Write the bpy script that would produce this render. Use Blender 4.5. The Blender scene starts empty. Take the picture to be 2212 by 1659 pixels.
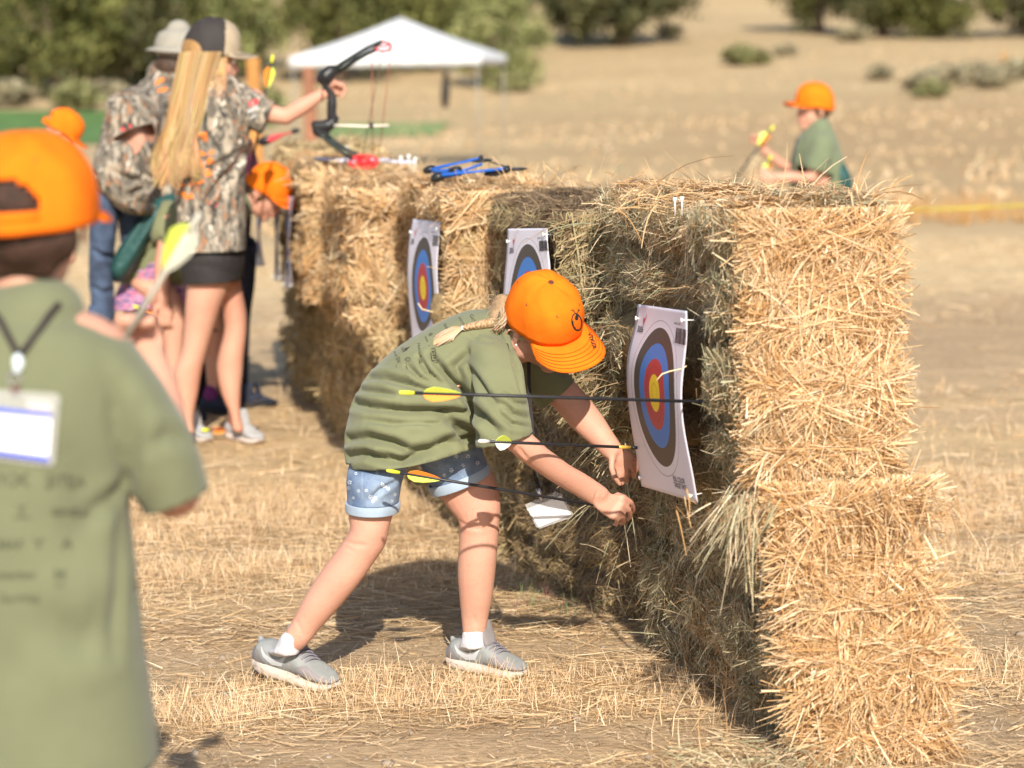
import bpy, bmesh, math, random
import numpy as np
from mathutils import Vector, Matrix, noise
from mathutils.bvhtree import BVHTree

sc = bpy.context.scene
COL = sc.collection
R = math.radians
random.seed(7)
rng = np.random.default_rng(7)

# ---------------------------------------------------------------- camera, world, sun, exposure
CAM_H = 1.45
PITCH = R(7.41)
ROLL = R(0.9)
F = 5222.0                                     # focal length in photo pixels (2212 px wide), an 85 mm lens
cam_d = bpy.data.cameras.new('camera'); cam = bpy.data.objects.new('camera', cam_d); COL.objects.link(cam)
cam_d.lens = 85; cam_d.sensor_width = 36; cam_d.clip_end = 2000; cam_d.clip_start = .1
CAMP = Vector((0, 0, CAM_H))
FWD = Vector((0, math.cos(PITCH), -math.sin(PITCH)))
UP0 = Vector((0, math.sin(PITCH), math.cos(PITCH)))
RT0 = Vector((1, 0, 0))
RT = RT0*math.cos(ROLL) - UP0*math.sin(ROLL)
UP = RT0*math.sin(ROLL) + UP0*math.cos(ROLL)
cm = Matrix((RT, UP, -FWD)).transposed().to_4x4(); cm.translation = CAMP
cam.matrix_world = cm
sc.camera = cam
cam_d.dof.use_dof = True
cam_d.dof.focus_distance = 5.68
cam_d.dof.aperture_fstop = 3.15

w = bpy.data.worlds.new('World'); sc.world = w; w.use_nodes = True
nt = w.node_tree
sky = nt.nodes.new('ShaderNodeTexSky'); sky.sky_type = 'NISHITA'; sky.sun_disc = False
SUN_EL = R(33); SUN_DIR = Vector((-.12, 1.0, 0)).normalized()          # direction the light travels over the ground
sky.sun_elevation = SUN_EL
sky.sun_rotation = math.atan2(-SUN_DIR.x, -SUN_DIR.y)
bg = nt.nodes['Background']; bg.inputs[1].default_value = .115
nt.links.new(sky.outputs[0], bg.inputs[0])
sd = bpy.data.lights.new('sun', 'SUN'); so = bpy.data.objects.new('sun', sd); COL.objects.link(so)
sd.energy = 4.7; sd.angle = R(.53); sd.color = (1, .925, .81)
tr = Vector((SUN_DIR.x*math.cos(SUN_EL), SUN_DIR.y*math.cos(SUN_EL), -math.sin(SUN_EL)))
so.rotation_euler = tr.to_track_quat('-Z', 'Y').to_euler()
so.location = (-2, -8, 8)
sc.view_settings.view_transform = 'Standard'; sc.view_settings.look = 'None'
sc.view_settings.exposure = .58; sc.view_settings.gamma = 1
sc.view_settings.use_curve_mapping = False

# ---------------------------------------------------------------- where photo points lie in the world
def ray(px, py): return FWD + RT*((px-1106)/F) + UP*((829.5-py)/F)
def PY(px, py, Y):
    r = ray(px, py); return CAMP + r*(Y/r.y)
def G(px, py, z=0.0):
    r = ray(px, py); return CAMP + r*((z-CAM_H)/r.z)
def pxs(V):                                     # world points -> photo pixels
    V = np.asarray(V, float) - np.array(CAMP)
    d = V@np.array(FWD); return np.stack([1106+F*(V@np.array(RT))/d, 829.5-F*(V@np.array(UP))/d], -1)

# ---------------------------------------------------------------- objects
WM = {}
def tag(o, label=None, cat=None, group=None, kind=None):
    if label: o['label'] = label
    if cat: o['category'] = cat
    if group: o['group'] = group
    if kind: o['kind'] = kind
    return o
def thing(name, label, cat, loc=(0, 0, 0), rz=0, group=None):
    o = bpy.data.objects.new(name, None); COL.objects.link(o)
    o.location = loc; o.rotation_euler = (0, 0, rz); o.empty_display_size = .1
    WM[o] = Matrix.Translation(Vector(loc)) @ Matrix.Rotation(rz, 4, 'Z')
    return tag(o, label, cat, group)
def link(name, me, mat=None, parent=None, smooth=True, local=False):
    """me in world coordinates unless local; ends up under parent"""
    o = bpy.data.objects.new(name, me); COL.objects.link(o)
    if mat is not None:
        me.materials.clear(); me.materials.append(mat)
    if smooth: me.polygons.foreach_set('use_smooth', [True]*len(me.polygons))
    if parent is not None:
        WM[o] = WM[parent]; o.parent = parent
        if not local: me.transform(WM[parent].inverted())
    else: WM[o] = Matrix.Identity(4)
    return o
def np_mesh(name, V, Fc, cols=None, uv=None):
    V = np.asarray(V, np.float32); Fc = np.asarray(Fc, np.int32)
    me = bpy.data.meshes.new(name); n = Fc.shape[1]
    me.vertices.add(len(V)); me.vertices.foreach_set('co', V.ravel())
    me.loops.add(Fc.size); me.loops.foreach_set('vertex_index', Fc.ravel())
    me.polygons.add(len(Fc)); me.polygons.foreach_set('loop_start', np.arange(0, Fc.size, n, dtype=np.int32))
    if cols is not None:
        a = me.color_attributes.new('Col', 'FLOAT_COLOR', 'POINT')
        c = np.ones((len(V), 4), np.float32); c[:, :3] = cols; a.data.foreach_set('color', c.ravel())
    if uv is not None:
        l = me.uv_layers.new(name='UVMap'); l.data.foreach_set('uv', np.asarray(uv, np.float32)[Fc.ravel()].ravel())
    me.update(calc_edges=True); return me
def py_mesh(name, V, Fc):
    me = bpy.data.meshes.new(name); me.from_pydata([tuple(v) for v in V], [], Fc); me.update(); return me
def coords(me):
    a = np.empty(len(me.vertices)*3, np.float32); me.vertices.foreach_get('co', a); return a.reshape(-1, 3)

# ---------------------------------------------------------------- materials
def newmat(name):
    m = bpy.data.materials.new(name); m.use_nodes = True
    return m, m.node_tree, m.node_tree.nodes['Principled BSDF']
def N(nt, t, **k):
    n = nt.nodes.new(t)
    for a, b in k.items():
        if a.startswith('i_'): n.inputs[a[2:].replace('_', ' ')].default_value = b
        else: setattr(n, a, b)
    return n
def mat(name, col, rough=.8, var=.12, scale=30, bump=0, bscale=200, spec=.3, sss=0, metal=0, trans=0, sheen=0):
    m, t, p = newmat(name); L = t.links
    co = N(t, 'ShaderNodeTexCoord')
    n = N(t, 'ShaderNodeTexNoise'); n.inputs['Scale'].default_value = scale; n.inputs['Detail'].default_value = 4
    L.new(co.outputs['Object'], n.inputs['Vector'])
    mr = N(t, 'ShaderNodeMapRange'); mr.inputs[1].default_value = .3; mr.inputs[2].default_value = .7
    mr.inputs[3].default_value = 1-var; mr.inputs[4].default_value = 1+var
    L.new(n.outputs[0], mr.inputs[0])
    vm = N(t, 'ShaderNodeVectorMath', operation='SCALE'); vm.inputs[0].default_value = col
    L.new(mr.outputs[0], vm.inputs['Scale']); L.new(vm.outputs[0], p.inputs['Base Color'])
    p.inputs['Roughness'].default_value = rough; p.inputs['Specular IOR Level'].default_value = spec
    p.inputs['Metallic'].default_value = metal
    if sss:
        p.inputs['Subsurface Weight'].default_value = sss; p.inputs['Subsurface Scale'].default_value = .01
        p.inputs['Subsurface Radius'].default_value = (1, .35, .2)
    if trans: p.inputs['Transmission Weight'].default_value = trans
    if sheen: p.inputs['Sheen Weight'].default_value = sheen; p.inputs['Sheen Roughness'].default_value = .5
    if bump:
        b = N(t, 'ShaderNodeBump'); b.inputs['Strength'].default_value = 1; b.inputs['Distance'].default_value = bump
        n2 = N(t, 'ShaderNodeTexNoise'); n2.inputs['Scale'].default_value = bscale; n2.inputs['Detail'].default_value = 3
        L.new(co.outputs['Object'], n2.inputs['Vector']); L.new(n2.outputs[0], b.inputs['Height'])
        L.new(b.outputs[0], p.inputs['Normal'])
    return m
def attr_mat(name, rough=.6, spec=.25, transl=0):
    m, t, p = newmat(name); a = N(t, 'ShaderNodeAttribute', attribute_name='Col')
    t.links.new(a.outputs[0], p.inputs['Base Color'])
    p.inputs['Roughness'].default_value = rough; p.inputs['Specular IOR Level'].default_value = spec
    if transl:
        tl = N(t, 'ShaderNodeBsdfTranslucent'); t.links.new(a.outputs[0], tl.inputs[0])
        mx = N(t, 'ShaderNodeMixShader'); mx.inputs[0].default_value = transl
        t.links.new(p.outputs[0], mx.inputs[1]); t.links.new(tl.outputs[0], mx.inputs[2])
        t.links.new(mx.outputs[0], t.nodes['Material Output'].inputs[0])
    return m
M_straw = attr_mat('straw', .5, .35, .18)
M_leaf = attr_mat('foliage', .6, .2, .15)

# ---------------------------------------------------------------- lumps (the same field for the bodies and for what lies on them)
_k = rng.normal(size=(14, 3)); _ph = rng.uniform(0, 6.28, 14)
def lump(p, f, seed=0):
    p = np.asarray(p, float); s = 0
    for i in range(7):
        q = _k[(i+seed) % 14]; s = s + np.sin(p@q*f*(1+.35*i) + _ph[(i*3+seed) % 14]*(1+seed))/(1+.3*i)
    return s/3.2

def strands(name, P, D, S, L, W, B, C, mat, parent=None, seg=2, local=False, taper=.35):
    """thin bent stalks: P root or middle, D direction, S side vector, L length, W width, B bend vector"""
    n = len(P); k = seg+1
    t = np.linspace(0, 1, k)[None, :, None]
    c = P[:, None, :] + D[:, None, :]*L[:, None, None]*t + B[:, None, :]*L[:, None, None]*(t**2)
    wd = W[:, None, None]*.5*(1-(1-taper)*t)
    V = np.empty((n, k, 2, 3), np.float32); V[:, :, 0] = c - S[:, None, :]*wd; V[:, :, 1] = c + S[:, None, :]*wd
    base = (np.arange(n)*k*2)[:, None]
    q = np.concatenate([base + np.array([[j*2, j*2+1, j*2+3, j*2+2]]) for j in range(seg)], 0)
    cc = np.repeat(C, k*2, 0)
    me = np_mesh(name, V.reshape(-1, 3), q, cc)
    o = link(name, me, mat, parent, smooth=False, local=local)
    o['kind'] = 'stuff'; return o
def unit(a): return a/(np.linalg.norm(a, axis=-1, keepdims=True)+1e-9)
GOLD = np.array([[.64, .425, .22], [.73, .52, .30], [.54, .325, .145], [.80, .63, .42], [.46, .255, .10], [.68, .45, .235]])
GREEN = np.array([[.36, .34, .20], [.50, .43, .26], [.27, .26, .15], [.60, .48, .31], [.74, .61, .42], [.40, .27, .15], [.50, .44, .29], [.36, .24, .13], [.44, .31, .17], [.42, .41, .26]])
BROWN = np.array([[.30, .20, .11], [.24, .16, .09], [.36, .26, .15], [.44, .32, .18], [.20, .14, .08]])
def pick(pal, n, jit=.12):
    c = pal[rng.integers(0, len(pal), n)]; return np.clip(c*(1+rng.normal(0, jit, (n, 1))), .02, .9)

# ---------------------------------------------------------------- terrain
HY = np.array([-30, 0, 12, 22, 40, 60, 88, 112, 150, 185, 260, 420.]); HZ = np.array([0, 0, 0, -.12, -.35, -.42, -.35, .75, 3.3, 6.5, 18, 36.])
def ground_z(x, y):
    x = np.asarray(x, float); y = np.asarray(y, float)
    z = np.interp(y, HY, HZ)
    far = np.clip((y-30)/60, 0, 1)
    z = z + far*np.clip(x/30, 0, 1.5)*.55 + far*.35*np.sin(x*.11+y*.05)*np.clip((y-80)/60, 0, 1)
    near = np.clip(1-y/30, 0, 1)
    z = z + near*(.011*lump(np.stack([x, y*1.4, x*0], -1), 3.2, 3) + .005*lump(np.stack([x, y, x*0+2], -1), 11, 5))
    return z
# stubble rows across the field: centre (photo pixel row at mid frame) -> Y, half width
def rowY(py): return G(1106, py).y
ROWS = [(rowY(1520), .20, 1.0), (rowY(1250), .28, .75), (rowY(1120), .42, .85), (rowY(985), .75, 1.0), (rowY(880), .5, .6), (rowY(700), .5, .35), (rowY(540), 1.6, .7), (4.15, .10, .5)]
def stubble_mask(x, y):
    yy = y - .03*x + .10*np.sin(x*1.3+y*.7) + .06*np.sin(x*3.7)
    m = np.zeros_like(yy)
    for c, h, a in ROWS: m = np.maximum(m, a*np.exp(-((yy-c)/h)**4))
    return m*(.72+.45*lump(np.stack([x, y, x*0], -1), 3.0, 1))
def build_ground():
    gx = [-2.6]; gy = []
    xs = list(np.arange(-2.4, 3.2, .05)); st = .06
    while xs[-1] < 260: xs.append(xs[-1]+st); st *= 1.16
    st = .06
    while xs[0] > -260: xs.insert(0, xs[0]-st); st *= 1.16
    ys = list(np.arange(3.6, 14, .045)); st = .05
    while ys[-1] < 420: ys.append(ys[-1]+st); st = min(st*1.05, 9)
    st = .1
    while ys[0] > -30: ys.insert(0, ys[0]-st); st *= 1.25
    xs = np.array(xs); ys = np.array(ys)
    X, Y = np.meshgrid(xs, ys); Z = ground_z(X, Y)
    V = np.stack([X, Y, Z], -1).reshape(-1, 3); a, b = X.shape
    i = np.arange(a-1)[:, None]*b + np.arange(b-1)[None, :]
    Fc = np.stack([i, i+1, i+b+1, i+b], -1).reshape(-1, 4)
    m = stubble_mask(V[:, 0], V[:, 1]); m = np.where(V[:, 1] < 22, m, 0)
    y = V[:, 1]; x = V[:, 0]
    yy = y - .03*x + .12*np.sin(x*1.3+y*.7)
    fine = .5+.5*lump(V*np.array([1, 2.2, 1]), 6, 2)
    mid = .5+.5*lump(V*np.array([.35, 1.6, 1]), 1.6, 4)
    dirt = np.array([.52, .37, .222]); chaff = np.array([.64, .46, .25]); pale = np.array([.69, .515, .29]); brown = np.array([.46, .322, .19]); tan = np.array([.57, .41, .225])
    near_mix = np.clip(.15 + m*.9 + .5*(fine-.5) + .5*(mid-.5), 0, 1)[:, None]
    c = dirt*(1-near_mix) + chaff*near_mix
    def band(lo, hi, s): return (1/(1+np.exp(-(yy-lo)/s))*1/(1+np.exp((yy-hi)/s)))[:, None]
    b1 = band(11.6, 15.8, .25)*np.clip(.35+x/2.5, 0, 1)[:, None]*.75; c = c*(1-b1)+brown*b1
    b2 = band(15.8, 23, .6); c = c*(1-b2)+pale*b2
    b3 = band(23, 34, 1.5); c = c*(1-b3)+tan*.88*b3
    farn = np.clip(.5+.9*lump(V*np.array([.25, .6, .5]), .5, 6), 0, 1)[:, None]
    b4 = band(34, 2000, 3); farn2 = np.clip(.5+1.1*lump(V*np.array([.10, .22, .3]), .6, 9), 0, 1)[:, None]; fc = (tan*.76)*(1-farn)+pale*.78*farn; fc = fc*(1-.45*farn2)+np.array([.43, .315, .17])*.45*farn2; c = c*(1-b4)+fc*b4
    b5 = band(34, 88, 3)*np.clip(.35+x/10, 0, 1)[:, None]*.85; c = c*(1-b5)+np.array([.42, .29, .155])*b5
    cc = np.clip(c, 0, 1)
    me = np_mesh('ground', V, Fc, cc)
    mt, t, p = newmat('field'); L = t.links
    at = N(t, 'ShaderNodeAttribute', attribute_name='Col'); co = N(t, 'ShaderNodeTexCoord')
    mp = N(t, 'ShaderNodeMapping'); mp.inputs['Scale'].default_value = (1, 2.4, 1); L.new(co.outputs['Object'], mp.inputs[0])
    n1 = N(t, 'ShaderNodeTexNoise'); n1.inputs['Scale'].default_value = 22; n1.inputs['Detail'].default_value = 9; n1.inputs['Roughness'].default_value = .68
    L.new(mp.outputs[0], n1.inputs[0])
    n3 = N(t, 'ShaderNodeTexNoise'); n3.inputs['Scale'].default_value = 1.3; n3.inputs['Detail'].default_value = 6; L.new(mp.outputs[0], n3.inputs[0])
    mr = N(t, 'ShaderNodeMapRange'); mr.inputs[1].default_value = .3; mr.inputs[2].default_value = .7; mr.inputs[3].default_value = .74; mr.inputs[4].default_value = 1.24
    L.new(n1.outputs[0], mr.inputs[0])
    mr3 = N(t, 'ShaderNodeMapRange'); mr3.inputs[1].default_value = .3; mr3.inputs[2].default_value = .7; mr3.inputs[3].default_value = .86; mr3.inputs[4].default_value = 1.14
    L.new(n3.outputs[0], mr3.inputs[0])
    mu = N(t, 'ShaderNodeMath', operation='MULTIPLY'); L.new(mr.outputs[0], mu.inputs[0]); L.new(mr3.outputs[0], mu.inputs[1])
    vm = N(t, 'ShaderNodeVectorMath', operation='SCALE'); L.new(at.outputs[0], vm.inputs[0]); L.new(mu.outputs[0], vm.inputs['Scale'])
    L.new(vm.outputs[0], p.inputs['Base Color']); p.inputs['Roughness'].default_value = .95; p.inputs['Specular IOR Level'].default_value = .1
    bp = N(t, 'ShaderNodeBump'); bp.inputs['Distance'].default_value = .022; L.new(n1.outputs[0], bp.inputs['Height']); L.new(bp.outputs[0], p.inputs['Normal'])
    o = link('ground', me, mt); tag(o, kind='structure'); return o
build_ground()

# the irrigated green strip beyond the field
def strip(name, x0, x1, y0, y1, mt, dz=.03):
    xs = np.linspace(x0, x1, 60); ys = np.linspace(y0, y1, 24); X, Y = np.meshgrid(xs, ys)
    Y = Y + .9*np.sin(X*.5)*np.abs((Y-y0)/(y1-y0)-.5)
    Z = ground_z(X, Y)+dz
    V = np.stack([X, Y, Z], -1).reshape(-1, 3); i = np.arange(23)[:, None]*60+np.arange(59)[None, :]
    me = np_mesh(name, V, np.stack([i, i+1, i+61, i+60], -1).reshape(-1, 4))
    return tag(link(name, me, mt), kind='structure')
M_green = mat('green_crop', (.095, .18, .045), .9, .25, 1.2)
M_green2 = mat('patchy_green_grass', (.20, .27, .09), .9, .3, .8)
strip('green_field', -40, -8.2, 66, 97, M_green)
strip('grass_patch', -6.0, -2.0, 70, 86, M_green2)

# ---------------------------------------------------------------- stubble and loose straw on the ground
def in_bale(x, y): return x > np.interp(y, BLY, BLX)+.05
BLY = np.array([0, 4.84, 5.98, 6.9, 8.0, 9.1, 10.1, 11.2, 30]); BLX = np.array([9, .60, .34, -.03, -.29, -.55, -.82, -1.10, -1.1])
def ground_pts(n, y0, y1, xpad=.3):
    u = rng.uniform(0, 1, n); y = np.sqrt(y0**2+u*(y1**2-y0**2))
    half = 1106/F*y*1.12+xpad; x = rng.uniform(-1, 1, n)*half
    return x, y
def stubble(n, y0, y1, wscale, seg=2):
    x, y = ground_pts(n*3, y0, y1); m = stubble_mask(x, y)
    keep = (rng.uniform(0, 1, len(x)) < m)
    # stems stand in clumps
    keep &= lump(np.stack([x, y, x*0], -1), 26, 2) > -.25+.5*(rng.uniform(0, 1, len(x))-.5)
    x = x[keep][:n]; y = y[keep][:n]; k = len(x)
    P = np.stack([x, y, ground_z(x, y)-.004], -1)
    D = unit(np.stack([rng.normal(0, .42, k), rng.normal(0, .42, k), np.ones(k)], -1))
    a = rng.uniform(0, 6.28, k); S = np.stack([np.cos(a), .35*np.sin(a), a*0], -1)
    Lh = rng.gamma(5, .0078, k)*(.75+.6*stubble_mask(x, y)); W = rng.uniform(.0011, .0027, k)*wscale
    B = np.stack([rng.normal(0, .12, k), rng.normal(0, .12, k), -abs(rng.normal(0, .1, k))], -1)
    C = pick(np.array([[.76, .56, .34], [.82, .65, .44], [.65, .44, .24], [.54, .34, .17], [.72, .53, .32]]), k)
    return P, D, S, Lh, W, B, C
def litter(n, y0, y1, wscale):
    x, y = ground_pts(n*2, y0, y1)
    base = .42+.35*lump(np.stack([x*.6, y*1.6, x*0], -1), 2.4, 6)+.25*lump(np.stack([x, y*1.5, x*0], -1), 7, 1)+.35*stubble_mask(x, y)
    # swaths that are bare dirt
    yy = y-.03*x+.10*np.sin(x*1.3+y*.7)
    for c, h in ((rowY(1420), .13), (rowY(1625), .14), (rowY(760), 1.1)): base = base-.95*np.exp(-((yy-c)/h)**2)
    base = base + .5*np.exp(-((x-np.interp(y, BLY, BLX))/.25)**2)
    keep = rng.uniform(0, 1, len(x)) < np.clip(base, .05, 1)
    x = x[keep][:n]; y = y[keep][:n]; k = len(x)
    P = np.stack([x, y, ground_z(x, y)+rng.uniform(.0, .012, k)], -1)
    a = rng.normal(0, .75, k)+np.pi*(rng.uniform(0, 1, k) < .5)
    D = unit(np.stack([np.cos(a), np.sin(a), rng.normal(.02, .10, k)], -1))
    S = unit(np.stack([-D[:, 1], D[:, 0], rng.normal(0, .5, k)], -1))
    Lh = rng.gamma(3, .026, k); W = rng.uniform(.0015, .0036, k)*wscale
    B = np.stack([rng.normal(0, .12, k), rng.normal(0, .12, k), rng.normal(-.02, .05, k)], -1)
    C = pick(np.array([[.72, .53, .31], [.80, .63, .42], [.62, .43, .23], [.52, .34, .18], [.42, .32, .19], [.68, .49, .28]]), k)
    return P, D, S, Lh, W, B, C
tag(strands('stubble', *stubble(85000, 3.9, 8.5, 1.0), M_straw), 'short pale cut stubble standing in rows across the dirt')
tag(strands('distant_stubble', *stubble(22000, 8.5, 24, 1.7), M_straw, seg=1), 'soft golden stubble rows further out in the field')
tag(strands('loose_straw', *litter(80000, 3.9, 8.5, 1.0), M_straw), 'loose broken straw scattered flat over the dry dirt')
def chaff_bits(n):
    x, y = ground_pts(n, 3.9, 8.0); P = np.stack([x, y, ground_z(x, y)+rng.uniform(.0, .006, n)], -1); a = rng.uniform(0, 6.28, n)
    D = unit(np.stack([np.cos(a), np.sin(a), rng.normal(.05, .25, n)], -1)); S = unit(np.stack([-D[:, 1], D[:, 0], rng.normal(0, .6, n)], -1))
    return P, D, S, rng.gamma(3, .005, n), rng.uniform(.001, .003, n), np.zeros((n, 3)), pick(np.array([[.70, .51, .31], [.60, .42, .25], [.46, .31, .19], [.36, .24, .15], [.76, .60, .41]]), n)
tag(strands('chaff', *chaff_bits(70000), M_straw, seg=1), 'fine short chaff scattered over the bare dirt')
tag(strands('distant_loose_straw', *litter(22000, 8.5, 22, 2.2), M_straw, seg=1), 'loose straw lying on the dirt behind the bales')
# small stones in the dirt
def stones():
    n = 900; x, y = ground_pts(n, 3.9, 7.5); vs = []; fs = []
    ico = bmesh.new(); bmesh.ops.create_icosphere(ico, subdivisions=1, radius=1)
    bv = np.array([v.co[:] for v in ico.verts]); bf = np.array([[v.index for v in f.verts] for f in ico.faces]); ico.free()
    V = []; Fc = []
    for i in range(n):
        s = rng.gamma(2, .0022)+.0015
        q = bv*np.array([s, s*rng.uniform(.6, 1), s*rng.uniform(.4, .8)])*(1+rng.normal(0, .12, (len(bv), 1)))
        V.append(q+np.array([x[i], y[i], float(ground_z(x[i], y[i]))+s*.2])); Fc.append(bf+i*len(bv))
    o = link('pebbles', np_mesh('pebbles', np.concatenate(V), np.concatenate(Fc)), mat('pebble', (.30, .24, .18), .9), smooth=False)
    tag(o, 'tiny pebbles and clods lying in the bare dirt', kind='stuff')
stones()
# dry weeds: thin taller stalks in front
def weeds(name, label, px0, px1, py0, py1, n, h, pal, clump=14):
    P = []; D = []; S = []; Ls = []; W = []; B = []
    for i in range(n):
        g = G(random.uniform(px0, px1), random.uniform(py0, py1))
        for j in range(clump):
            P.append((g.x+random.gauss(0, .03), g.y+random.gauss(0, .03), float(ground_z(g.x, g.y))))
            D.append((random.gauss(0, .3), random.gauss(0, .3), 1)); a = random.uniform(0, 3.14); S.append((math.cos(a), .4*math.sin(a), 0))
            Ls.append(h*random.uniform(.4, 1.1)); W.append(.0022*max(1, g.y/7)); B.append((random.gauss(0, .3), random.gauss(0, .2), -.1))
    n = len(P)
    o = strands(name, np.array(P), unit(np.array(D, float)), np.array(S), np.array(Ls), np.array(W), np.array(B), pick(pal, n), M_straw, seg=3, taper=.2)
    return tag(o, label)
weeds('green_weeds', 'small reddish green weeds sprouting at the foot of the bales', 1120, 1300, 1290, 1330, 8, .07, np.array([[.12, .20, .07], [.18, .26, .09], [.30, .12, .10]]), 18)
weeds('tall_dry_stems', 'a few tall pale dry stems standing at the front edge', 1420, 1620, 1560, 1650, 7, .15, GOLD, 4)
weeds('rusty_weeds', 'rusty orange dry weeds beyond the bales on the right', 1880, 2260, 425, 455, 60, .35, np.array([[.46, .25, .09], [.52, .32, .12], [.40, .22, .09]]), 16)
weeds('rusty_weed_fringe', 'thin fringe of rusty weeds behind the walking boy', 1300, 1900, 430, 470, 30, .22, np.array([[.50, .32, .14], [.56, .40, .20]]), 14)
# ---------------------------------------------------------------- hay bales: two high along a line going away from the camera
BALES = {}
def rounded(p, L, Wd, H, r):
    lo = np.array([r, r, r]); hi = np.array([Wd-r, L-r, H-r])
    q = np.clip(p, lo, hi); return q + unit(p-q)*r, unit(p-q)
def bale_surface(p, L, Wd, H, seed, flare):
    """points on the box -> swollen, grooved bale surface and outward normals"""
    q, n = rounded(p, L, Wd, H, .055 if seed > 2 else .062)
    z = q[:, 2]/H
    d = (.030 if seed < 3 else .020)*lump(q+seed, 7, seed % 9) + .013*lump(q+seed, 19, (seed+3) % 9)
    side = (np.abs(n[:, 2]) < .6)
    g = np.zeros(len(q))
    for zs in (.2, .5, .8):
        zz = zs + .02*np.sin(q[:, 1]*5+seed) ; g -= .062*np.exp(-((z-zz)/.034)**2)
    g += .012*np.cos((z-.35)*6.28*1.6)
    g -= .045*np.exp(-(z/.045)**2)*(z > -.1) + .035*np.exp(-((1-z)/.04)**2)
    q = q + n*(d + g*side)[:, None]
    q[:, 0] += flare*(1-z)*(1-q[:, 1]/L)*(1.0-.5*q[:, 0]/Wd)
    q[:, 2] = np.maximum(q[:, 2], .0)
    return q, n
FACES = {'left': (0, -1), 'right': (0, 1), 'front': (1, -1), 'back': (1, 1), 'top': (2, 1)}
def sample(face, n, L, Wd, H):
    ax, s = FACES[face]; dims = (Wd, L, H); p = np.empty((n, 3))
    for k in range(3):
        p[:, k] = rng.uniform(0, dims[k], n)
    p[:, ax] = 0 if s < 0 else dims[ax]; return p
def make_bale(label, org, ang, L, Wd, H, seed, dens, pal, wscale=1.0, flare=0, seg=2, group=None):
    t = thing('hay_bale', label, 'hay bale', org, ang, group)
    # body
    bm = bmesh.new(); bmesh.ops.create_cube(bm, size=1)
    bmesh.ops.subdivide_edges(bm, edges=bm.edges[:], cuts=15, use_grid_fill=True)
    me = bpy.data.meshes.new('straw_body'); bm.to_mesh(me); bm.free()
    V = coords(me).astype(float)+.5; V = V*np.array([Wd, L, H])
    V, n = bale_surface(V, L, Wd, H, seed, flare)
    me.vertices.foreach_set('co', V.astype(np.float32).ravel())
    link('straw_body', me, M_core[pal['core']], t, local=True)
    Ps = []; Ds = []; Ss = []; Ls = []; Ws = []; Bs = []; Cs = []
    for f, (dn, kind) in dens.items():
        ax, s = FACES[f]; area = {0: L*H, 1: Wd*H, 2: L*Wd}[ax]
        n = int(dn*area)
        p = sample(f, n, L, Wd, H)
        # part of the straw lies in matted wisps: shared place, direction and tone
        nw = int(n*(.5 if kind == 'long' else .35)); per = 34; ncl = max(1, nw//per); cid = np.full(n, -1); cid[:nw] = rng.integers(0, ncl, nw)
        cc_ = sample(f, ncl, L, Wd, H); cdir = rng.normal(size=(ncl, 3)); cdir[:, ax] = 0; cdir = unit(cdir)
        if kind == 'long':
            cdir[:, 0] *= 1.2; cdir = unit(cdir); zc = cc_[:, 2]/H; nb_ = np.min(np.abs(zc[:, None]-np.array([.22, .52, .82])[None]), 1) < .055
            aa = rng.normal(.22, .16, ncl); cdir[nb_] = np.stack([np.cos(aa), 0*aa, np.sin(aa)], -1)[nb_]
        perp = np.cross(cdir, np.eye(3)[ax]); k_ = cid[:nw]
        p[:nw] = cc_[k_] + cdir[k_]*rng.normal(0, .022, (nw, 1)) + perp[k_]*rng.normal(0, .011, (nw, 1))
        p = np.clip(p, 0, (Wd, L, H))
        q, nr = bale_surface(p, L, Wd, H, seed, flare)
        # direction: along the surface, in drifts
        tn = unit(np.cross(nr, rng.normal(size=(n, 3))))
        drift = np.stack([np.sin(5*lump(q+seed, 3, 1)), np.cos(5*lump(q+seed, 3, 2)), np.sin(4*lump(q+seed, 4, 3))], -1)
        if kind == 'long':
            an = 2.6*lump(q+seed, 6, 1)+1.6*lump(q+seed, 15, 4)+.8; zf = q[:, 2]/H
            for zs in (.2, .5, .8):
                wz = np.exp(-((zf-zs-.02)/.055)**2); an = an*(1-wz)+(.25*lump(q+seed, 8, 5)+.15)*wz
            an = an+rng.normal(0, .50, n)+1.3*rng.normal(0, 1, n)*(rng.uniform(0, 1, n) < .5); D = np.stack([np.cos(an), np.zeros(n), np.sin(an)], -1)*np.where(rng.uniform(0, 1, (n, 1)) < .5, -1, 1)
            D = unit(D+nr*rng.normal(-.02, .15, (n, 1))+tn*.3); Lm = .060; out = .10
        elif kind == 'end': D = unit(tn*.9 + drift*.6 + nr*np.abs(rng.normal(.08, .26, (n, 1)))); Lm = .024; out = .3
        else: D = unit(tn*1.0 + nr*rng.normal(.06, .18, (n, 1))); Lm = .042; out = .12
        sg = np.where(rng.uniform(0, 1, (nw, 1)) < .5, -1, 1)
        D[:nw] = cdir[k_]*sg + rng.normal(0, .17, (nw, 3)) + nr[:nw]*rng.normal(.02, .10, (nw, 1))
        D[:, 2] -= .04; D = unit(D)
        ln = rng.gamma(3.2, Lm/2.2, n); ln[:nw] *= 1.35; ln = np.minimum(ln, .19)
        S = unit(np.cross(D, nr + rng.normal(0, .45, (n, 3))))
        B = nr*rng.normal(-.10, .12, (n, 1)) + rng.normal(0, .14, (n, 3)); B[:, 2] -= .1
        if f == 'top': ln = ln*.8; D[:, 2] *= .5; D = unit(D)
        fluff = rng.uniform(0, 1, n) < (.022 if f != 'top' else .017)
        D[fluff] = unit(D[fluff]+nr[fluff]*rng.uniform(.4, 1.4, (fluff.sum(), 1))); ln[fluff] *= .9
        P = q + nr*rng.uniform(-.006, .016, (n, 1)) - D*ln[:, None]*.5*(~fluff)[:, None]
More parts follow.
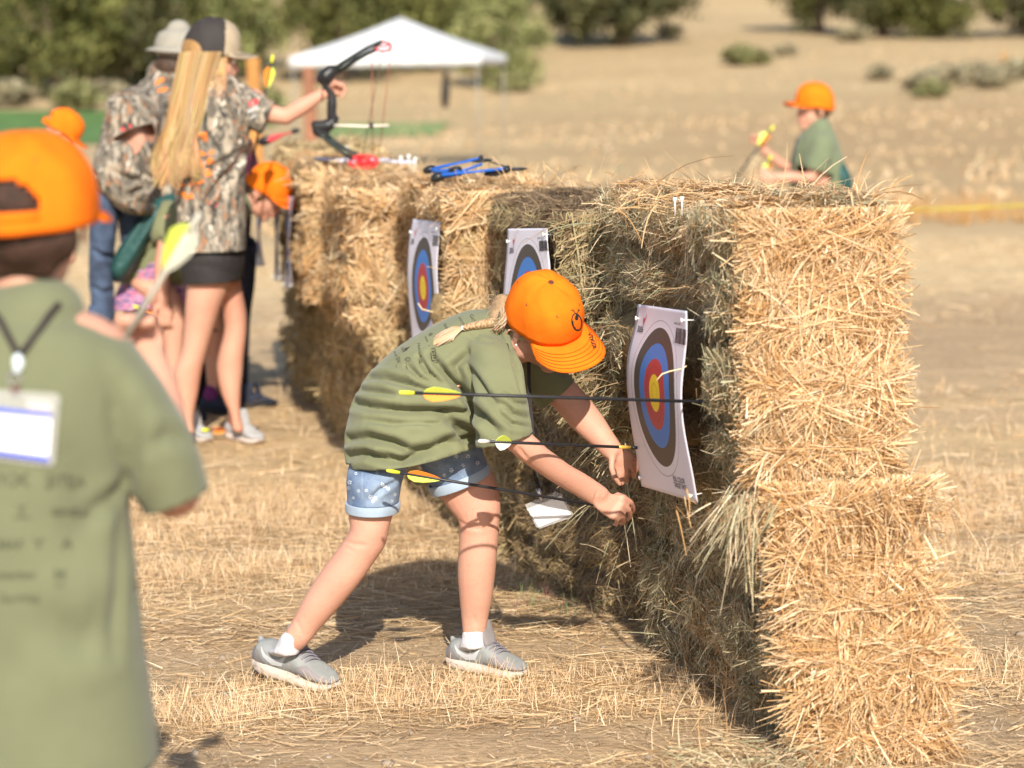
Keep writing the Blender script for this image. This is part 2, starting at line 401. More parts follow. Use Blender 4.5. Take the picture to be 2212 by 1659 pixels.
        e_ = P+D*ln[:, None]+B*ln[:, None]; hi_ = np.array([Wd, L, H])+.018+np.array([flare, 0, 0]); lo_ = np.array([-.018]*3)
        o_ = np.maximum(np.maximum(e_-hi_, lo_-e_).max(1), 0); lim = rng.uniform(0, 1, n) < .96
        hi_ = hi_-.010; lo_ = lo_+.010
        e_ = P+D*ln[:, None]+B*ln[:, None]; ov = np.maximum(e_-hi_, 0)-np.maximum(lo_-e_, 0); ov2 = np.maximum(P-hi_, 0)-np.maximum(lo_-P, 0)
        ov = np.where(np.abs(ov) > np.abs(ov2), ov, ov2); ov[:, ax] = 0
        P = np.where(lim[:, None], P-ov, P)
        mixp = np.clip(.5+.8*lump(q+seed, 5, 6)+pal[f+'_mix'], 0, 1)
        a = rng.uniform(0, 1, n) < mixp
        C = np.where(a[:, None], pick(pal['a'], n), pick(pal['b'], n))
        ct = pick(pal['a'], ncl, .16); cg = pick(pal['b'], ncl, .16); isg = rng.uniform(0, 1, ncl) < mixp[:nw].mean()
        C[:nw] = (C[:nw] + 2*np.where(isg[:, None], ct, cg)[k_])/3*rng.uniform(.85, 1.15, (nw, 1))
        Ps.append(P); Ds.append(D); Ss.append(S); Ls.append(ln); Ws.append(rng.uniform(.0015, .0040, n)*wscale); Bs.append(B); Cs.append(C)
    c = lambda l: np.concatenate(l)
    Pz = c(Ps); Pz[:, 2] = np.maximum(Pz[:, 2], .004)
    Dz, Sz, Lz, Wz, Bz, Cz = c(Ds), c(Ss), c(Ls), c(Ws), c(Bs), c(Cs)
    if seed in (2, 4, 6, 8):          # straw pressed flat behind the pinned sheets
        M_ = np.array(WM[t]); keep = np.ones(len(Pz), bool)
        for tt in (0., 1.):
            q_ = pxs((Pz+Dz*Lz[:, None]*tt)@M_[:3, :3].T+M_[:3, 3])
            for x0, x1, y0, y1 in ((1345, 1515, 650, 1092), (1082, 1196, 488, 870), (876, 956, 470, 745)):
                keep &= ~((q_[:, 0] > x0) & (q_[:, 0] < x1) & (q_[:, 1] > y0) & (q_[:, 1] < y1) & (rng.uniform(0, 1, len(Pz)) < .97) & (Pz[:, 0] < .12))
        Pz, Dz, Sz, Lz, Wz, Bz, Cz = (a_[keep] for a_ in (Pz, Dz, Sz, Lz, Wz, Bz, Cz))
    strands('straw', Pz, Dz, Sz, Lz, Wz, Bz, Cz, M_straw, t, seg=seg, local=True)
    # binding twine, three loops along the long sides and round the ends
    if wscale < 1.6:
        for zs in (.2, .5, .8):
            n = 90; u = np.linspace(0, 1, n, endpoint=False); per = 2*(L+Wd); d = u*per
            x = np.where(d < Wd, d, np.where(d < Wd+L, Wd, np.where(d < 2*Wd+L, 2*Wd+L-d, 0)))
            y = np.where(d < Wd, 0, np.where(d < Wd+L, d-Wd, np.where(d < 2*Wd+L, L, per-d)))
            z = np.full(n, zs*H)
            q, nr = bale_surface(np.stack([x, y, z+.0], -1), L, Wd, H, seed, flare); q -= nr*.004
            me = tube_mesh('twine', [Vector(v) for v in q], .0016, 5, closed=True)
            link('twine', me, M_twine, t, local=True)
    BALES[seed] = (t, ang, L, Wd, H)
    return t
def tube_mesh(name, pts, r, n=8, closed=False, caps=True, rad=None):
    V = []; Fc = []; k = len(pts)
    prev = None
    for i, p in enumerate(pts):
        a = pts[(i+1) % k] if (closed or i < k-1) else pts[i]; b = pts[i-1] if (closed or i > 0) else pts[i]
        d = (a-b).normalized() if (a-b).length > 1e-9 else Vector((0, 0, 1))
        up = prev if prev is not None and abs(prev.dot(d)) < .95 else (Vector((0, 0, 1)) if abs(d.z) < .9 else Vector((1, 0, 0)))
        s = d.cross(up).normalized(); u2 = s.cross(d).normalized(); prev = u2
        rr = r if rad is None else rad[i]
        for j in range(n):
            t = j/n*2*math.pi; V.append(p + s*math.cos(t)*rr + u2*math.sin(t)*rr)
    m = k if closed else k-1
    for i in range(m):
        for j in range(n):
            a = i*n+j; b = i*n+(j+1) % n; c = ((i+1) % k)*n+(j+1) % n; d = ((i+1) % k)*n+j; Fc.append((a, b, c, d))
    if not closed and caps: Fc.append(tuple(range(n))[::-1]); Fc.append(tuple((k-1)*n+j for j in range(n)))
    return py_mesh(name, V, Fc)
M_core = {'gold': mat('straw_mass', (.36, .25, .12), .95, .35, 45, .012, 90), 'green': mat('hay_mass', (.20, .18, .09), .95, .35, 45, .012, 90),  # bodies darker than the stalks: shade of the gaps put into the colour
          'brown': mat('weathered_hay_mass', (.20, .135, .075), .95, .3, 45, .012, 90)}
M_twine = mat('baling_twine', (.52, .38, .20), .7, .1)
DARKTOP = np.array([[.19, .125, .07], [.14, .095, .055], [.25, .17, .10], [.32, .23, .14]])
p_near = dict(core='gold', a=GOLD, b=GREEN, left_mix=-.42, right_mix=.2, front_mix=1.2, back_mix=.2, top_mix=.35)
p_low = dict(core='gold', a=GOLD[[0, 2, 4, 5, 3]], b=GREEN, left_mix=-.5, right_mix=.2, front_mix=1.0, back_mix=.2, top_mix=.35)
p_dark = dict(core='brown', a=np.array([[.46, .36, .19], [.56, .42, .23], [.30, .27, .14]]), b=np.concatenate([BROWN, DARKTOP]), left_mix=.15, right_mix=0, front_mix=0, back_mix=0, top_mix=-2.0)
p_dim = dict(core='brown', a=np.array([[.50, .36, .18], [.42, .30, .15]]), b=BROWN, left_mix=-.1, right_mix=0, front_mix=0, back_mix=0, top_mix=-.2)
p_gold = dict(core='gold', a=GOLD, b=np.array([[.56, .41, .23], [.46, .31, .15], [.64, .48, .28]]), left_mix=.3, right_mix=.2, front_mix=.2, back_mix=.2, top_mix=.4)
p_mix = dict(core='gold', a=np.array([[.58, .43, .22], [.66, .50, .28], [.48, .34, .17]]), b=np.array([[.46, .38, .20], [.42, .28, .14], [.54, .42, .24]]), left_mix=.25, right_mix=0, front_mix=0, back_mix=0, top_mix=.2)
def dn(l, f, t, r=2500, b=1500): return {'left': (l, 'end'), 'front': (f, 'long'), 'top': (t, 'mix'), 'right': (r, 'mix'), 'back': (b, 'mix')}
def along(x0, y0, x1, y1):
    return math.atan2(-(x1-x0), (y1-y0)), math.hypot(x1-x0, y1-y0)
def stack(x0, y0, x1, y1, Hs, Ws, labels, pals, dens, ws, seeds, offs=((0, 0), (0, 0)), flare=(0, 0), seg=2, das=(0, 0)):
    a, L = along(x0, y0, x1, y1); z = 0
    for i in range(2):
        ox, oy = offs[i]
        make_bale(labels[i], (x0+ox, y0+oy, z), a+das[i], L-.025, Ws[i], Hs[i], seeds[i], dens, pals[i], ws, flare[i], seg, 'hay bales stacked two high as a backstop wall')
        z += Hs[i]-.012
def one(label, x0, y0, x1, y1, z, H, Wd, pal, dens, ws, seed, seg=2, flare=0):
    a, L = along(x0, y0, x1, y1)
    return make_bale(label, (x0, y0, z), a, L, Wd, H, seed, dens, pal, ws, flare, seg, 'hay bales stacked two high as a backstop wall')
near_d = dn(60000, 72000, 44000)
one('lower bale at the near end, greenish side and bulging golden end at the bottom right', .505, 4.85, .335, 5.96, 0, .60, .345, p_low, near_d, 1.0, 1, 3, .12)
one('upper bale at the near end with an arrow-pierced target sheet pinned on its side', .468, 4.90, .235, 6.0, .588, .565, .335, p_near, near_d, 1.0, 2, 3, .03)
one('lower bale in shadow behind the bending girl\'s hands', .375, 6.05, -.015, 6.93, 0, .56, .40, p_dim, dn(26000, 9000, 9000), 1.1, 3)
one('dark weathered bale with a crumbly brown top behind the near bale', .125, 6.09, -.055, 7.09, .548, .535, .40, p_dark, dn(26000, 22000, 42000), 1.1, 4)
one('lower golden bale behind the girl\'s back', -.06, 7.05, -.30, 8.1, 0, .56, .40, p_mix, dn(17000, 12000, 9000), 1.5, 5)
one('upper golden bale beneath the blue bow, one target sheet at its lit end', -.195, 7.15, -.36, 8.19, .548, .54, .40, p_gold, dn(18000, 18000, 18000), 1.4, 6)
one('lower bale with the deep shadow gap on its right', -.45, 8.24, -.61, 9.28, 0, .56, .40, p_mix, dn(12000, 9000, 8000), 1.9, 7, 1)
one('upper bale just left of the slim target sheet', -.55, 8.30, -.69, 9.32, .548, .50, .40, p_gold, dn(12000, 12000, 12000), 1.9, 8, 1)
one('lower bale crossed by the long shadow of the bow', -.68, 9.44, -.83, 10.4, 0, .56, .40, p_mix, dn(10000, 8000, 7000), 2.2, 9, 1)
one('upper bale under the compound bow\'s red lower wheel', -.80, 9.40, -.92, 10.42, .548, .535, .40, p_gold, dn(10000, 10000, 10000), 2.2, 10, 1)
one('lower bale at the far end of the wall by the girl in black shorts', -.92, 10.55, -1.08, 11.55, 0, .56, .42, p_mix, dn(8000, 7000, 6000), 2.5, 11, 1)
one('upper bale at the far end behind the ribbon-thin targets', -.97, 10.52, -1.10, 11.55, .548, .57, .42, p_mix, dn(8000, 8000, 10000), 2.5, 12, 1)
# tufts that hang out of the near stack at the joint of its two bales and stick up from the top
def tuft(label, px, py, Y, n, dirv, L, spread, pal, wd=.003):
    c = PY(px, py, Y)
    P = np.array([[c.x, c.y, c.z]])+rng.normal(0, 1, (n, 3))*np.array(spread)
    D = unit(np.array(dirv)+rng.normal(0, .35, (n, 3))); S = unit(np.cross(D, rng.normal(size=(n, 3))))
    ln = rng.gamma(6, L/6, n); B = rng.normal(0, .12, (n, 3)); B[:, 2] -= .3
    return tag(strands('straw_tuft', P, D, S, ln, rng.uniform(.6, 1.3, n)*wd, B, pick(pal, n), M_straw, seg=4, taper=.5), label)
tuft('green grey tuft of hay spilling out between the two near bales', 1615, 1080, 4.84, 150, (-.5, -.3, -.75), .085, (.03, .04, .015), GREEN)
tuft('golden brown straw bulging from the joint of the near bales', 1795, 1085, 4.87, 520, (.45, -.15, -.55), .05, (.12, .02, .016), GOLD[[2, 4, 4, 0]]*.9)  # straw tinted darker to suggest the shaded recess under the upper bale
tuft('loose arched straw wisps standing on top of the near bale', 1400, 440, 5.40, 60, (.7, .1, .35), .10, (.06, .05, .012), GOLD)
tuft('long straw stalks jutting from the top of the near bale', 1740, 435, 5.2, 18, (.6, -.1, .5), .09, (.10, .05, .01), GOLD, .0036)
tuft('frayed straw at the top right corner of the near bale', 1880, 440, 5.15, 60, (.35, 0, .5), .045, (.04, .06, .02), GOLD)
tuft('messy hay heaped at the foot of the near bale', 1640, 1650, 4.80, 320, (-.3, -.3, .15), .07, (.10, .05, .015), GREEN)
tuft('stiff straw fanned above the second stack\'s joint', 1330, 800, 5.98, 260, (-.5, -.4, .0), .10, (.02, .06, .22), GREEN)
tuft('straw standing up around the blue bow', 1120, 392, 7.4, 110, (-.1, 0, .8), .05, (.12, .12, .012), GOLD, .004)
# golf tees pushed into the near bale top
def tee(name, px, py, Y, label):
    t = PY(px, py, Y); prof = [(.0, -.035, .0012), (0, -.006, .0022), (0, 0, .0045), (0, .004, .0052)]
    me = tube_mesh(name, [Vector((t.x, t.y, t.z+z)) for _, z, _ in prof], 0, 10, rad=[r for *_, r in prof])
    return tag(link(name, me, M_white), label, 'peg', 'white pegs stuck in the bales')
M_white = mat('white_plastic', (.82, .82, .80), .4, .03)
tee('golf_tee', 1458, 431, 5.15, 'left one of two white pegs stuck in the top of the near bale')
tee('golf_tee', 1473, 429, 5.12, 'right one of two white pegs stuck in the top of the near bale')

# ---------------------------------------------------------------- archery target sheets
M_paper, t_, p_ = newmat('target_paper'); L_ = t_.links
uvn = N(t_, 'ShaderNodeUVMap'); sx = N(t_, 'ShaderNodeSeparateXYZ'); L_.new(uvn.outputs[0], sx.inputs[0])
vs_ = N(t_, 'ShaderNodeVectorMath', operation='SUBTRACT'); vs_.inputs[1].default_value = (.5, .5, 0); L_.new(uvn.outputs[0], vs_.inputs[0])
ln_ = N(t_, 'ShaderNodeVectorMath', operation='LENGTH'); L_.new(vs_.outputs[0], ln_.inputs[0])
rp = N(t_, 'ShaderNodeValToRGB'); rp.color_ramp.interpolation = 'CONSTANT'; L_.new(ln_.outputs['Value'], rp.inputs[0])
Wt = (.76, .72, .80, 1); Bk = (.055, .042, .035, 1); Bl = (.035, .19, .58, 1); Rd = (.46, .035, .045, 1); Yl = (.86, .62, .02, 1); Gr = (.22, .2, .2, 1)
stops = [(0, Yl), (.021, (.4, .3, .02, 1)), (.0225, Yl), (.042, (.4, .3, .02, 1)), (.0435, Yl), (.0909, Rd), (.136, (.25, .02, .02, 1)), (.138, Rd), (.1818, Bl), (.227, (.02, .05, .2, 1)), (.229, Bl), (.2727, Bk), (.317, (.5, .5, .5, 1)), (.3195, Bk), (.3636, Wt), (.409, Gr), (.411, Wt), (.4545, Gr), (.4565, Wt)]
e = rp.color_ramp.elements; e[0].position = 0; e[0].color = Yl; e[1].position = stops[1][0]; e[1].color = stops[1][1]
for s_, c_ in stops[2:]:
    k_ = e.new(s_); k_.color = c_
L_.new(rp.outputs[0], p_.inputs['Base Color']); p_.inputs['Roughness'].default_value = .55
M_ink = mat('black_ink', (.03, .03, .03), .6, 0); M_red = mat('red_print', (.55, .03, .05), .5, .05)
def sheet_fn(Lc, Rc, YL, YR, bow=.0, curl=.004):
    """left and right edge curves in photo pixels, world depth of both edges"""
    def interp(c, v):
        vs = np.linspace(0, 1, len(c)); return np.interp(v, vs, [q[0] for q in c]), np.interp(v, vs, [q[1] for q in c])
    def f(u, v):
        xl, yl = interp(Lc, v); xr, yr = interp(Rc, v)
        Y = YL+(YR-YL)*u - bow*math.sin(math.pi*u)*math.sin(math.pi*v) + curl*math.sin(v*9+u*3)
        return PY(xl+(xr-xl)*u, yl+(yr-yl)*u, Y)
    return f
def smooth_curve(c, n=25):
    c = np.array(c, float); t = np.linspace(0, 1, len(c)); tt = np.linspace(0, 1, n)
    out = np.stack([np.interp(tt, t, c[:, k]) for k in (0, 1)], -1)
    for _ in range(4): out[1:-1] = (out[:-2]+2*out[1:-1]+out[2:])/4
    return [tuple(q) for q in out]
def target_sheet(label, Lc, Rc, YL, YR, bow=0, details=True):
    f = sheet_fn(smooth_curve(Lc), smooth_curve(Rc), YL, YR, bow)
    nu, nv = 24, 48; V = []; UV = []
    for j in range(nv+1):
        for i in range(nu+1): V.append(f(i/nu, j/nv)[:]); UV.append((i/nu, 1-j/nv))
    Fc = [(j*(nu+1)+i, j*(nu+1)+i+1, (j+1)*(nu+1)+i+1, (j+1)*(nu+1)+i) for j in range(nv) for i in range(nu)]
    c = f(.5, .5)
    t = thing('target_sheet', label, 'archery target', c, group='paper archery targets pinned on the bales')
    o = link('paper', np_mesh('paper', V, Fc, uv=UV), M_paper, t)
    so_ = o.modifiers.new('thickness', 'SOLIDIFY'); so_.thickness = .0006
    if details:
        def flat(name, polys, m, off=.0018):
            Vs = []; Fs = []
            for poly in polys:
                k = len(Vs)
                for (u, v) in poly:
                    p = f(u, v); n = (f(u+.01, v)-f(u-.01, v)).cross(f(u, v+.01)-f(u, v-.01)).normalized()
                    if n.dot(CAMP-p) < 0: n = -n
                    Vs.append(p+n*off)
                Fs.append(tuple(range(k, len(Vs))))
            me = py_mesh(name, Vs, Fs); link(name, me, m, t, smooth=False)
        def rect(u0, v0, u1, v1): return [(u0, v0), (u1, v0), (u1, v1), (u0, v1)]
        bars = []; u = .80
        for k, wv in enumerate([3, 1, 2, 1, 3, 2, 1, 1, 2, 3, 1, 2]):
            bars.append(rect(u, .115, u+.006*wv, .20)); u += .006*wv+.006
        flat('barcode', bars, M_ink)
        flat('emblem', [[(.13, .07), (.16, .10), (.165, .135), (.15, .10)], [(.21, .05), (.19, .10), (.165, .135), (.175, .10)], [(.155, .09), (.18, .09), (.168, .16)]], M_red)
        for txt, u0, v0, sz in (('3006', .07, .185, .055), ('FULL COLOR', .62, .925, .035), ('TARGET FACE', .62, .955, .035), ('MADE IN USA', .76, .095, .02)):
            tm = text_mesh(txt, sz)
            if tm is None: continue
            Vs = [f(u0+v[0], v0-v[1]) for v in tm[0]]; nn = (f(.51, .5)-f(.49, .5)).cross(f(.5, .51)-f(.5, .49)).normalized()
            if nn.dot(CAMP-Vs[0]) < 0: nn = -nn
            link('lettering', py_mesh('lettering', [v+nn*.002 for v in Vs], tm[1]), M_ink, t, smooth=False)
    for (u, v) in ((.05, .1), (.04, .955), (.93, .97), (.95, .06)):
        p = f(u, v); n = (f(u+.02, v)-f(u-.02, v)).cross(f(u, v+.02)-f(u, v-.02)).normalized()
        if n.dot(CAMP-p) < 0: n = -n
        me = tube_mesh('pin', [p-n*.02, p+n*.004, p+n*.007, p+n*.009], 0, 8, rad=[.001, .0022, .005, .0055]); link('pin', me, M_white, t)
    return t
def text_mesh(txt, size):
    c = bpy.data.curves.new('t', 'FONT'); c.body = txt; c.size = size; c.offset = .012*size; o = bpy.data.objects.new('t', c); COL.objects.link(o)
    dg = bpy.context.evaluated_depsgraph_get(); me = bpy.data.meshes.new_from_object(o.evaluated_get(dg))
    V = [v.co[:] for v in me.vertices]; Fc = [tuple(p.vertices) for p in me.polygons]
    bpy.data.objects.remove(o); bpy.data.curves.remove(c); bpy.data.meshes.remove(me)
    return V, Fc
target_sheet('paper target on the near bale, sharp in view, with three arrows stuck around it',
    [(1378, 657), (1374, 700), (1360, 745), (1352, 790), (1356, 860), (1364, 925), (1376, 985), (1386, 1050)], [(1484, 672), (1486, 720), (1479, 785), (1472, 840), (1474, 900), (1484, 960), (1497, 1020), (1508, 1086)], 5.60, 5.10, .02)
target_sheet('paper target half hidden behind the bending girl\'s orange cap',
    [(1097, 494), (1096, 540), (1090, 600), (1086, 660), (1090, 720), (1096, 790), (1100, 850)], [(1183, 493), (1183, 530), (1190, 580), (1190, 650), (1184, 720), (1186, 790), (1190, 860)], 6.50, 6.16, .03)
target_sheet('slim curling paper target further down the wall, seen nearly edge on',
    [(892, 473), (882, 530), (880, 600), (884, 660), (890, 720), (890, 740)], [(952, 480), (947, 530), (944, 590), (948, 640), (946, 690), (930, 735)], 7.60, 7.24, .02)
M_lav = mat('back_of_paper', (.66, .64, .74), .6, .03)
for i_, (xa, xb, ya, yb, yy, lab) in enumerate([(552, 574, 440, 575, 10.9, 'leftmost of three ribbon-thin target sheets beside the far bales'), (590, 607, 430, 605, 10.6, 'middle one of three ribbon-thin target sheets beside the far bales'), (614, 634, 425, 622, 10.3, 'rightmost of three ribbon-thin target sheets beside the far bales')]):
    mx_ = (xa+xb)/2
    target_sheet(lab, [(xa, ya), (xa+5, (ya+yb)/2), (xa-3+5*i_ % 7, yb)], [(xb, ya), (xa+9, (ya+yb)/2), (xb-2, yb)], yy, yy-.35, .05, details=False)
# ---------------------------------------------------------------- tools for figures and clothes
class Vol:
    def __init__(s): s.V = []; s.F = []
    def add(s, V, Fc):
        k = len(s.V); s.V += [Vector(v) for v in V]; s.F += [tuple(i+k for i in f) for f in Fc]
    def ell(s, c, ax, ay, az, n=16):
        """ellipsoid with three half axis vectors"""
        V = []; Fc = []
        for j in range(1, n//2):
            ph = math.pi*j/(n//2)
            for i in range(n):
                t = 2*math.pi*i/n; V.append(c+ax*(math.sin(ph)*math.cos(t))+ay*(math.sin(ph)*math.sin(t))+az*math.cos(ph))
        top = len(V); V.append(c+az); V.append(c-az); m = n//2-1
        for j in range(m-1):
            for i in range(n): Fc.append((j*n+i, (j+1)*n+i, (j+1)*n+(i+1) % n, j*n+(i+1) % n))
        for i in range(n): Fc.append((top, i, (i+1) % n)); Fc.append((top+1, (m-1)*n+(i+1) % n, (m-1)*n+i))
        s.add(V, Fc)
    def ball(s, c, r): s.ell(Vector(c), Vector((r, 0, 0)), Vector((0, r, 0)), Vector((0, 0, r)), 12)
    def loft(s, secs, n=22, ends=True, e=1.0):
        """secs: (centre, half vector a, half vector b)"""
        V = []; Fc = []
        for (c, a, b) in secs:
            for i in range(n):
                t = 2*math.pi*i/n; ct, st = math.cos(t), math.sin(t)
                V.append(c+a*(math.copysign(abs(ct)**e, ct))+b*(math.copysign(abs(st)**e, st)))
        for j in range(len(secs)-1):
            for i in range(n): Fc.append((j*n+i, j*n+(i+1) % n, (j+1)*n+(i+1) % n, (j+1)*n+i))
        for q, j in ((0, 0), (1, len(secs)-1)):
            V.append(secs[j][0]); k = len(V)-1
            for i in range(n): Fc.append((k, j*n+i, j*n+(i+1) % n) if q else (k, j*n+(i+1) % n, j*n+i))
        s.add(V, Fc)
        if ends:
            for j, o in ((0, 1), (-1, -2)):
                c, a, b = secs[j]; d = (c-secs[o][0]); d = d.normalized()*min(a.length, b.length)*.8
                s.ell(c, a, b, d, n if n % 2 == 0 else n+1)
    def chain(s, pts, n=12):
        """pts: (point, radius)"""
        secs = []
        for i, (p, r) in enumerate(pts):
            a = pts[min(i+1, len(pts)-1)][0]; b = pts[max(i-1, 0)][0]; d = (a-b).normalized()
            u = d.orthogonal().normalized()
            if secs:
                u = (secs[-1][1]-d*secs[-1][1].dot(d)).normalized()
            v = d.cross(u).normalized(); secs.append((p, u*r, v*r))
        s.loft(secs, n)
    def limb(s, L, n=22, dv=None):
        """silhouette pairs in the photo: (xl,yl,xr,yr,Y[,depth radius])"""
        secs = []
        for q in dens_secs(L):
            xl, yl, xr, yr, Y, rd = q
            a = PY(xl, yl, Y); b = PY(xr, yr, Y); va = (b-a)*.5; secs.append(((a+b)*.5, va, Vector((0, 1, 0))*(rd if rd else va.length)))
        s.loft(secs, n)
def dens_secs(L, k=3):
    """Catmull-Rom between sections"""
    A = []
    for q in L:
        q = list(q)
        if len(q) < 6 or not q[5]:
            q = q[:5]+[(PY(q[2], q[3], q[4])-PY(q[0], q[1], q[4])).length*.5]
        A.append(q)
    A = np.array(A, float); out = []
    for i in range(len(A)-1):
        p0 = A[max(i-1, 0)]; p1 = A[i]; p2 = A[i+1]; p3 = A[min(i+2, len(A)-1)]
        for j in range(k):
            t = j/k; out.append(.5*((2*p1)+(-p0+p2)*t+(2*p0-5*p1+4*p2-p3)*t*t+(-p0+3*p1-3*p2+p3)*t**3))
    out.append(A[-1]); return out
def remesh(vol, voxel=.005, smooth=4, fac=.5):
    me = py_mesh('tmp', vol.V, vol.F); o = bpy.data.objects.new('tmp', me); COL.objects.link(o)
    m = o.modifiers.new('r', 'REMESH'); m.mode = 'VOXEL'; m.voxel_size = voxel
    s = o.modifiers.new('s', 'SMOOTH'); s.factor = fac; s.iterations = smooth
    dg = bpy.context.evaluated_depsgraph_get(); out = bpy.data.meshes.new_from_object(o.evaluated_get(dg))
    bpy.data.objects.remove(o); bpy.data.meshes.remove(me); return out
def bvh_of(me):
    return BVHTree.FromPolygons([v.co[:] for v in me.vertices], [tuple(p.vertices) for p in me.polygons])
def hit(bvh, px, py):
    r = ray(px, py).normalized(); h = bvh.ray_cast(CAMP, r)
    return (h[0], h[1]) if h[0] is not None else (None, None)
def normals(me):
    a = np.empty(len(me.vertices)*3, np.float32); me.vertices.foreach_get('normal', a); return a.reshape(-1, 3)
def folds(me, L, noise_amp=.0, nf=14):
    """creases: (polyline in the photo, depth, width)"""
    b = bvh_of(me); V = coords(me).astype(float); n = normals(me); d = np.zeros(len(V))
    for pl, dep, wd in L:
        dep = dep*2.0; wd = wd*.85; pts = []
        for i in range(len(pl)-1):
            for t in np.linspace(0, 1, 26)[:-1]:
                h, _ = hit(b, pl[i][0]*(1-t)+pl[i+1][0]*t, pl[i][1]*(1-t)+pl[i+1][1]*t)
                if h: pts.append(h[:])
        if len(pts) < 2: continue
        P = np.array(pts); tt = np.linspace(0, 1, len(P)); amp = np.sin(np.pi*np.clip(tt*.86+.07, 0, 1))**.6
        lo = P.min(0)-4*wd; hi = P.max(0)+4*wd; idx = np.where(((V > lo) & (V < hi)).all(1))[0]
        if not len(idx): continue
        D2 = ((V[idx][:, None, :]-P[None])**2).sum(-1); j = D2.argmin(1); dist = np.sqrt(D2[np.arange(len(idx)), j])
        d[idx] += amp[j]*(-dep*np.exp(-(dist/wd)**2) + .32*dep*np.exp(-((dist-1.9*wd)/wd)**2))
    if noise_amp: d += noise_amp*(lump(V, nf, 2)+.5*lump(V, nf*2.3, 4))
    V = V+n*d[:, None]; me.vertices.foreach_set('co', V.astype(np.float32).ravel()); me.update()
def cut(me, planes, minx=None):
    """planes: (point, outward normal, reach): removes what lies beyond the plane within reach of the point; leaves an open cloth edge"""
    bm = bmesh.new(); bm.from_mesh(me)
    for p, nrm, rch in planes:
        nrm = nrm.normalized(); geo = [f for f in bm.faces if (f.calc_center_median()-p).length < rch*1.25]
        vs = {v for f in geo for v in f.verts}; es = {e for f in geo for e in f.edges}
        bmesh.ops.bisect_plane(bm, geom=list(geo)+list(es)+list(vs), plane_co=p, plane_no=nrm, clear_outer=False)
        kill = [f for f in bm.faces if (f.calc_center_median()-p).dot(nrm) > 0 and (f.calc_center_median()-p).length < rch and (minx is None or pxs([f.calc_center_median()[:]])[0][0] > minx)]
        bmesh.ops.delete(bm, geom=kill, context='FACES')
    # keep the largest piece
    bm.verts.ensure_lookup_table(); seen = set(); best = []
    for v in bm.verts:
        if v in seen: continue
        st = [v]; seen.add(v); comp = []
        while st:
            a = st.pop(); comp.append(a)
            for e in a.link_edges:
                o = e.other_vert(a)
                if o not in seen: seen.add(o); st.append(o)
        if len(comp) > len(best): best = comp
    bs = set(best); bmesh.ops.delete(bm, geom=[v for v in bm.verts if v not in bs], context='VERTS')
    bm.to_mesh(me); bm.free(); me.update(); return me
def smooth_edge(me, it):
    bm = bmesh.new(); bm.from_mesh(me); be = [e for e in bm.edges if e.is_boundary]; nb = {}
    for e in be:
        a, b = e.verts; nb.setdefault(a, []).append(b); nb.setdefault(b, []).append(a)
    for _ in range(it):
        new = {v: v.co*.4+(sum((o.co for o in l), Vector())/len(l))*.6 for v, l in nb.items() if len(l) == 2}
        for v, c in new.items(): v.co = c
    bm.to_mesh(me); bm.free(); me.update()
def cloth(name, me, m, parent, thick=.003):
    o = link(name, me, m, parent); s = o.modifiers.new('thickness', 'SOLIDIFY'); s.thickness = thick; s.offset = 0; return o
def decal(name, bvh, items, m, parent, off=.0016, sub=True):
    """flat print laid on a surface. items: (verts2d, faces, px, py, size px, angle deg, stretch)"""
    if name in ('shirt_print', 'orange_print', 'print_letters') and len(items) > 1:
        for it in items: decal(name, bvh, [it], m, parent, off)
        return
    Vs = []; Fs = []
    for V, Fc, px, py, sz, ang, stx in items:
        c, s_ = math.cos(R(ang)), math.sin(R(ang)); k = len(Vs); okv = True; tmp = []
        for v in V:
            x = v[0]*sz*stx; y = v[1]*sz
            h, n = hit(bvh, px+x*c-y*s_, py-(x*s_+y*c))
            if h is None: okv = False; break
            if n.dot(CAMP-h) < 0: n = -n
            tmp.append(h+n*off)
        if not okv: continue
        Vs += tmp; Fs += [tuple(i+k for i in f) for f in Fc]
    if Vs: return link(name, py_mesh(name, Vs, Fs), m, parent, smooth=False)
def txt(s, px, py, sz, ang=0, st=1): V, Fc = text_mesh(s, 1.0); return (V, Fc, px, py, sz, ang, st)
def poly(pts, px, py, sz, ang=0, st=1): return ([(x, y) for x, y in pts], [tuple(range(len(pts)))], px, py, sz, ang, st)
def bar(x0, y0, x1, y1, px, py, sz, ang=0): return poly([(x0, y0), (x1, y0), (x1, y1), (x0, y1)], px, py, sz, ang)
def ringp(px, py, rx, ry, w, ang=0, n=28, a0=0, a1=360):
    V = []; Fc = []
    for i in range(n+1):
        t = R(a0+(a1-a0)*i/n); V.append((rx*math.cos(t), ry*math.sin(t))); V.append(((rx-w)*math.cos(t), (ry-w)*math.sin(t)))
    for i in range(n): Fc.append((2*i, 2*i+2, 2*i+3, 2*i+1))
    return (V, Fc, px, py, 1, ang, 1)

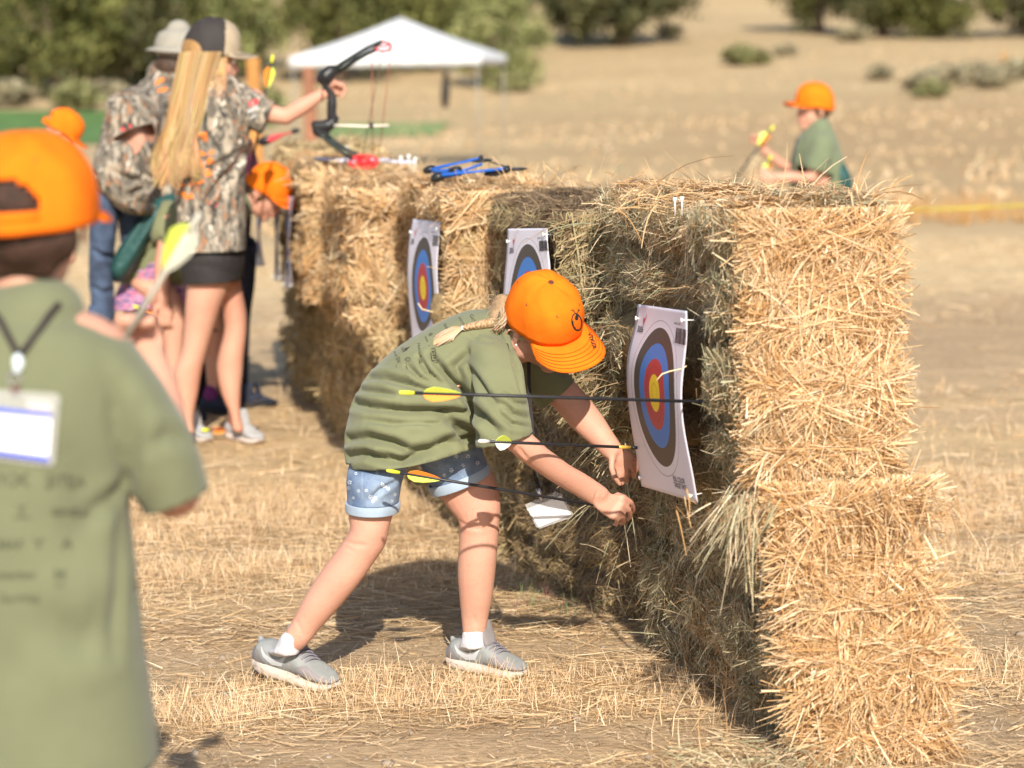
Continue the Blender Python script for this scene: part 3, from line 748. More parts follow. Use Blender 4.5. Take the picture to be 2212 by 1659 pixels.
def head_prims(v, C, Fv, Uv, k=1.0, ears=True, necklen=0):
    Fv = Fv.normalized(); Uv = (Uv-Fv*Uv.dot(Fv)).normalized(); Rv = Fv.cross(Uv)
    L = lambda f, r, u: C+(Fv*f+Rv*r+Uv*u)*k
    E = lambda c, a, b, d: v.ell(L(*c), Fv*a*k, Rv*b*k, Uv*d*k)
    E((-.012, 0, .03), .094, .074, .082); E((.03, 0, -.025), .058, .058, .078); E((.015, 0, -.068), .052, .05, .042)
    E((.058, 0, -.093), .024, .026, .022); E((.045, .026, -.03), .03, .028, .03); E((.045, -.026, -.03), .03, .028, .03)
    v.chain([(L(.083, 0, .004), .007*k), (L(.095, 0, -.014), .009*k), (L(.104, 0, -.03), .0115*k)], 10)
    for s in (-1, 1):
        v.ball(L(.092, s*.010, -.034), .009*k); E((.080, s*.026, .016), .012, .022, .008)
    E((.086, 0, -.056), .010, .021, .006); E((.083, 0, -.068), .011, .018, .007)
    if ears:
        for s in (-1, 1):
            pts = []
            for i in range(11):
                t = R(-60+i*27); pts.append((L(-.012-.017*math.cos(t)*.9, s*(.083+.006*math.cos(t)), -.006+.027*math.sin(t)), .0045*k))
            v.chain(pts, 8); E((-.006, s*.077, -.006), .012, .005, .022); v.ball(L(-.003, s*.079, -.034), .008*k)
    return L, Rv
def face_parts(parent, L, Rv, Fv, Uv, k, brow=(.25, .15, .08)):
    for s in (-1, 1):
        v = Vol(); v.ball(L(.0765, s*.030, .002), .0115*k); link('eye', py_mesh('eye', v.V, v.F), M_eye, parent)
        v = Vol(); v.ball(L(.0865, s*.031, .002), .0045*k); link('iris', py_mesh('iris', v.V, v.F), M_iris, parent)
        v = Vol(); v.chain([(L(.084, s*.014, .020), .002*k), (L(.088, s*.028, .025), .003*k), (L(.078, s*.045, .020), .002*k)], 6)
        link('eyebrow', py_mesh('eyebrow', v.V, v.F), M_brow, parent)
    v = Vol(); v.ell(L(.0925, 0, -.0585), Fv*.005*k, Rv*.019*k, Uv*.004*k); v.ell(L(.0905, 0, -.067), Fv*.006*k, Rv*.016*k, Uv*.005*k)
    link('lips', py_mesh('lips', v.V, v.F), M_lip, parent)
M_eye = mat('eye_white', (.75, .73, .70), .2, 0); M_iris = mat('iris', (.05, .04, .03), .2, 0); M_brow = mat('eyebrow_hair', (.16, .09, .04), .8, .1)
M_lip = mat('lip', (.50, .17, .13), .45, .05)
def skinmat(name, c):
    m, t, p = newmat(name); L = t.links; co = N(t, 'ShaderNodeTexCoord')
    def nz(s, d): n = N(t, 'ShaderNodeTexNoise'); n.inputs['Scale'].default_value = s; n.inputs['Detail'].default_value = d; L.new(co.outputs['Object'], n.inputs[0]); return n.outputs[0]
    def ramp(a, lo, hi, o0, o1): r = N(t, 'ShaderNodeMapRange'); r.inputs[1].default_value = lo; r.inputs[2].default_value = hi; r.inputs[3].default_value = o0; r.inputs[4].default_value = o1; L.new(a, r.inputs[0]); return r.outputs[0]
    m1 = N(t, 'ShaderNodeMix', data_type='RGBA'); m1.inputs[6].default_value = (*c, 1); m1.inputs[7].default_value = (c[0]*.96, c[1]*.76, c[2]*.74, 1); L.new(ramp(nz(6, 3), .40, .72, 0, .6), m1.inputs[0])
    m2 = N(t, 'ShaderNodeMix', data_type='RGBA'); L.new(m1.outputs[2], m2.inputs[6]); m2.inputs[7].default_value = (c[0]*.78, c[1]*.66, c[2]*.60, 1); L.new(ramp(nz(90, 6), .60, .74, 0, .4), m2.inputs[0])
    m3 = N(t, 'ShaderNodeMix', data_type='RGBA'); L.new(m2.outputs[2], m3.inputs[6]); m3.inputs[7].default_value = (c[0]*1.1, c[1]*1.2, c[2]*1.2, 1); L.new(ramp(nz(26, 4), .55, .75, 0, .2), m3.inputs[0])
    L.new(m3.outputs[2], p.inputs['Base Color']); p.inputs['Roughness'].default_value = .58; p.inputs['Specular IOR Level'].default_value = .28
    p.inputs['Subsurface Weight'].default_value = .15; p.inputs['Subsurface Scale'].default_value = .008; p.inputs['Subsurface Radius'].default_value = (1, .35, .2)
    b = N(t, 'ShaderNodeBump'); b.inputs['Distance'].default_value = .0012; b.inputs['Strength'].default_value = .8; L.new(nz(180, 5), b.inputs['Height']); L.new(b.outputs[0], p.inputs['Normal'])
    return m
M_skin = skinmat('fair_skin', (.58, .315, .225)); M_skin2 = skinmat('warm_skin', (.56, .30, .21)); M_skin3 = skinmat('tanned_skin', (.48, .26, .17))
M_orange = mat('blaze_orange_cotton', (.84, .17, .010), .95, .13, 16, .0012, 60, .08)
M_orange_d = mat('orange_seam', (.36, .05, .004), .8, .05)
M_black = mat('black_fabric', (.025, .022, .022), .7, .1, 40); M_blackp = mat('black_plastic', (.02, .02, .022), .35, .05)

TONE = [1.0]
def hair_strands(name, roots, tips_fn, n, m, parent, wd=.0011, pal=None, seg=9):
    """roots(n) -> start points; tips_fn(i, t) path"""
    V = []; Fc = []; C = []
    for i in range(n):
        path = tips_fn(i); c = pal[random.randrange(len(pal))]; tn = TONE[0]; c = [max(0, tn*x*(1+random.gauss(0, .12))) for x in c]
        k = len(V); q = len(path)
        for j, p in enumerate(path):
            d = (path[min(j+1, q-1)]-path[max(j-1, 0)]).normalized(); s = d.cross((CAMP-p).normalized()+Vector((.3*math.sin(i), .3*math.cos(i*1.7), 0))).normalized()
            w_ = wd*(1 if j < q-2 else .5); V += [p-s*w_, p+s*w_]; C += [c, c]
        for j in range(q-1): Fc.append((k+2*j, k+2*j+1, k+2*j+3, k+2*j+2))
    o = link(name, np_mesh(name, [v[:] for v in V], Fc, np.array(C)), m, parent, smooth=True); return o
M_hair = attr_mat('hair', .42, .5, .15)

def cap(parent, C, Fv, Uv, k=1.0, m=None, seam=None, back_open=True, mesh_back=None, logo=None, brimk=1.0, a=.100, b=.083, h=.108, brim_mat=None, bw=.088, low=1.10):
    """C: centre of the head band"""
    m = m or M_orange; seam = seam or M_orange_d
    Fv = Fv.normalized(); Uv = (Uv-Fv*Uv.dot(Fv)).normalized(); Rv = Fv.cross(Uv)
    L = lambda f, r, u: C+(Fv*f+Rv*r+Uv*u)*k
    def crown(th, ph, off=0):
        puff = 1+.018*abs(math.sin(3*th+math.pi/2))*math.sin(ph)
        s = math.sin(ph)**.80; fr = a*s*math.cos(th)*puff; rr = b*s*math.sin(th)*puff
        u = h*math.copysign(abs(math.cos(ph))**.9, math.cos(ph)); u += .012*math.cos(th)*math.sin(ph)**2
        dent = .0045*math.sin(th*5+1)*math.sin(ph*3)+.0025*math.sin(th*9+ph*7)
        q = Vector((fr, rr, u)); q *= 1+off+dent*3; return L(q.x, q.y, q.z)
    nt_, np_ = 84, 22; V = [crown(0, .001)]; Fc = []; mb = []
    phm = math.pi/2*low
    for j in range(1, np_+1):
        for i in range(nt_): V.append(crown(2*math.pi*i/nt_, phm*j/np_))
    for i in range(nt_): Fc.append((0, 1+i, 1+(i+1) % nt_))
    for j in range(np_-1):
        ph = phm*(j+1)/np_; u = math.cos(ph)*h
        for i in range(nt_):
            th = 2*math.pi*(i+.5)/nt_-math.pi; dth = abs(th+math.pi) if th < 0 else abs(math.pi-th)   # distance from the back
            th0 = 2*math.pi*(i+.5)/nt_; dth = abs(th0-math.pi)
            if back_open and dth < .52 and .014 < u < .014+.036*math.sqrt(max(0, 1-(dth/.52)**2)): continue
            Fc.append((1+j*nt_+i, 1+(j+1)*nt_+i, 1+(j+1)*nt_+(i+1) % nt_, 1+j*nt_+(i+1) % nt_))
    me = py_mesh('cap', V, Fc)
    co = link('cap', me, m, parent); sm = co.modifiers.new('thickness', 'SOLIDIFY'); sm.thickness = .0022*k
    if mesh_back:
        me.materials.append(mesh_back)
        for p in me.polygons:
            c = p.center; c = WM[parent] @ c; rel = (c-C).dot(Fv)/k
            if rel < .028: p.material_index = 1
    # brim
    nb, mr_ = 26, 9; V = []; Fc = []
    def brim(p, t):
        th = p*R(66); I = Vector((a*math.cos(th), b*math.sin(th), .010*math.cos(th)))
        O = Vector((a*.45+.122*max(0, math.cos(p*math.pi/2))**.62*brimk+.0, bw*math.sin(p*math.pi/2), 0))
        if abs(p) > .999: O = I.copy()
        q = I.lerp(O, t) if True else I
        # keep outer arc smooth
        q.z = .010*math.cos(th)*(1-t) - .020*(q.y/.08)**2*(.3+.7*t) + .004*t; return L(q.x, q.y, q.z)
    for j in range(mr_+1):
        for i in range(nb+1): V.append(brim(-1+2*i/nb, j/mr_))
    for j in range(mr_):
        for i in range(nb): Fc.append((j*(nb+1)+i, j*(nb+1)+i+1, (j+1)*(nb+1)+i+1, (j+1)*(nb+1)+i))
    bo = link('brim', py_mesh('brim', V, Fc), brim_mat or m, co); s2 = bo.modifiers.new('thickness', 'SOLIDIFY'); s2.thickness = .003*k
    off = Uv*.0016*k
    for t in (.35, .48, .61, .74, .87):
        link('stitching', tube_mesh('stitching', [brim(-.93+1.86*i/30, t)+off for i in range(31)], .0005*k, 4), seam, co)
    for q in range(6):
        for dd in (-.035, .035):
            th = q*math.pi/3+dd
            if back_open and abs(th-math.pi) < .3: pm = .62
            else: pm = 1
            link('seam', tube_mesh('seam', [crown(th, phm*pm*(.04+.96*i/16), .006) for i in range(17)], .0004*k, 4), seam, co)
        th = (q+.5)*math.pi/3; c_ = crown(th, .85, .012); c2 = crown(th+.03, .85, .012)
        nrm = (c_-C).normalized(); u1 = nrm.orthogonal().normalized(); u2 = nrm.cross(u1)
        link('eyelet', tube_mesh('eyelet', [c_+(u1*math.cos(x)+u2*math.sin(x))*.0026*k for x in np.linspace(0, 6.28, 11)[:-1]], .0013*k, 6, closed=True), M_eyelet, co)
    v = Vol(); v.ell(crown(0, .001)+Uv*.001*k, Fv*.0075*k, Rv*.0075*k, Uv*.0035*k); link('button', py_mesh('button', v.V, v.F), M_eyelet if m is M_orange else m, co)
    if back_open:
        link('strap', tube_mesh('strap', [crown(math.pi-.5+i*.1, math.pi/2*.985, .008) for i in range(11)], .005*k, 6), m, co)
    return co, L, crown
M_eyelet = mat('dark_brown_thread', (.10, .035, .02), .7, .05)

# ---------------------------------------------------------------- arrows
M_carbon = mat('black_carbon_shaft', (.022, .022, .025), .38, .1, 60)
M_fy = mat('yellow_green_vane', (.60, .70, .10), .5, .06)
M_fo = mat('orange_vane', (.92, .28, .04), .5, .04); M_fw = mat('white_vane', (.80, .78, .72), .5, .04); M_nock = mat('yellow_nock', (.78, .80, .05), .35, .03)
M_gold_ = mat('gold_band', (.72, .45, .08), .35, .1, metal=.3); M_grey = mat('pale_grey_shaft', (.46, .45, .38), .5, .05)
def arrow(label, A, B, r=.0034, nock=None, vanes=None, vlen=.075, vh=.014, voff=.045, tip=True, band=None, roll=.5, shaft=None, group='arrows'):
    """A nock end, B point end"""
    d = (B-A).normalized(); t = thing('arrow', label, 'arrow', A, group=group)
    link('shaft', tube_mesh('shaft', [A+d*.02, A+(B-A)*.5, B], r, 10), shaft or M_carbon, t)
    link('nock', tube_mesh('nock', [A-d*.006, A-d*.002, A+d*.012, A+d*.026], 0, 8, rad=[r*.7, r*1.15, r*1.3, r*1.15]), nock or M_nock, t)
    u = d.cross(Vector((0, 1, 0))).normalized(); v = d.cross(u).normalized(); vanes = vanes or (M_fy, M_fo, M_fo)
    for q in range(3):
        an = roll+q*2*math.pi/3; rd = u*math.cos(an)+v*math.sin(an); sd = d.cross(rd)*.0006
        prof = [(0, .0), (.05, .55), (.22, 1), (.5, .85), (.8, .45), (1, .02)]
        V = []
        for s in (-1, 1):
            for x, y in prof: V.append(A+d*(voff+x*vlen)+rd*(r*.8+y*vh)+sd*s)
            for x in (1, 0): V.append(A+d*(voff+x*vlen)+rd*r*.8+sd*s)
        n = len(prof)+2; Fc = [tuple(range(n)), tuple(range(2*n-1, n-1, -1))]+[(i, n+i, n+(i+1) % n, (i+1) % n) for i in range(n)]
        link('vane', py_mesh('vane', V, Fc), vanes[q], t, smooth=False)
    if tip: link('point', tube_mesh('point', [B-d*.012, B+d*.004, B+d*.022], 0, 10, rad=[r*1.12, r*1.12, r*.4]), M_blackp, t)
    if band:
        x0, x1 = band; link('band', tube_mesh('band', [A+(B-A)*x0, A+(B-A)*x1], r*1.18, 10), M_gold_, t)
    return t

# ---------------------------------------------------------------- the bending girl
girl = thing('person', 'girl in orange cap and olive tee bending to pull an arrow from the hay', 'person', (-.3, 5.65, 0))
Y0 = 5.60
v = Vol()
gF = Vector((.62, -.52, -.58)).normalized(); gU = Vector((.146, -.65, .739)); gU = (gU-gF*gU.dot(gF)).normalized()
gC = PY(1167, 703, Y0-.02)
gL, gR = head_prims(v, gC, gF, gU, .92)
v.chain([(PY(1135, 735, Y0), .050), (PY(1105, 748, Y0+.03), .047), (PY(1070, 765, Y0+.04), .055)])
v.loft([(PY(1060, 770, Y0+.05), Vector((.06, 0, .06)), Vector((0, .12, 0))), (PY(950, 850, Y0+.05), Vector((.08, 0, .08)), Vector((0, .12, 0))), (PY(860, 930, Y0+.05), Vector((.09, 0, .07)), Vector((0, .13, 0)))])
# near arm (hers on the camera side)
v.limb([(1040, 800, 1110, 790, 5.47, .045), (1058, 890, 1132, 868, 5.44, .042), (1072, 945, 1142, 926, 5.43, .037), (1102, 974, 1163, 950, 5.435, .035), (1128, 996, 1182, 968, 5.445, .033), (1151, 1013, 1198, 980, 5.46, .031), (1190, 1039, 1230, 1004, 5.49, .030), (1222, 1058, 1258, 1020, 5.515, .028), (1256, 1078, 1287, 1038, 5.54, .025), (1282, 1096, 1312, 1056, 5.56, .024)])
# far arm
v.limb([(1110, 790, 1190, 770, 5.80, .042), (1150, 835, 1232, 815, 5.80, .04), (1196, 880, 1262, 848, 5.78, .038), (1236, 925, 1298, 892, 5.76, .036), (1278, 962, 1322, 930, 5.74, .031), (1302, 985, 1340, 958, 5.73, .025)])
# near hand: back of the hand, fingers folded over the shaft into the hay
def hand(v, wrist, knuck, side, nrm, fingers, thumb, k=1.0, pr=.012):
    """palm between wrist and knuckle line"""
    c = (wrist+knuck)*.5; d = (knuck-wrist)
    v.loft([(wrist, side*.022*k, nrm*.016*k), (wrist.lerp(knuck, .35), side*.030*k, nrm*.017*k), (wrist.lerp(knuck, .75), side*.036*k, nrm*.015*k), (knuck, side*.036*k, nrm*.013*k)], 16)
    for f in fingers: v.chain(f, 10)
    v.chain(thumb, 10)
def fing(pts, r=.0085): return [(PY(x, y, Y), r*(1-.12*i)) for i, (x, y, Y) in enumerate(pts)]
wr = PY(1296, 1083, 5.55); kn = PY(1336, 1098, 5.57)
sd_ = (PY(1345, 1072, 5.57)-PY(1325, 1124, 5.55)).normalized(); nm_ = Vector((-.35, -.9, .1)).normalized()
hand(v, wr, kn, sd_, nm_, [
    fing([(1343, 1074, 5.575), (1362, 1084, 5.60), (1369, 1100, 5.63), (1362, 1112, 5.65)]),
    fing([(1341, 1088, 5.565), (1358, 1101, 5.59), (1362, 1117, 5.62), (1354, 1124, 5.64)]),
    fing([(1335, 1103, 5.555), (1347, 1116, 5.58), (1348, 1129, 5.61), (1340, 1131, 5.63)]),
    fing([(1325, 1114, 5.55), (1333, 1123, 5.57), (1332, 1133, 5.59), (1325, 1133, 5.61)], .0075)],
    fing([(1318, 1078, 5.59), (1335, 1070, 5.62), (1350, 1074, 5.65), (1358, 1086, 5.66)], .0095), .9)
# far hand, darker, reaching behind the sheet
wr = PY(1322, 972, 5.73); kn = PY(1346, 996, 5.73)
sd_ = (PY(1368, 985, 5.73)-PY(1326, 1010, 5.73)).normalized(); nm_ = Vector((.1, -.95, .1)).normalized()
hand(v, wr, kn, sd_, nm_, [
    fing([(1362, 986, 5.73), (1378, 998, 5.74), (1382, 1014, 5.76)]), fing([(1356, 997, 5.73), (1368, 1012, 5.74), (1370, 1030, 5.76)]),
    fing([(1345, 1005, 5.73), (1354, 1022, 5.73), (1356, 1040, 5.75)]), fing([(1334, 1010, 5.73), (1338, 1028, 5.73), (1344, 1046, 5.74)], .0078)],
    fing([(1322, 990, 5.71), (1321, 1012, 5.70), (1328, 1032, 5.70), (1340, 1048, 5.71)], .009), .88)
# legs: near (left in the picture) and far
v.limb([(770, 985, 870, 975, 5.60, .060), (752, 1050, 868, 1045, 5.57, .07), (752, 1105, 851, 1105, 5.56, .06), (756, 1140, 840, 1145, 5.55, .052), (744, 1165, 832, 1178, 5.55, .048), (722, 1196, 810, 1212, 5.55, .046), (694, 1232, 775, 1262, 5.55, .048), (660, 1285, 728, 1318, 5.56, .043), (634, 1335, 690, 1360, 5.57, .034), (612, 1375, 664, 1392, 5.57, .026), (603, 1398, 645, 1408, 5.58, .02)])
v.limb([(910, 960, 1010, 925, 5.70, .075), (925, 1005, 1030, 975, 5.70, .07), (945, 1060, 1062, 1015, 5.69, .064), (968, 1098, 1078, 1060, 5.68, .058), (988, 1122, 1082, 1100, 5.67, .052), (992, 1150, 1078, 1150, 5.67, .046), (990, 1190, 1074, 1195, 5.67, .045), (988, 1240, 1070, 1240, 5.68, .046), (992, 1290, 1064, 1290, 5.69, .040), (996, 1330, 1056, 1330, 5.70, .032), (999, 1362, 1050, 1362, 5.70, .026), (1003, 1388, 1046, 1386, 5.70, .02)])
bme = remesh(v, .0042, 5)
folds(bme, [([(1122, 968), (1130, 980), (1140, 992)], .0022, .005), ([(742, 1168), (765, 1176), (790, 1178)], .0012, .006), ([(745, 1182), (765, 1188)], .0010, .005), ([(995, 1128), (1015, 1140), (1040, 1142)], .0014, .006), ([(1040, 1100), (1062, 1112), (1066, 1135)], .0012, .008),
    ([(1290, 1062), (1284, 1080), (1278, 1096)], .0010, .004), ([(640, 1340), (650, 1360), (655, 1375)], .0008, .006), ([(1025, 1330), (1028, 1350)], .0010, .006)], .0005, 16)
gbody = link('body', bme, M_skin, girl)
face_parts(girl, gL, gR, gF, gU, .92)
v = Vol(); v.ball(PY(1115, 745, 5.515), .0028); link('earring', py_mesh('earring', v.V, v.F), mat('pearl', (.8, .78, .74), .2, 0, metal=.3), girl)

# --- shirt
def torso(L, n=30, e=.86):
    secs = []
    A = np.array(L, float); out = []
    k = 4
    for i in range(len(A)-1):
        p0 = A[max(i-1, 0)]; p1 = A[i]; p2 = A[i+1]; p3 = A[min(i+2, len(A)-1)]
        for j in range(k):
            t = j/k; out.append(.5*((2*p1)+(-p0+p2)*t+(2*p0-5*p1+4*p2-p3)*t*t+(-p0+3*p1-3*p2+p3)*t**3))
    out.append(A[-1])
    for xl, yl, xr, yr, Y, rd in out:
        a = PY(xl, yl, Y); b = PY(xr, yr, Y); secs.append(((a+b)*.5, (b-a)*.5, Vector((0, rd, 0))))
    return secs
M_olive, t_, p_ = newmat('olive_cotton')
def cottonmat(name, col, var=.07, heather=0):
    m, t, p = newmat(name); L = t.links; co = N(t, 'ShaderNodeTexCoord')
    n = N(t, 'ShaderNodeTexNoise'); n.inputs['Scale'].default_value = 14; n.inputs['Detail'].default_value = 5; L.new(co.outputs['Object'], n.inputs[0])
    mr = N(t, 'ShaderNodeMapRange'); mr.inputs[1].default_value = .3; mr.inputs[2].default_value = .7; mr.inputs[3].default_value = 1-var; mr.inputs[4].default_value = 1+var; L.new(n.outputs[0], mr.inputs[0])
    vm = N(t, 'ShaderNodeVectorMath', operation='SCALE'); vm.inputs[0].default_value = col; L.new(mr.outputs[0], vm.inputs['Scale']); L.new(vm.outputs[0], p.inputs['Base Color'])
    p.inputs['Roughness'].default_value = .9; p.inputs['Specular IOR Level'].default_value = .15; p.inputs['Sheen Weight'].default_value = .15
    wv = N(t, 'ShaderNodeTexNoise'); wv.inputs['Scale'].default_value = 700; L.new(co.outputs['Object'], wv.inputs[0])
    n2 = N(t, 'ShaderNodeTexNoise'); n2.inputs['Scale'].default_value = 38; n2.inputs['Detail'].default_value = 4; n2.inputs['Distortion'].default_value = .8; L.new(co.outputs['Object'], n2.inputs[0])
    b1 = N(t, 'ShaderNodeBump'); b1.inputs['Distance'].default_value = .0006; L.new(wv.outputs[0], b1.inputs['Height'])
    b2 = N(t, 'ShaderNodeBump'); b2.inputs['Distance'].default_value = .002; b2.inputs['Strength'].default_value = .4; L.new(n2.outputs[0], b2.inputs['Height']); L.new(b1.outputs[0], b2.inputs['Normal']); L.new(b2.outputs[0], p.inputs['Normal'])
    return m
M_olive = cottonmat('olive_cotton', (.172, .180, .098)); M_print = mat('dark_shirt_print', (.055, .05, .035), .85, .1)
v = Vol()
v.loft(torso([(750, 975, 1045, 950, 5.64, .150), (748, 925, 1030, 935, 5.64, .152), (768, 862, 1030, 915, 5.64, .150), (800, 808, 1045, 895, 5.64, .148), (845, 762, 1065, 872, 5.645, .148), (905, 722, 1092, 850, 5.65, .150), (965, 690, 1112, 830, 5.655, .148), (1015, 672, 1122, 800, 5.655, .125), (1055, 672, 1122, 775, 5.65, .09)]), 34, True, .88)
# lower drape, down to the hem
v.loft(torso([(760, 900, 1020, 900, 5.63, .155), (749, 950, 1030, 935, 5.63, .158), (747, 985, 1020, 960, 5.63, .160), (756, 1018, 985, 993, 5.63, .160), (770, 1040, 950, 1015, 5.63, .160)]), 34, False, .9)
# sleeves
v.limb([(1010, 740, 1095, 740, 5.55, .07), (1020, 800, 1125, 785, 5.49, .068), (1028, 850, 1134, 835, 5.45, .064), (1030, 900, 1140, 880, 5.435, .062), (1030, 945, 1148, 925, 5.43, .062), (1032, 985, 1156, 965, 5.43, .062)])
v.limb([(1075, 770, 1150, 735, 5.77, .06), (1110, 815, 1195, 775, 5.80, .06), (1140, 852, 1226, 806, 5.80, .058), (1165, 885, 1255, 840, 5.80, .056)])
v.chain([(PY(1075, 722, 5.64), .078), (PY(1102, 745, 5.63), .062)])
sme = remesh(v, .0048, 6)
cl = [
    ([(965, 800), (1000, 850), (1040, 900), (1075, 935)], .012, .014),            # drag lines from the sleeve
    ([(1010, 765), (985, 790), (1010, 850), (1035, 905)], .010, .011),
    ([(1020, 800), (1050, 850), (1080, 880)], .008, .010),
    ([(930, 765), (955, 800), (985, 835), (1020, 870)], .011, .010),
    ([(905, 770), (925, 805), (965, 835)], .009, .008),
    ([(880, 790), (905, 815), (945, 832)], .007, .007),
    ([(780, 815), (830, 815), (880, 830), (935, 848)], .011, .011),
    ([(770, 842), (820, 848), (850, 853)], .006, .008),
    ([(752, 868), (800, 880), (870, 888), (960, 890), (1010, 888)], .014, .012),
    ([(960, 895), (1000, 930), (1030, 955)], .014, .016),
    ([(752, 950), (800, 945), (850, 958), (885, 975), (930, 968), (1010, 930)], .014, .013),
    ([(752, 985), (790, 980), (830, 992), (865, 1000), (900, 985), (980, 968)], .013, .012),
    ([(830, 975), (870, 992), (905, 990)], .010, .010),
    ([(1085, 870), (1110, 895), (1140, 905)], .007, .008), ([(1075, 890), (1105, 915), (1142, 922)], .006, .008), ([(1090, 850), (1115, 870), (1138, 875)], .006, .007),
    ([(1105, 770), (1118, 810), (1128, 850)], .006, .008), ([(1098, 745), (1105, 770), (1120, 800)], .006, .006),
    ([(1000, 720), (1030, 735), (1060, 740)], .003, .010), ([(890, 905), (930, 915), (970, 910)], .004, .014), ([(800, 905), (850, 915), (900, 912)], .004, .014),
    ([(960, 960), (1000, 955), (1035, 940)], .010, .012)]
folds(sme, cl, .0009, 9)
hemp = PY(875, 1008, 5.63); hn = (PY(875, 1060, 5.63)-PY(870, 1008, 5.63)).normalized(); hn = Vector((.10, 0, -1)).normalized()
cut(sme, [(PY(1087, 950, 5.43), (PY(1098, 990, 5.43)-PY(1082, 930, 5.43)), .11), (PY(1196, 858, 5.80), PY(1225, 892, 5.8)-PY(1196, 858, 5.8), .10)])
# hem: an inclined cut lower at the back
bmx = bmesh.new(); bmx.from_mesh(sme)
p1 = PY(752, 1000, 5.63); p2 = PY(1040, 962, 5.63); pm = PY(870, 1019, 5.63)
kill = []
for f in bmx.faces:
    c = f.calc_center_median(); px, py = pxs([c[:]])[0]
    t = (px-752)/(1040-752); hem = 1011*(1-t)+962*t + 26*math.sin(math.pi*min(1, max(0, t)))**.8*(1-.6*t) - 14*(c.y-5.55)/.2*max(0, t-.3)
    if py > hem and px < 1060 and c.y > 5.44: kill.append(f)
    elif px < 760 and py > 1003: kill.append(f)
bmesh.ops.delete(bmx, geom=kill, context='FACES'); bmx.to_mesh(sme); bmx.free()
cut(sme, []); smooth_edge(sme, 14)
sb = bvh_of(sme)
cloth('shirt', sme, M_olive, girl, .0028)
# prints on the back of the tee, read down the spine
A_ = -82
decal('shirt_print', sb, [
    txt('YETI', 932, 750, 13, A_), bar(0, 0, 33, 1.8, 927, 747, 1, A_), bar(0, 0, 33, 1.8, 944, 745, 1, A_), bar(0, 0, 1.8, 18, 926.5, 747, 1, A_), bar(0, 0, 1.8, 18, 931, 779, 1, A_),
    txt('Hutterfield', 902, 742, 9.5, A_), bar(0, 0, 45, 2.2, 899, 743, 1, A_),
    txt('GoWild', 1014, 682, 11, -62), txt('KRYPTEK', 990, 688, 8, -60), txt('Sitka', 958, 702, 9, -60), txt('8', 926, 722, 12, -70), txt('outfit', 918, 728, 6, -70),
    txt('SJK', 857, 772, 11, A_), bar(0, 0, 22, 1.2, 853, 774, 1, A_), txt('Walmart', 874, 776, 6.5, A_), ringp(882, 777, 6, 5, 1.3), ringp(882, 777, 3.3, 2.6, 1.0),
    poly([(0, 0), (1, 1), (2, 6), (3.2, 1.3), (7, 3), (3.4, 0), (3.4, -4), (2, -1)], 874, 752, 2.2, -60), txt('alps', 868, 752, 7, -75), txt('no.8', 851, 760, 7, -70)],
    M_print, girl)
# sleeve and shoulder seams
M_seam = mat('olive_seam', (.15, .165, .08), .9, .05)
def surf_line(name, bvh, pl, r, m, parent, off=.0006, n=14):
    pts = []
    for i in range(len(pl)-1):
        for t in np.linspace(0, 1, n)[:-1]:
            h, nn = hit(bvh, pl[i][0]*(1-t)+pl[i+1][0]*t, pl[i][1]*(1-t)+pl[i+1][1]*t)
            if h: pts.append(h+nn*off*(1 if nn.dot(CAMP-h) > 0 else -1))
    if len(pts) > 2: return link(name, tube_mesh(name, pts, r, 5), m, parent)
surf_line('shoulder_seam', sb, [(1030, 712), (1058, 760), (1050, 800), (1052, 842)], .0009, M_seam, girl)
surf_line('sleeve_seam', sb, [(960, 842), (1000, 838), (1052, 842), (1110, 850)], .0008, M_seam, girl)
surf_line('sleeve_hem_stitch', sb, [(1034, 928), (1070, 940), (1110, 930), (1142, 912)], .0006, M_seam, girl)
surf_line('hem_stitch', sb, [(768, 1003), (830, 1010), (900, 1003), (980, 975), (1020, 960)], .0006, M_seam, girl)
v = Vol(); v.chain([(PY(1082, 700, 5.60), .012), (PY(1098, 745, 5.53), .010), (PY(1106, 775, 5.52), .009), (PY(1124, 800, 5.56), .008)]); link('collar', remesh(v, .003, 3), M_olive, girl)

# --- denim shorts
M_denim, t_, p_ = newmat('washed_denim'); L_ = t_.links; co_ = N(t_, 'ShaderNodeTexCoord')
n_ = N(t_, 'ShaderNodeTexNoise'); n_.inputs['Scale'].default_value = 9; n_.inputs['Detail'].default_value = 6; L_.new(co_.outputs['Object'], n_.inputs[0])
r_ = N(t_, 'ShaderNodeValToRGB'); r_.color_ramp.elements[0].position = .38; r_.color_ramp.elements[0].color = (.11, .165, .275, 1); r_.color_ramp.elements[1].position = .68; r_.color_ramp.elements[1].color = (.33, .41, .51, 1)
L_.new(n_.outputs[0], r_.inputs[0])
nf_ = N(t_, 'ShaderNodeTexNoise'); nf_.inputs['Scale'].default_value = 420; L_.new(co_.outputs['Object'], nf_.inputs[0])
mx_ = N(t_, 'ShaderNodeMix', data_type='RGBA', blend_type='OVERLAY'); mx_.inputs[0].default_value = .55; L_.new(r_.outputs[0], mx_.inputs[6]); L_.new(nf_.outputs[0], mx_.inputs[7])
L_.new(mx_.outputs[2], p_.inputs['Base Color']); p_.inputs['Roughness'].default_value = .9
b_ = N(t_, 'ShaderNodeBump'); b_.inputs['Distance'].default_value = .0008; L_.new(nf_.outputs[0], b_.inputs['Height']); L_.new(b_.outputs[0], p_.inputs['Normal'])
M_cuff = cottonmat('pale_denim_cuff', (.34, .42, .52), .12); M_flower = mat('white_flower_print', (.70, .74, .78), .8, .1)
v = Vol()
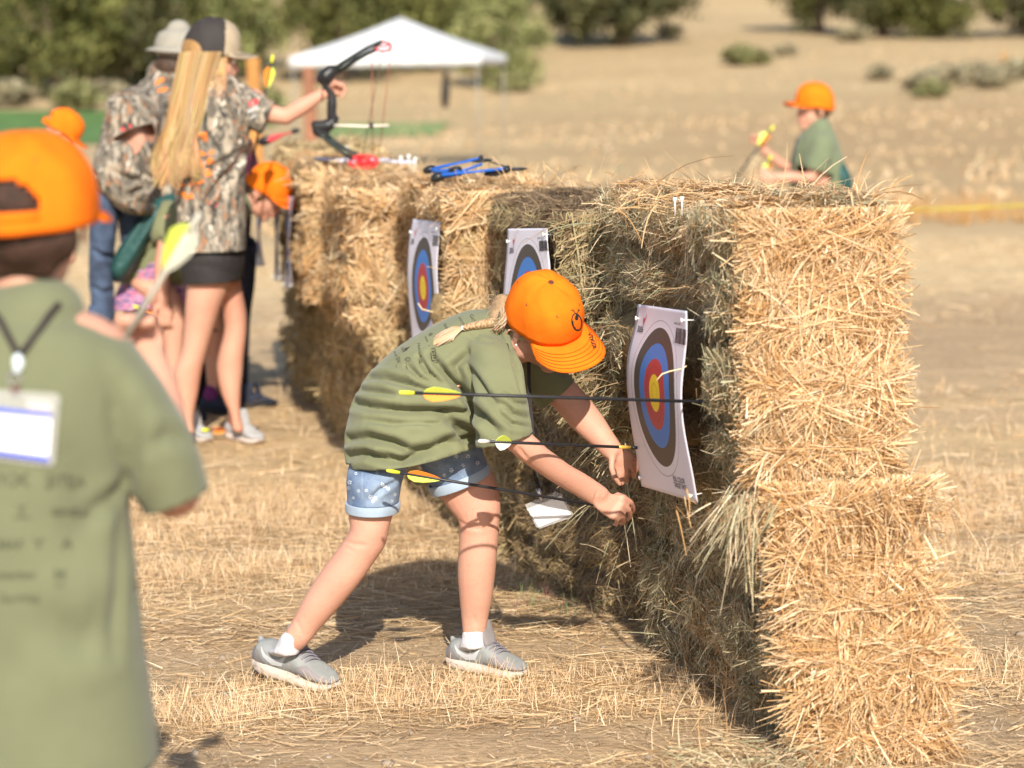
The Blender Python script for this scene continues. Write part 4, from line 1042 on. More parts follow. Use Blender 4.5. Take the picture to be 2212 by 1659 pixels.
v.limb([(780, 940, 890, 935, 5.62, .085), (762, 985, 890, 980, 5.61, .084), (750, 1030, 870, 1030, 5.57, .088), (751, 1070, 862, 1072, 5.565, .078), (752, 1100, 856, 1102, 5.56, .073)])
v.limb([(880, 950, 1000, 915, 5.66, .10), (905, 1000, 1035, 955, 5.68, .092), (925, 1035, 1046, 985, 5.69, .084), (936, 1062, 1056, 1015, 5.69, .080)])
shm = remesh(v, .0045, 5)
folds(shm, [([(856, 1040), (820, 1060), (800, 1080)], .004, .008), ([(960, 1010), (990, 1000), (1020, 985)], .004, .008)], .0012, 20)
cut(shm, [(PY(804, 1085, 5.565), Vector((0, 0, -1)), .15), (PY(995, 1037, 5.69), PY(1008, 1070, 5.69)-PY(992, 1030, 5.69), .12)])
shb = bvh_of(shm); cloth('shorts', shm, M_denim, girl, .003)
for S_ in ([(748, 1084, 862, 1084, 5.565, .082), (748, 1092, 863, 1093, 5.565, .083), (749, 1104, 860, 1105, 5.565, .082)], [(925, 1050, 1051, 1003, 5.69, .084), (930, 1060, 1056, 1011, 5.69, .086), (936, 1070, 1059, 1021, 5.69, .085)]):
    v = Vol(); v.loft(torso([tuple(q) for q in S_], 30, 1.0), 30, False, 1.0); cm_ = py_mesh('cuff', v.V, [f for f in v.F if len(f) == 4]); co2 = link('cuff', cm_, M_cuff, girl)
    sf = co2.modifiers.new('thickness', 'SOLIDIFY'); sf.thickness = .006; sf.offset = 0; bv_ = co2.modifiers.new('soft', 'SUBSURF'); bv_.levels = 1; bv_.render_levels = 1
flw = []
def flower(px, py, s):
    out = []
    for q in range(5):
        a = q*2*math.pi/5+px; out.append(poly([(1.15*math.cos(x), .85*math.sin(x)) for x in np.linspace(0, 6.28, 8)[:-1]], px+2.1*s*math.cos(a), py-2.1*s*math.sin(a), s, math.degrees(a)))
    return out
for (x, y, s) in [(757, 1042, 1.5), (754, 1054, 1.4), (776, 1060, 1.2), (792, 1059, 1.2), (800, 1072, 1.5), (811, 1076, 1.5), (806, 1082, 1.3), (830, 1050, 1.6), (838, 1056, 1.3), (825, 1046, 1.2), (815, 1022, 1.2), (770, 1024, 1.1), (852, 1068, 1.2), (845, 1082, 1.2), (765, 1075, 1.0), (975, 1015, 1.5), (1000, 1005, 1.2), (1010, 985, 1.6), (1030, 1000, 1.5), (985, 985, 1.4), (1005, 972, 1.2), (960, 1025, 1.2)]: flw += flower(x, y, s)
decal('flower_print', shb, flw, M_flower, girl, .0022)
surf_line('side_seam', shb, [(783, 1022), (783, 1083)], .0012, M_cuff, girl)

# --- cap
gcapC = gC+gU*.031+gF*.004
gcap, gcL, gcr = cap(girl, gcapC, gF, gU, .99, b=.080, h=.118, brimk=1.12, low=1.01)
cb = bvh_of(gcap.data) if False else None
wv_ = [WM[girl] @ v_.co for v_ in gcap.data.vertices]; cb = BVHTree.FromPolygons(wv_, [tuple(p.vertices) for p in gcap.data.polygons])
decal('emblem', cb, [ringp(1244, 695, 11, 19, 2.4, 12), ringp(1243, 698, 8.5, 16, 3.2, 12, 20, 150, 290), poly([(-2, 3), (0, 7), (2.5, 8), (4, 3), (3, -4), (-1, -5), (-3, -1)], 1243, 686, 1.15, 0),
    poly([(0, 0), (-5, 6), (-9, 6.5), (-9.5, 9), (-8, 7.5), (-5, 7.5), (-5.5, 12), (-4, 8), (1, 1)], 1241, 678, 1.1), poly([(0, 0), (4, 6), (3, 11), (4.5, 10), (5.5, 7), (8, 9), (8.5, 8), (5.5, 5), (1.5, 0)], 1242, 678, 1.1),
    poly([(-2, -2), (2, -2), (2, 2), (-2, 2)], 1240, 708, 1.0)], M_black, gcap, .0028)
bo_ = [o for o in bpy.data.objects if o.parent == gcap and o.name.startswith('brim')][0]
bb_ = BVHTree.FromPolygons([WM[girl] @ v_.co for v_ in bo_.data.vertices], [tuple(p.vertices) for p in bo_.data.polygons])
decal('lettering', bb_, [txt('VTIOS8', 1268, 722, 11, -68)], M_black, gcap, .0032)

# --- hair: nape, loose wisps and the braid lying on her back
BLOND = [(.38, .26, .15), (.30, .20, .11), (.46, .33, .20), (.24, .155, .085), (.42, .30, .19)]
v = Vol(); v.chain([(PY(1088, 655, 5.62), .028), (PY(1080, 690, 5.60), .032), (PY(1088, 722, 5.59), .030), (PY(1098, 742, 5.60), .022)])
v.ell(gL(-.045, 0, .0), gF*.050, gR*.066, gU*.062)
link('hair_mass', remesh(v, .005, 5), mat('dark_blond_hair', (.30, .20, .11), .5, .3, 60, .001, 300), girl)
def nape(i):
    a = random.random(); r0 = gL(-.075+.03*random.random(), .02+.065*a, .045-.02*random.random()); e = PY(1072+random.gauss(0, 5), 706+random.gauss(0, 6), 5.55+random.gauss(0, .01))
    m = PY(1078+12*a+random.gauss(0, 4), 690+18*a, 5.535+random.gauss(0, .008)); pts = []
    for t in np.linspace(0, 1, 9): pts.append(r0*(1-t)**2+m*(2*t*(1-t))*1.0+e*t*t)
    return pts
hair_strands('hair', None, nape, 420, M_hair, girl, .0009, BLOND)
def templ(i):
    r0 = gL(-.02+.045*random.random(), .073, .012+random.gauss(0, .004)); e = gL(-.055+random.gauss(0, .012), .075, -.045-.03*random.random())
    m = gL(-.02, .088, -.01); return [r0*(1-t)**2+m*(2*t*(1-t))+e*t*t for t in np.linspace(0, 1, 7)]
hair_strands('temple_wisps', None, templ, 34, M_hair, girl, .0006, BLOND)
# braid: three plaited strands
bpts = [hit(sb, x, y)[0] for x, y in ((1072, 702), (1058, 703), (1040, 706), (1022, 709), (1002, 713))]
bpts = [p+Vector((0, -.010, .006)) for p in bpts if p]
def bez(P, t):
    n = len(P)-1; x = t*n; i = min(int(x), n-1); return P[i].lerp(P[i+1], x-i)
for q in range(3):
    pts = []; rad = []
    for i in range(46):
        t = i/45; c = bez(bpts, t); d = (bez(bpts, min(1, t+.02))-bez(bpts, max(0, t-.02))).normalized(); s = d.cross(Vector((0, -1, 0))).normalized()
        ph = t*2*math.pi*3.2+q*2*math.pi/3; wdt = .0088*(1-.45*t); pts.append(c+s*math.sin(ph)*wdt+Vector((0, -1, 0))*math.cos(2*ph)*.004); rad.append(.0058*(1-.42*t))
    link('braid_strand', tube_mesh('braid_strand', pts, 0, 8, rad=rad), mat('braid_hair', ((.40, .26, .145), (.32, .205, .11), (.45, .30, .17))[q], .5, .35, 240, .0008, 500), girl)
link('hair_tie', tube_mesh('hair_tie', [bpts[-1]+Vector((-.006, 0, 0)), bpts[-1]+Vector((.002, 0, 0))], .0052, 10), mat('pale_hair_tie', (.75, .68, .66), .5), girl)
tb = bpts[-1]
def tail(i):
    yy = random.gauss(0, 1); xe = 935+random.random()*45; ye = 738-(xe-935)*.22+yy*4.2+(3 if xe < 950 else 0)
    h, n = hit(sb, xe, ye); h = (h or PY(xe, ye, 5.52))+Vector((0, -.005-.004*random.random(), .002))
    m, n2 = hit(sb, 975, 719+yy*6); m = (m or PY(975, 719, 5.5))+Vector((0, -.014-.006*random.random(), .004))
    return [tb*(1-t)**2+m*(2*t*(1-t))+h*t*t for t in np.linspace(0, 1, 9)]
hair_strands('braid_tail', None, tail, 380, M_hair, girl, .0008, [(.56, .40, .24), (.62, .47, .30), (.44, .30, .17), (.52, .36, .22)])
def fly(i):
    p = PY(1075+random.gauss(0, 8), 665+random.gauss(0, 25), 5.60); q = p+Vector((-random.random()*.03, random.gauss(0, .01), random.gauss(0, .02))); m = (p+q)*.5+Vector((-.01, 0, .015)); return [p*(1-t)**2+m*(2*t*(1-t))+q*t*t for t in np.linspace(0, 1, 7)]
hair_strands('flyaway_hair', None, fly, 26, M_hair, girl, .0004, BLOND)

# --- lanyard and badge
def ribbon(name, pts, wd, m, parent, side=Vector((1, 0, 0)), th=.0008):
    V = []; Fc = []
    for i, p in enumerate(pts):
        for a, b in ((-1, -1), (1, -1), (1, 1), (-1, 1)): V.append(p+side*a*wd*.5+Vector((0, 1, 0))*b*th)
    for i in range(len(pts)-1):
        for j in range(4): Fc.append((i*4+j, i*4+(j+1) % 4, i*4+4+(j+1) % 4, i*4+4+j))
    return link(name, py_mesh(name, V, Fc), m, parent, smooth=False)
ribbon('lanyard', [PY(*q) for q in ((1142, 782, 5.62), (1143, 830, 5.62), (1146, 880, 5.62), (1150, 930, 5.615), (1155, 985, 5.61), (1160, 1045, 5.60))], .0085, M_black, girl)
ribbon('lanyard', [PY(*q) for q in ((1094, 742, 5.515), (1100, 775, 5.50), (1106, 810, 5.485), (1113, 850, 5.48), (1130, 900, 5.47), (1145, 960, 5.55), (1158, 1040, 5.60))], .008, M_black, girl)
M_clear, t_, p_ = newmat('clear_vinyl'); p_.inputs['Base Color'].default_value = (.9, .9, .92, 1); p_.inputs['Roughness'].default_value = .12; p_.inputs['Alpha'].default_value = .16
M_card = mat('white_card', (.84, .83, .83), .5, .02); M_steel = mat('nickel_clip', (.55, .56, .60), .25, .1, metal=.8)
def slab(name, corners, th, m, parent, nrm=None):
    nrm = nrm or (corners[1]-corners[0]).cross(corners[2]-corners[1]).normalized()
    if nrm.dot(CAMP-corners[0]) < 0: nrm = -nrm
    V = [c+nrm*th*.5 for c in corners]+[c-nrm*th*.5 for c in corners]; n = len(corners)
    Fc = [tuple(range(n)), tuple(range(2*n-1, n-1, -1))]+[(i, n+i, n+(i+1) % n, (i+1) % n) for i in range(n)]
    return link(name, py_mesh(name, V, Fc), m, parent, smooth=False)
YB = 5.60
slab('badge_holder', [PY(*q) for q in ((1134, 1090, YB), (1200, 1062, YB), (1214, 1068, YB), (1238, 1110, YB), (1237, 1117, YB), (1166, 1142, YB), (1158, 1138, YB))], .003, M_clear, girl)
slab('badge_card', [PY(*q) for q in ((1140, 1100, YB+.001), (1212, 1071, YB+.001), (1233, 1111, YB+.001), (1164, 1138, YB+.001))], .0012, M_card, girl)
slab('badge_zip', [PY(*q) for q in ((1137, 1099, YB-.003), (1211, 1070, YB-.003), (1213, 1074, YB-.003), (1139, 1104, YB-.003))], .0014, M_clear, girl)
link('clip_tab', tube_mesh('clip_tab', [PY(1160, 1043, YB), PY(1162, 1055, YB)], .0048, 8), M_blackp, girl)
link('clip', tube_mesh('clip', [PY(1162, 1055, YB), PY(1166, 1066, YB), PY(1171, 1080, YB-.002)], 0, 8, rad=[.005, .0062, .0042]), M_steel, girl)

# --- socks and trainers
M_sock = mat('white_sock', (.60, .585, .61), .95, .05, 60, .0015, 300)
M_shoe = mat('grey_mesh_upper', (.265, .275, .268), .85, .08, 60, .0006, 900); M_shoe2 = mat('grey_suede', (.235, .215, .215), .95, .08, 50); M_sole = mat('off_white_midsole', (.55, .47, .41), .6, .06)
M_swoosh = mat('light_grey_mark', (.47, .485, .50), .5, .02); M_lace = mat('grey_lace', (.20, .185, .22), .9, .05); M_window = mat('sole_window', (.40, .33, .29), .35, .05)
def trainer(heel, toe, up, k, swpx, ankle, parent=girl, mats=None, detail=True, socks=M_sock):
    """heel, toe: bottom points of the sole"""
    mu, ms, mo = mats or (M_shoe, M_shoe2, M_sole)
    d = (toe-heel); Lg = d.length; d.normalize(); up = (up-d*up.dot(d)).normalized(); s = d.cross(up)
    q = Lg/.205
    W_ = lambda x, y, z: heel+(d*x+s*y+up*z)*q
    def half(x):
        return np.interp(x, [0, .02, .06, .10, .15, .18, .205], [.016, .028, .030, .031, .038, .034, .012])
    # midsole
    v = Vol(); secs = []
    for x in np.linspace(-.004, .206, 22):
        h = np.interp(x, [0, .04, .10, .16, .206], [.034, .032, .025, .022, .018]); z0 = .002+.012*max(0, (x-.165)/.04)**2 + .006*max(0, (.02-x)/.02)
        secs.append((W_(x, 0, (h+z0)/2), s*(half(min(max(x, 0), .205))+.003)*q, up*(h-z0)/2*q))
    v.loft(secs, 20, True, .6); link('midsole', remesh(v, .004, 3), mo, parent)
    v = Vol(); secs = []
    for x, hw, zt in ((.0, .020, .060), (.012, .027, .072), (.03, .030, .075), (.05, .030, .070), (.07, .030, .070), (.085, .030, .080), (.10, .029, .078), (.12, .031, .066), (.14, .033, .054), (.16, .035, .045), (.18, .031, .037), (.198, .018, .028)):
        secs.append((W_(x, 0, (zt+.02)/2), s*hw*q, up*(zt-.02)/2*q))
    v.loft(secs, 20, True, .8)
    v.chain([(W_(.004, 0, .06), .007*q), (W_(.002, 0, .074), .0055*q)], 8)
    um = remesh(v, .0038, 4); ub = bvh_of(um); link('upper', um, mu, parent)
    # tongue
    v = Vol(); v.loft([(W_(.108, 0, .070), s*.022*q, (up*.3+d)*.007*q), (W_(.099, 0, .096), s*.025*q, (up*.3+d)*.007*q), (W_(.092, 0, .120), s*.023*q, (up*.3+d)*.006*q)], 14, True, .7)
    link('tongue', remesh(v, .0035, 3), ms, parent)
    # sock
    v = Vol(); v.loft([(W_(.045, 0, .055), s*.026*q, d*.034*q), (W_(.044, 0, .080), s*.027*q, d*.034*q), (W_(.046, 0, .098), s*.026*q, d*.031*q), (W_(.048, 0, .108), s*.025*q, d*.029*q)], 18, True)
    if ankle:
        v = Vol(); a0, a1 = ankle; v.loft([(a0, d*.0285, s*.028), (a0.lerp(a1, .5), d*.030, s*.028), (a1, d*.034, s*.028), (W_(.046, 0, .05), d*.036, s*.026)], 20, True)
    sk = remesh(v, .004, 3)
    if ankle: folds(sk, [], .0016, 55)
    link('sock', sk, socks, parent)
    if not detail: return
    side = -1 if s.y > 0 else 1      # the side facing the camera
    # toe patch of suede, laces, window, mark
    V = []; Fc = []
    def on(x, z):
        o_ = W_(x, side*.12, z); h = ub.ray_cast(o_, -s*side); return (h[0]+h[1]*.0012) if h[0] is not None else W_(x, side*half(x), z)
    def patch(name, pts, m, off=.0):
        V = [on(x, z)+s*side*off*q for x, z in pts]; link(name, py_mesh(name, V, [tuple(range(len(V)))]), m, parent, smooth=False)
    def grid_patch(name, lo, hi, m, n=12, k_=4, off=.0003):
        V = []; Fc = []
        for i in range(n+1):
            t = i/n; x0, z0 = np.interp(t, np.linspace(0, 1, len(lo)), [a[0] for a in lo]), np.interp(t, np.linspace(0, 1, len(lo)), [a[1] for a in lo])
            x1, z1 = np.interp(t, np.linspace(0, 1, len(hi)), [a[0] for a in hi]), np.interp(t, np.linspace(0, 1, len(hi)), [a[1] for a in hi])
            for j in range(k_+1): u = j/k_; V.append(on(x0+(x1-x0)*u, z0+(z1-z0)*u)+s*side*off)
        for i in range(n):
            for j in range(k_): a = i*(k_+1)+j; Fc.append((a, a+1, a+k_+2, a+k_+1))
        link(name, py_mesh(name, V, Fc), m, parent)
    grid_patch('mark', [(.026, .064), (.036, .046), (.058, .034), (.084, .036), (.098, .062)], [(.027, .065), (.042, .053), (.060, .047), (.080, .050), (.097, .063)], M_swoosh, 16, 3, .0006)
    grid_patch('toe_overlay', [(.118, .026), (.14, .024), (.17, .022), (.196, .022)], [(.122, .044), (.142, .050), (.17, .038), (.197, .028)], ms, 14, 5)
    grid_patch('heel_overlay', [(.000, .034), (.02, .030), (.038, .028)], [(.000, .058), (.012, .058), (.020, .056)], ms, 8, 5)
    for i, x in enumerate((.104, .113, .122, .131, .140)):
        zt = np.interp(x, [.10, .14, .16], [.080, .057, .047])
        pts = [W_(x+.004*(side*-1)*yy/.02, yy, zt+.002-.010*(yy/.022)**2) for yy in np.linspace(-.022, .022, 9)]
        link('lace', tube_mesh('lace', pts, .0024*q, 6), M_lace, parent)
    mid = W_(.0, 0, 0)
    V = [W_(x, side*(half(max(x, 0))+.0045), z) for x, z in ((.010, .013), (.038, .011), (.041, .017), (.038, .021), (.012, .023), (.007, .018))]
    link('air_window', py_mesh('air_window', V, [tuple(range(6))]), M_window, parent, smooth=False)
h1 = G(561, 1468); h1.z += .022; t1 = G(728, 1497); trainer(h1, t1, Vector((.0, -.06, 1)), 1, None, (PY(630, 1378, 5.57), PY(618, 1408, 5.58)))
h2 = G(978, 1446); t2 = G(1139, 1470); trainer(h2+Vector((0, 0, .004)), t2+Vector((0, 0, .004)), Vector((.0, -.04, 1)), 1, None, (PY(1023, 1366, 5.70), PY(1020, 1395, 5.70)))

# --- arrows in the near target
arrow('black arrow through the middle of the near target, yellow nock and orange yellow fletching', PY(868, 848, 4.86), PY(1522, 868, 5.08), .0036, roll=.6, vlen=.082, vh=.015)
arrow('black arrow with white nock and gold banded front stuck below the sheet', PY(1038, 953, 5.22), PY(1372, 967, 5.58), .0036, nock=M_fw, vanes=(M_fy, M_fw, M_fw), vlen=.050, vh=.017, band=(.885, .965), tip=True, roll=.5)
arrow('lowest black arrow, angled down into the bending girl\'s fist', PY(840, 1017, 5.34), PY(1322, 1097, 5.565), .0034, vanes=(M_fo, M_fy, M_fy), vlen=.082, vh=.013, roll=.6, tip=False)
# pale straw lying across the near sheet
for (lab, pts) in (('curved straw lying across the red and blue rings of the near sheet', [(1418, 822), (1430, 808), (1447, 802), (1475, 796), (1483, 790)]), ('curved straw across the lower rings of the slim far sheet', [(903, 655), (912, 668), (935, 674), (955, 676)])):
    Yv = 5.12 if pts[0][0] > 1000 else 7.22
    link('straw_stalk', tube_mesh('straw_stalk', [PY(x, y, Yv+.0) for x, y in pts], .0017 if Yv < 6 else .002, 6), mat('pale_straw', (.72, .56, .34), .6), None); tag(bpy.data.objects[-1] if False else [o for o in bpy.data.objects if o.name.startswith('straw_stalk')][-1], lab, 'straw')
# ---------------------------------------------------------------- camouflage and other cloth
def camomat(name, scale=22, stretch=(1, 1, .45), rot=.6):
    m, t, p = newmat(name); L = t.links; co = N(t, 'ShaderNodeTexCoord'); mp = N(t, 'ShaderNodeMapping')
    mp.inputs['Scale'].default_value = stretch; mp.inputs['Rotation'].default_value = (0, rot, 0); L.new(co.outputs['Object'], mp.inputs[0])
    def layer(sc_, th, seed):
        n = N(t, 'ShaderNodeTexNoise'); n.inputs['Scale'].default_value = sc_; n.inputs['Detail'].default_value = 3.5; n.inputs['Roughness'].default_value = .62; n.inputs['Distortion'].default_value = .9
        of = N(t, 'ShaderNodeVectorMath', operation='ADD'); of.inputs[1].default_value = (seed, seed*2.1, seed*.7); L.new(mp.outputs[0], of.inputs[0]); L.new(of.outputs[0], n.inputs[0])
        r = N(t, 'ShaderNodeMapRange'); r.inputs[1].default_value = th-.018; r.inputs[2].default_value = th+.018; L.new(n.outputs[0], r.inputs[0]); return r.outputs[0]
    cur = (.125, .11, .09, 1)
    prev = None
    for sc_, th, sd, c in ((scale*.8, .50, 1, (.20, .18, .145, 1)), (scale, .535, 4, (.36, .305, .235, 1)), (scale*1.2, .585, 9, (.30, .155, .085, 1)), (scale*1.5, .565, 13, (.055, .052, .045, 1)), (scale*1.1, .625, 21, (.62, .55, .46, 1))):
        mx = N(t, 'ShaderNodeMix', data_type='RGBA'); L.new(layer(sc_, th, sd), mx.inputs[0])
        if prev is None: mx.inputs[6].default_value = cur
        else: L.new(prev, mx.inputs[6])
        mx.inputs[7].default_value = c; prev = mx.outputs[2]
    L.new(prev, p.inputs['Base Color']); p.inputs['Roughness'].default_value = .9; p.inputs['Specular IOR Level'].default_value = .15
    n2 = N(t, 'ShaderNodeTexNoise'); n2.inputs['Scale'].default_value = 25; L.new(co.outputs['Object'], n2.inputs[0])
    b = N(t, 'ShaderNodeBump'); b.inputs['Distance'].default_value = .006; L.new(n2.outputs[0], b.inputs['Height']); L.new(b.outputs[0], p.inputs['Normal'])
    return m
M_camo = camomat('woodland_camouflage_cotton'); M_oprint = mat('orange_shirt_print', (.88, .22, .03), .8, .05); M_redprint = mat('red_shirt_print', (.62, .05, .06), .8, .05)
M_jeans = mat('dark_blue_denim', (.055, .08, .135), .9, .3, 18, .001, 300); M_navy = mat('navy_trousers', (.025, .03, .05), .9, .2)

def limb_piece(L, v=None):
    v = v or Vol(); v.limb(L); return v
def figure(label, org, prims, skin, voxel=.007, smooth=4, cat='person', group=None):
    t = thing('person', label, cat, org, group=group)
    v = Vol(); prims(v); link('body', remesh(v, voxel, smooth), skin, t); return t

# ---------------------------------------------------------------- young woman in camouflage tee and black shorts, holding the bow
YW = 9.35
wF = Vector((.93, .28, -.14)).normalized(); wU = Vector((.05, .05, 1))
wC = PY(458, 128, YW); wk = 1.0
store = {}
def wprims(v):
    store['L'] = head_prims(v, wC, wF, wU, wk)
    v.limb([(425, 140, 492, 140, YW, .055), (425, 185, 490, 185, YW, .055), (400, 205, 520, 205, YW, .08)])
    v.loft([(PY(455, 215, YW), Vector((.15, 0, 0)), Vector((0, .09, 0))), (PY(455, 300, YW), Vector((.14, 0, 0)), Vector((0, .10, 0))), (PY(455, 420, YW), Vector((.11, 0, 0)), Vector((0, .09, 0))), (PY(455, 530, YW), Vector((.13, 0, 0)), Vector((0, .10, 0))), (PY(455, 560, YW), Vector((.10, 0, 0)), Vector((0, .07, 0)))])
    # right arm out to the bow
    v.chain([(PY(545, 215, YW), .048), (PY(580, 245, YW-.02), .040), (PY(617, 252, YW-.02), .034), (PY(650, 232, YW-.02), .033), (PY(685, 210, YW-.02), .025), (PY(702, 201, YW-.02), .021)])
    wr = PY(702, 201, YW-.02); kn = PY(728, 188, YW-.02)
    hand(v, wr, kn, (PY(722, 175, YW)-PY(730, 200, YW)).normalized(), Vector((0, -1, 0)), [
        [(PY(728, 180, YW-.03), .010), (PY(742, 181, YW-.03), .009), (PY(744, 190, YW-.06), .008)], [(PY(730, 187, YW-.03), .010), (PY(745, 189, YW-.03), .009), (PY(745, 198, YW-.06), .008)],
        [(PY(730, 194, YW-.03), .010), (PY(743, 197, YW-.03), .009), (PY(741, 206, YW-.06), .008)], [(PY(729, 201, YW-.03), .009), (PY(739, 206, YW-.03), .008), (PY(735, 213, YW-.06), .007)]],
        [(PY(715, 186, YW-.04), .011), (PY(727, 180, YW-.06), .010), (PY(737, 184, YW-.07), .009)], 1.0)
    # left arm bent forward in front of her, hidden by the body
    v.chain([(PY(385, 215, YW), .048), (PY(378, 300, YW+.06), .04), (PY(400, 345, YW+.14), .035), (PY(470, 340, YW+.26), .03), (PY(520, 322, YW+.24), .024)])
    v.ball(PY(530, 318, YW+.22), .035); v.chain([(PY(530, 310, YW+.2), .012), (PY(540, 302, YW+.18), .010), (PY(545, 312, YW+.16), .009)])
    # legs
    v.limb([(400, 560, 500, 560, YW, .085), (404, 602, 501, 607, YW, .082), (400, 660, 478, 660, YW, .075), (397, 715, 458, 722, YW, .062), (391, 760, 446, 762, YW, .058), (374, 805, 436, 800, YW, .058), (374, 850, 428, 850, YW, .052), (388, 900, 418, 902, YW-.01, .034), (397, 930, 420, 930, YW-.02, .034)])
    v.limb([(458, 560, 518, 560, YW+.12, .075), (470, 610, 522, 620, YW+.12, .074), (480, 670, 532, 672, YW+.13, .065), (484, 715, 533, 718, YW+.13, .056), (472, 765, 527, 768, YW+.12, .055), (468, 800, 525, 800, YW+.12, .055), (478, 850, 520, 850, YW+.11, .045), (497, 895, 520, 897, YW+.10, .032), (501, 925, 527, 925, YW+.10, .032)])
woman = figure('young woman with long blond hair, camouflage tee and black shorts holding out a bow', G(460, 945)[:], wprims, M_skin2, .0075, 4)
Lh, Rh = store['L']; face_parts(woman, Lh, Rh, wF, wU, wk)
v = Vol()
v.loft(torso([(380, 205, 530, 200, YW, .12), (374, 235, 545, 245, YW, .125), (372, 320, 532, 320, YW, .125), (378, 400, 528, 400, YW, .122), (384, 470, 530, 470, YW, .125), (380, 530, 530, 535, YW, .132), (378, 560, 531, 560, YW, .132)]), 32, True, .85)
v.limb([(415, 186, 500, 184, YW, .07), (395, 205, 525, 200, YW, .10), (390, 225, 540, 225, YW, .11)])
v.chain([(PY(505, 215, YW), .072), (PY(545, 236, YW-.01), .070), (PY(572, 252, YW-.02), .068), (PY(600, 266, YW-.02), .066)])
v.chain([(PY(392, 225, YW), .072), (PY(380, 270, YW+.04), .068), (PY(378, 320, YW+.08), .066)])
wm_ = remesh(v, .0075, 5)
folds(wm_, [([(545, 300), (520, 340), (480, 390), (440, 440)], .016, .018), ([(530, 320), (500, 380), (470, 450)], .012, .014), ([(540, 310), (490, 345), (440, 370)], .010, .014), ([(500, 400), (500, 450), (505, 500)], .007, .012), ([(400, 520), (430, 480), (450, 430)], .007, .014), ([(470, 215), (500, 250), (530, 300)], .006, .014), ([(385, 420), (395, 470), (390, 520)], .006, .012)], .004, 12)
cut(wm_, [(PY(579, 256, YW-.02), PY(600, 264, YW-.02)-PY(565, 248, YW-.02), .14), (PY(455, 540, YW), Vector((0, 0, -1)), .26)])
wb = bvh_of(wm_); cloth('shirt', wm_, M_camo, woman, .004)
def box2(w_, h_): return [(0, 0), (w_, 0), (w_, h_), (0, h_)]
it = [poly(box2(32, 19), 417, 308, 1, 6), poly(box2(34, 9), 428, 337, 1, 8)]
for (x, y, w1, h1, a_) in [(385, 375, 10, 16, 5), (398, 385, 12, 10, 30), (432, 362, 8, 14, 0), (448, 355, 16, 12, 15), (440, 372, 14, 6, 10), (455, 350, 8, 10, 40), (383, 405, 20, 10, 5), (412, 402, 26, 7, 12), (388, 422, 20, 12, -30), (375, 400, 6, 12, 0), (448, 384, 12, 14, 30), (410, 430, 10, 12, 10), (432, 395, 12, 5, 10), (375, 375, 7, 8, 0)]:
    it.append(poly([(0, 0), (w1*.5, h1*.2), (w1, -.1*h1), (w1*.9, h1*.6), (w1*.6, h1), (w1*.2, h1*.8), (-.1*w1, h1*.5)], x, y, 1, a_))
decal('orange_print', wb, it, M_oprint, woman, .004)
decal('red_patch', wb, [poly(box2(20, 11), 541, 232, 1, 25), poly([(0, 0), (10, 4), (14, 14), (6, 20), (-3, 10)], 455, 452, 1, 0)], M_redprint, woman, .004)
decal('white_lettering', wb, [txt('FEED', 537, 246, 11, 25), txt('LIFE', 541, 258, 9, 25)], mat('white_print', (.7, .7, .68), .8), woman, .004)
decal('print_letters', wb, [txt('FEED', 420, 305, 15, 6)], M_black, woman, .005)
v = Vol()
v.limb([(388, 535, 526, 535, YW+.02, .13), (386, 560, 528, 562, YW+.02, .135), (392, 585, 524, 590, YW+.03, .13)])
v.limb([(392, 575, 512, 575, YW, .112), (396, 600, 514, 606, YW, .110), (398, 630, 512, 640, YW, .105)])
v.limb([(450, 575, 528, 575, YW+.12, .10), (456, 600, 528, 610, YW+.12, .098), (460, 630, 528, 640, YW+.12, .095)])
ws_ = remesh(v, .0075, 4); folds(ws_, [], .002, 14)
cut(ws_, [(PY(455, 606, YW+.06), Vector((.05, 0, -1)), .26)]); cloth('shorts', ws_, M_black, woman, .004)
# her cap: black mesh back, tan front
M_tan = mat('tan_cap_cloth', (.36, .29, .20), .85, .08, 40); M_mesh = mat('black_cap_mesh', (.035, .030, .028), .75, .15, 200)
cap(woman, wC+Vector((0, 0, .032)), wF, wU, 1.08, m=M_tan, seam=M_black, back_open=False, mesh_back=M_mesh, b=.090, h=.115)
HB = [(.46, .275, .11), (.38, .21, .08), (.54, .35, .16), (.28, .145, .055), (.60, .42, .22)]
def whair(i):
    lk = i % 15; rr_ = random.Random(lk); TONE[0] = .78+.40*random.Random(lk*7+1).random(); a = (lk+.5+random.gauss(0, .30))/15; s_ = rr_.random()*1.2+random.random()*.3
    x0 = 390+88*a; r0 = PY(x0, 112+random.gauss(0, 3), YW-.02-.085*math.sin(math.pi*a))
    xm = 366+72*a; xe = 338+88*a+random.gauss(0, 6); ye = 335+62*rr_.random()+random.gauss(0, 9)
    pts = []
    ph = rr_.random()*6+random.gauss(0, .2)
    for t in np.linspace(0, 1, 15):
        x = (1-t)**2*x0+2*t*(1-t)*(xm-3)+t*t*xe; y = 112+(ye-112)*t; wv = 15*math.sin(t*10+ph)*max(0, t-.3)
        pts.append(PY(x+wv, y, YW-.09-.055*math.sin(math.pi*min(1, max(0, a)))-.03*s_-.02*t))
    return pts
hair_strands('hair', None, whair, 1150, M_hair, woman, .0019, HB); TONE[0] = 1.0
v = Vol(); v.limb([(392, 100, 480, 100, YW-.02, .08), (388, 150, 468, 150, YW-.05, .07), (375, 200, 450, 200, YW-.08, .06), (362, 270, 438, 270, YW-.10, .045), (352, 330, 430, 325, YW-.12, .03)]); link('hair_mass', remesh(v, .008, 4), mat('golden_hair', (.30, .165, .06), .5, .35, 40, .003, 150), woman)
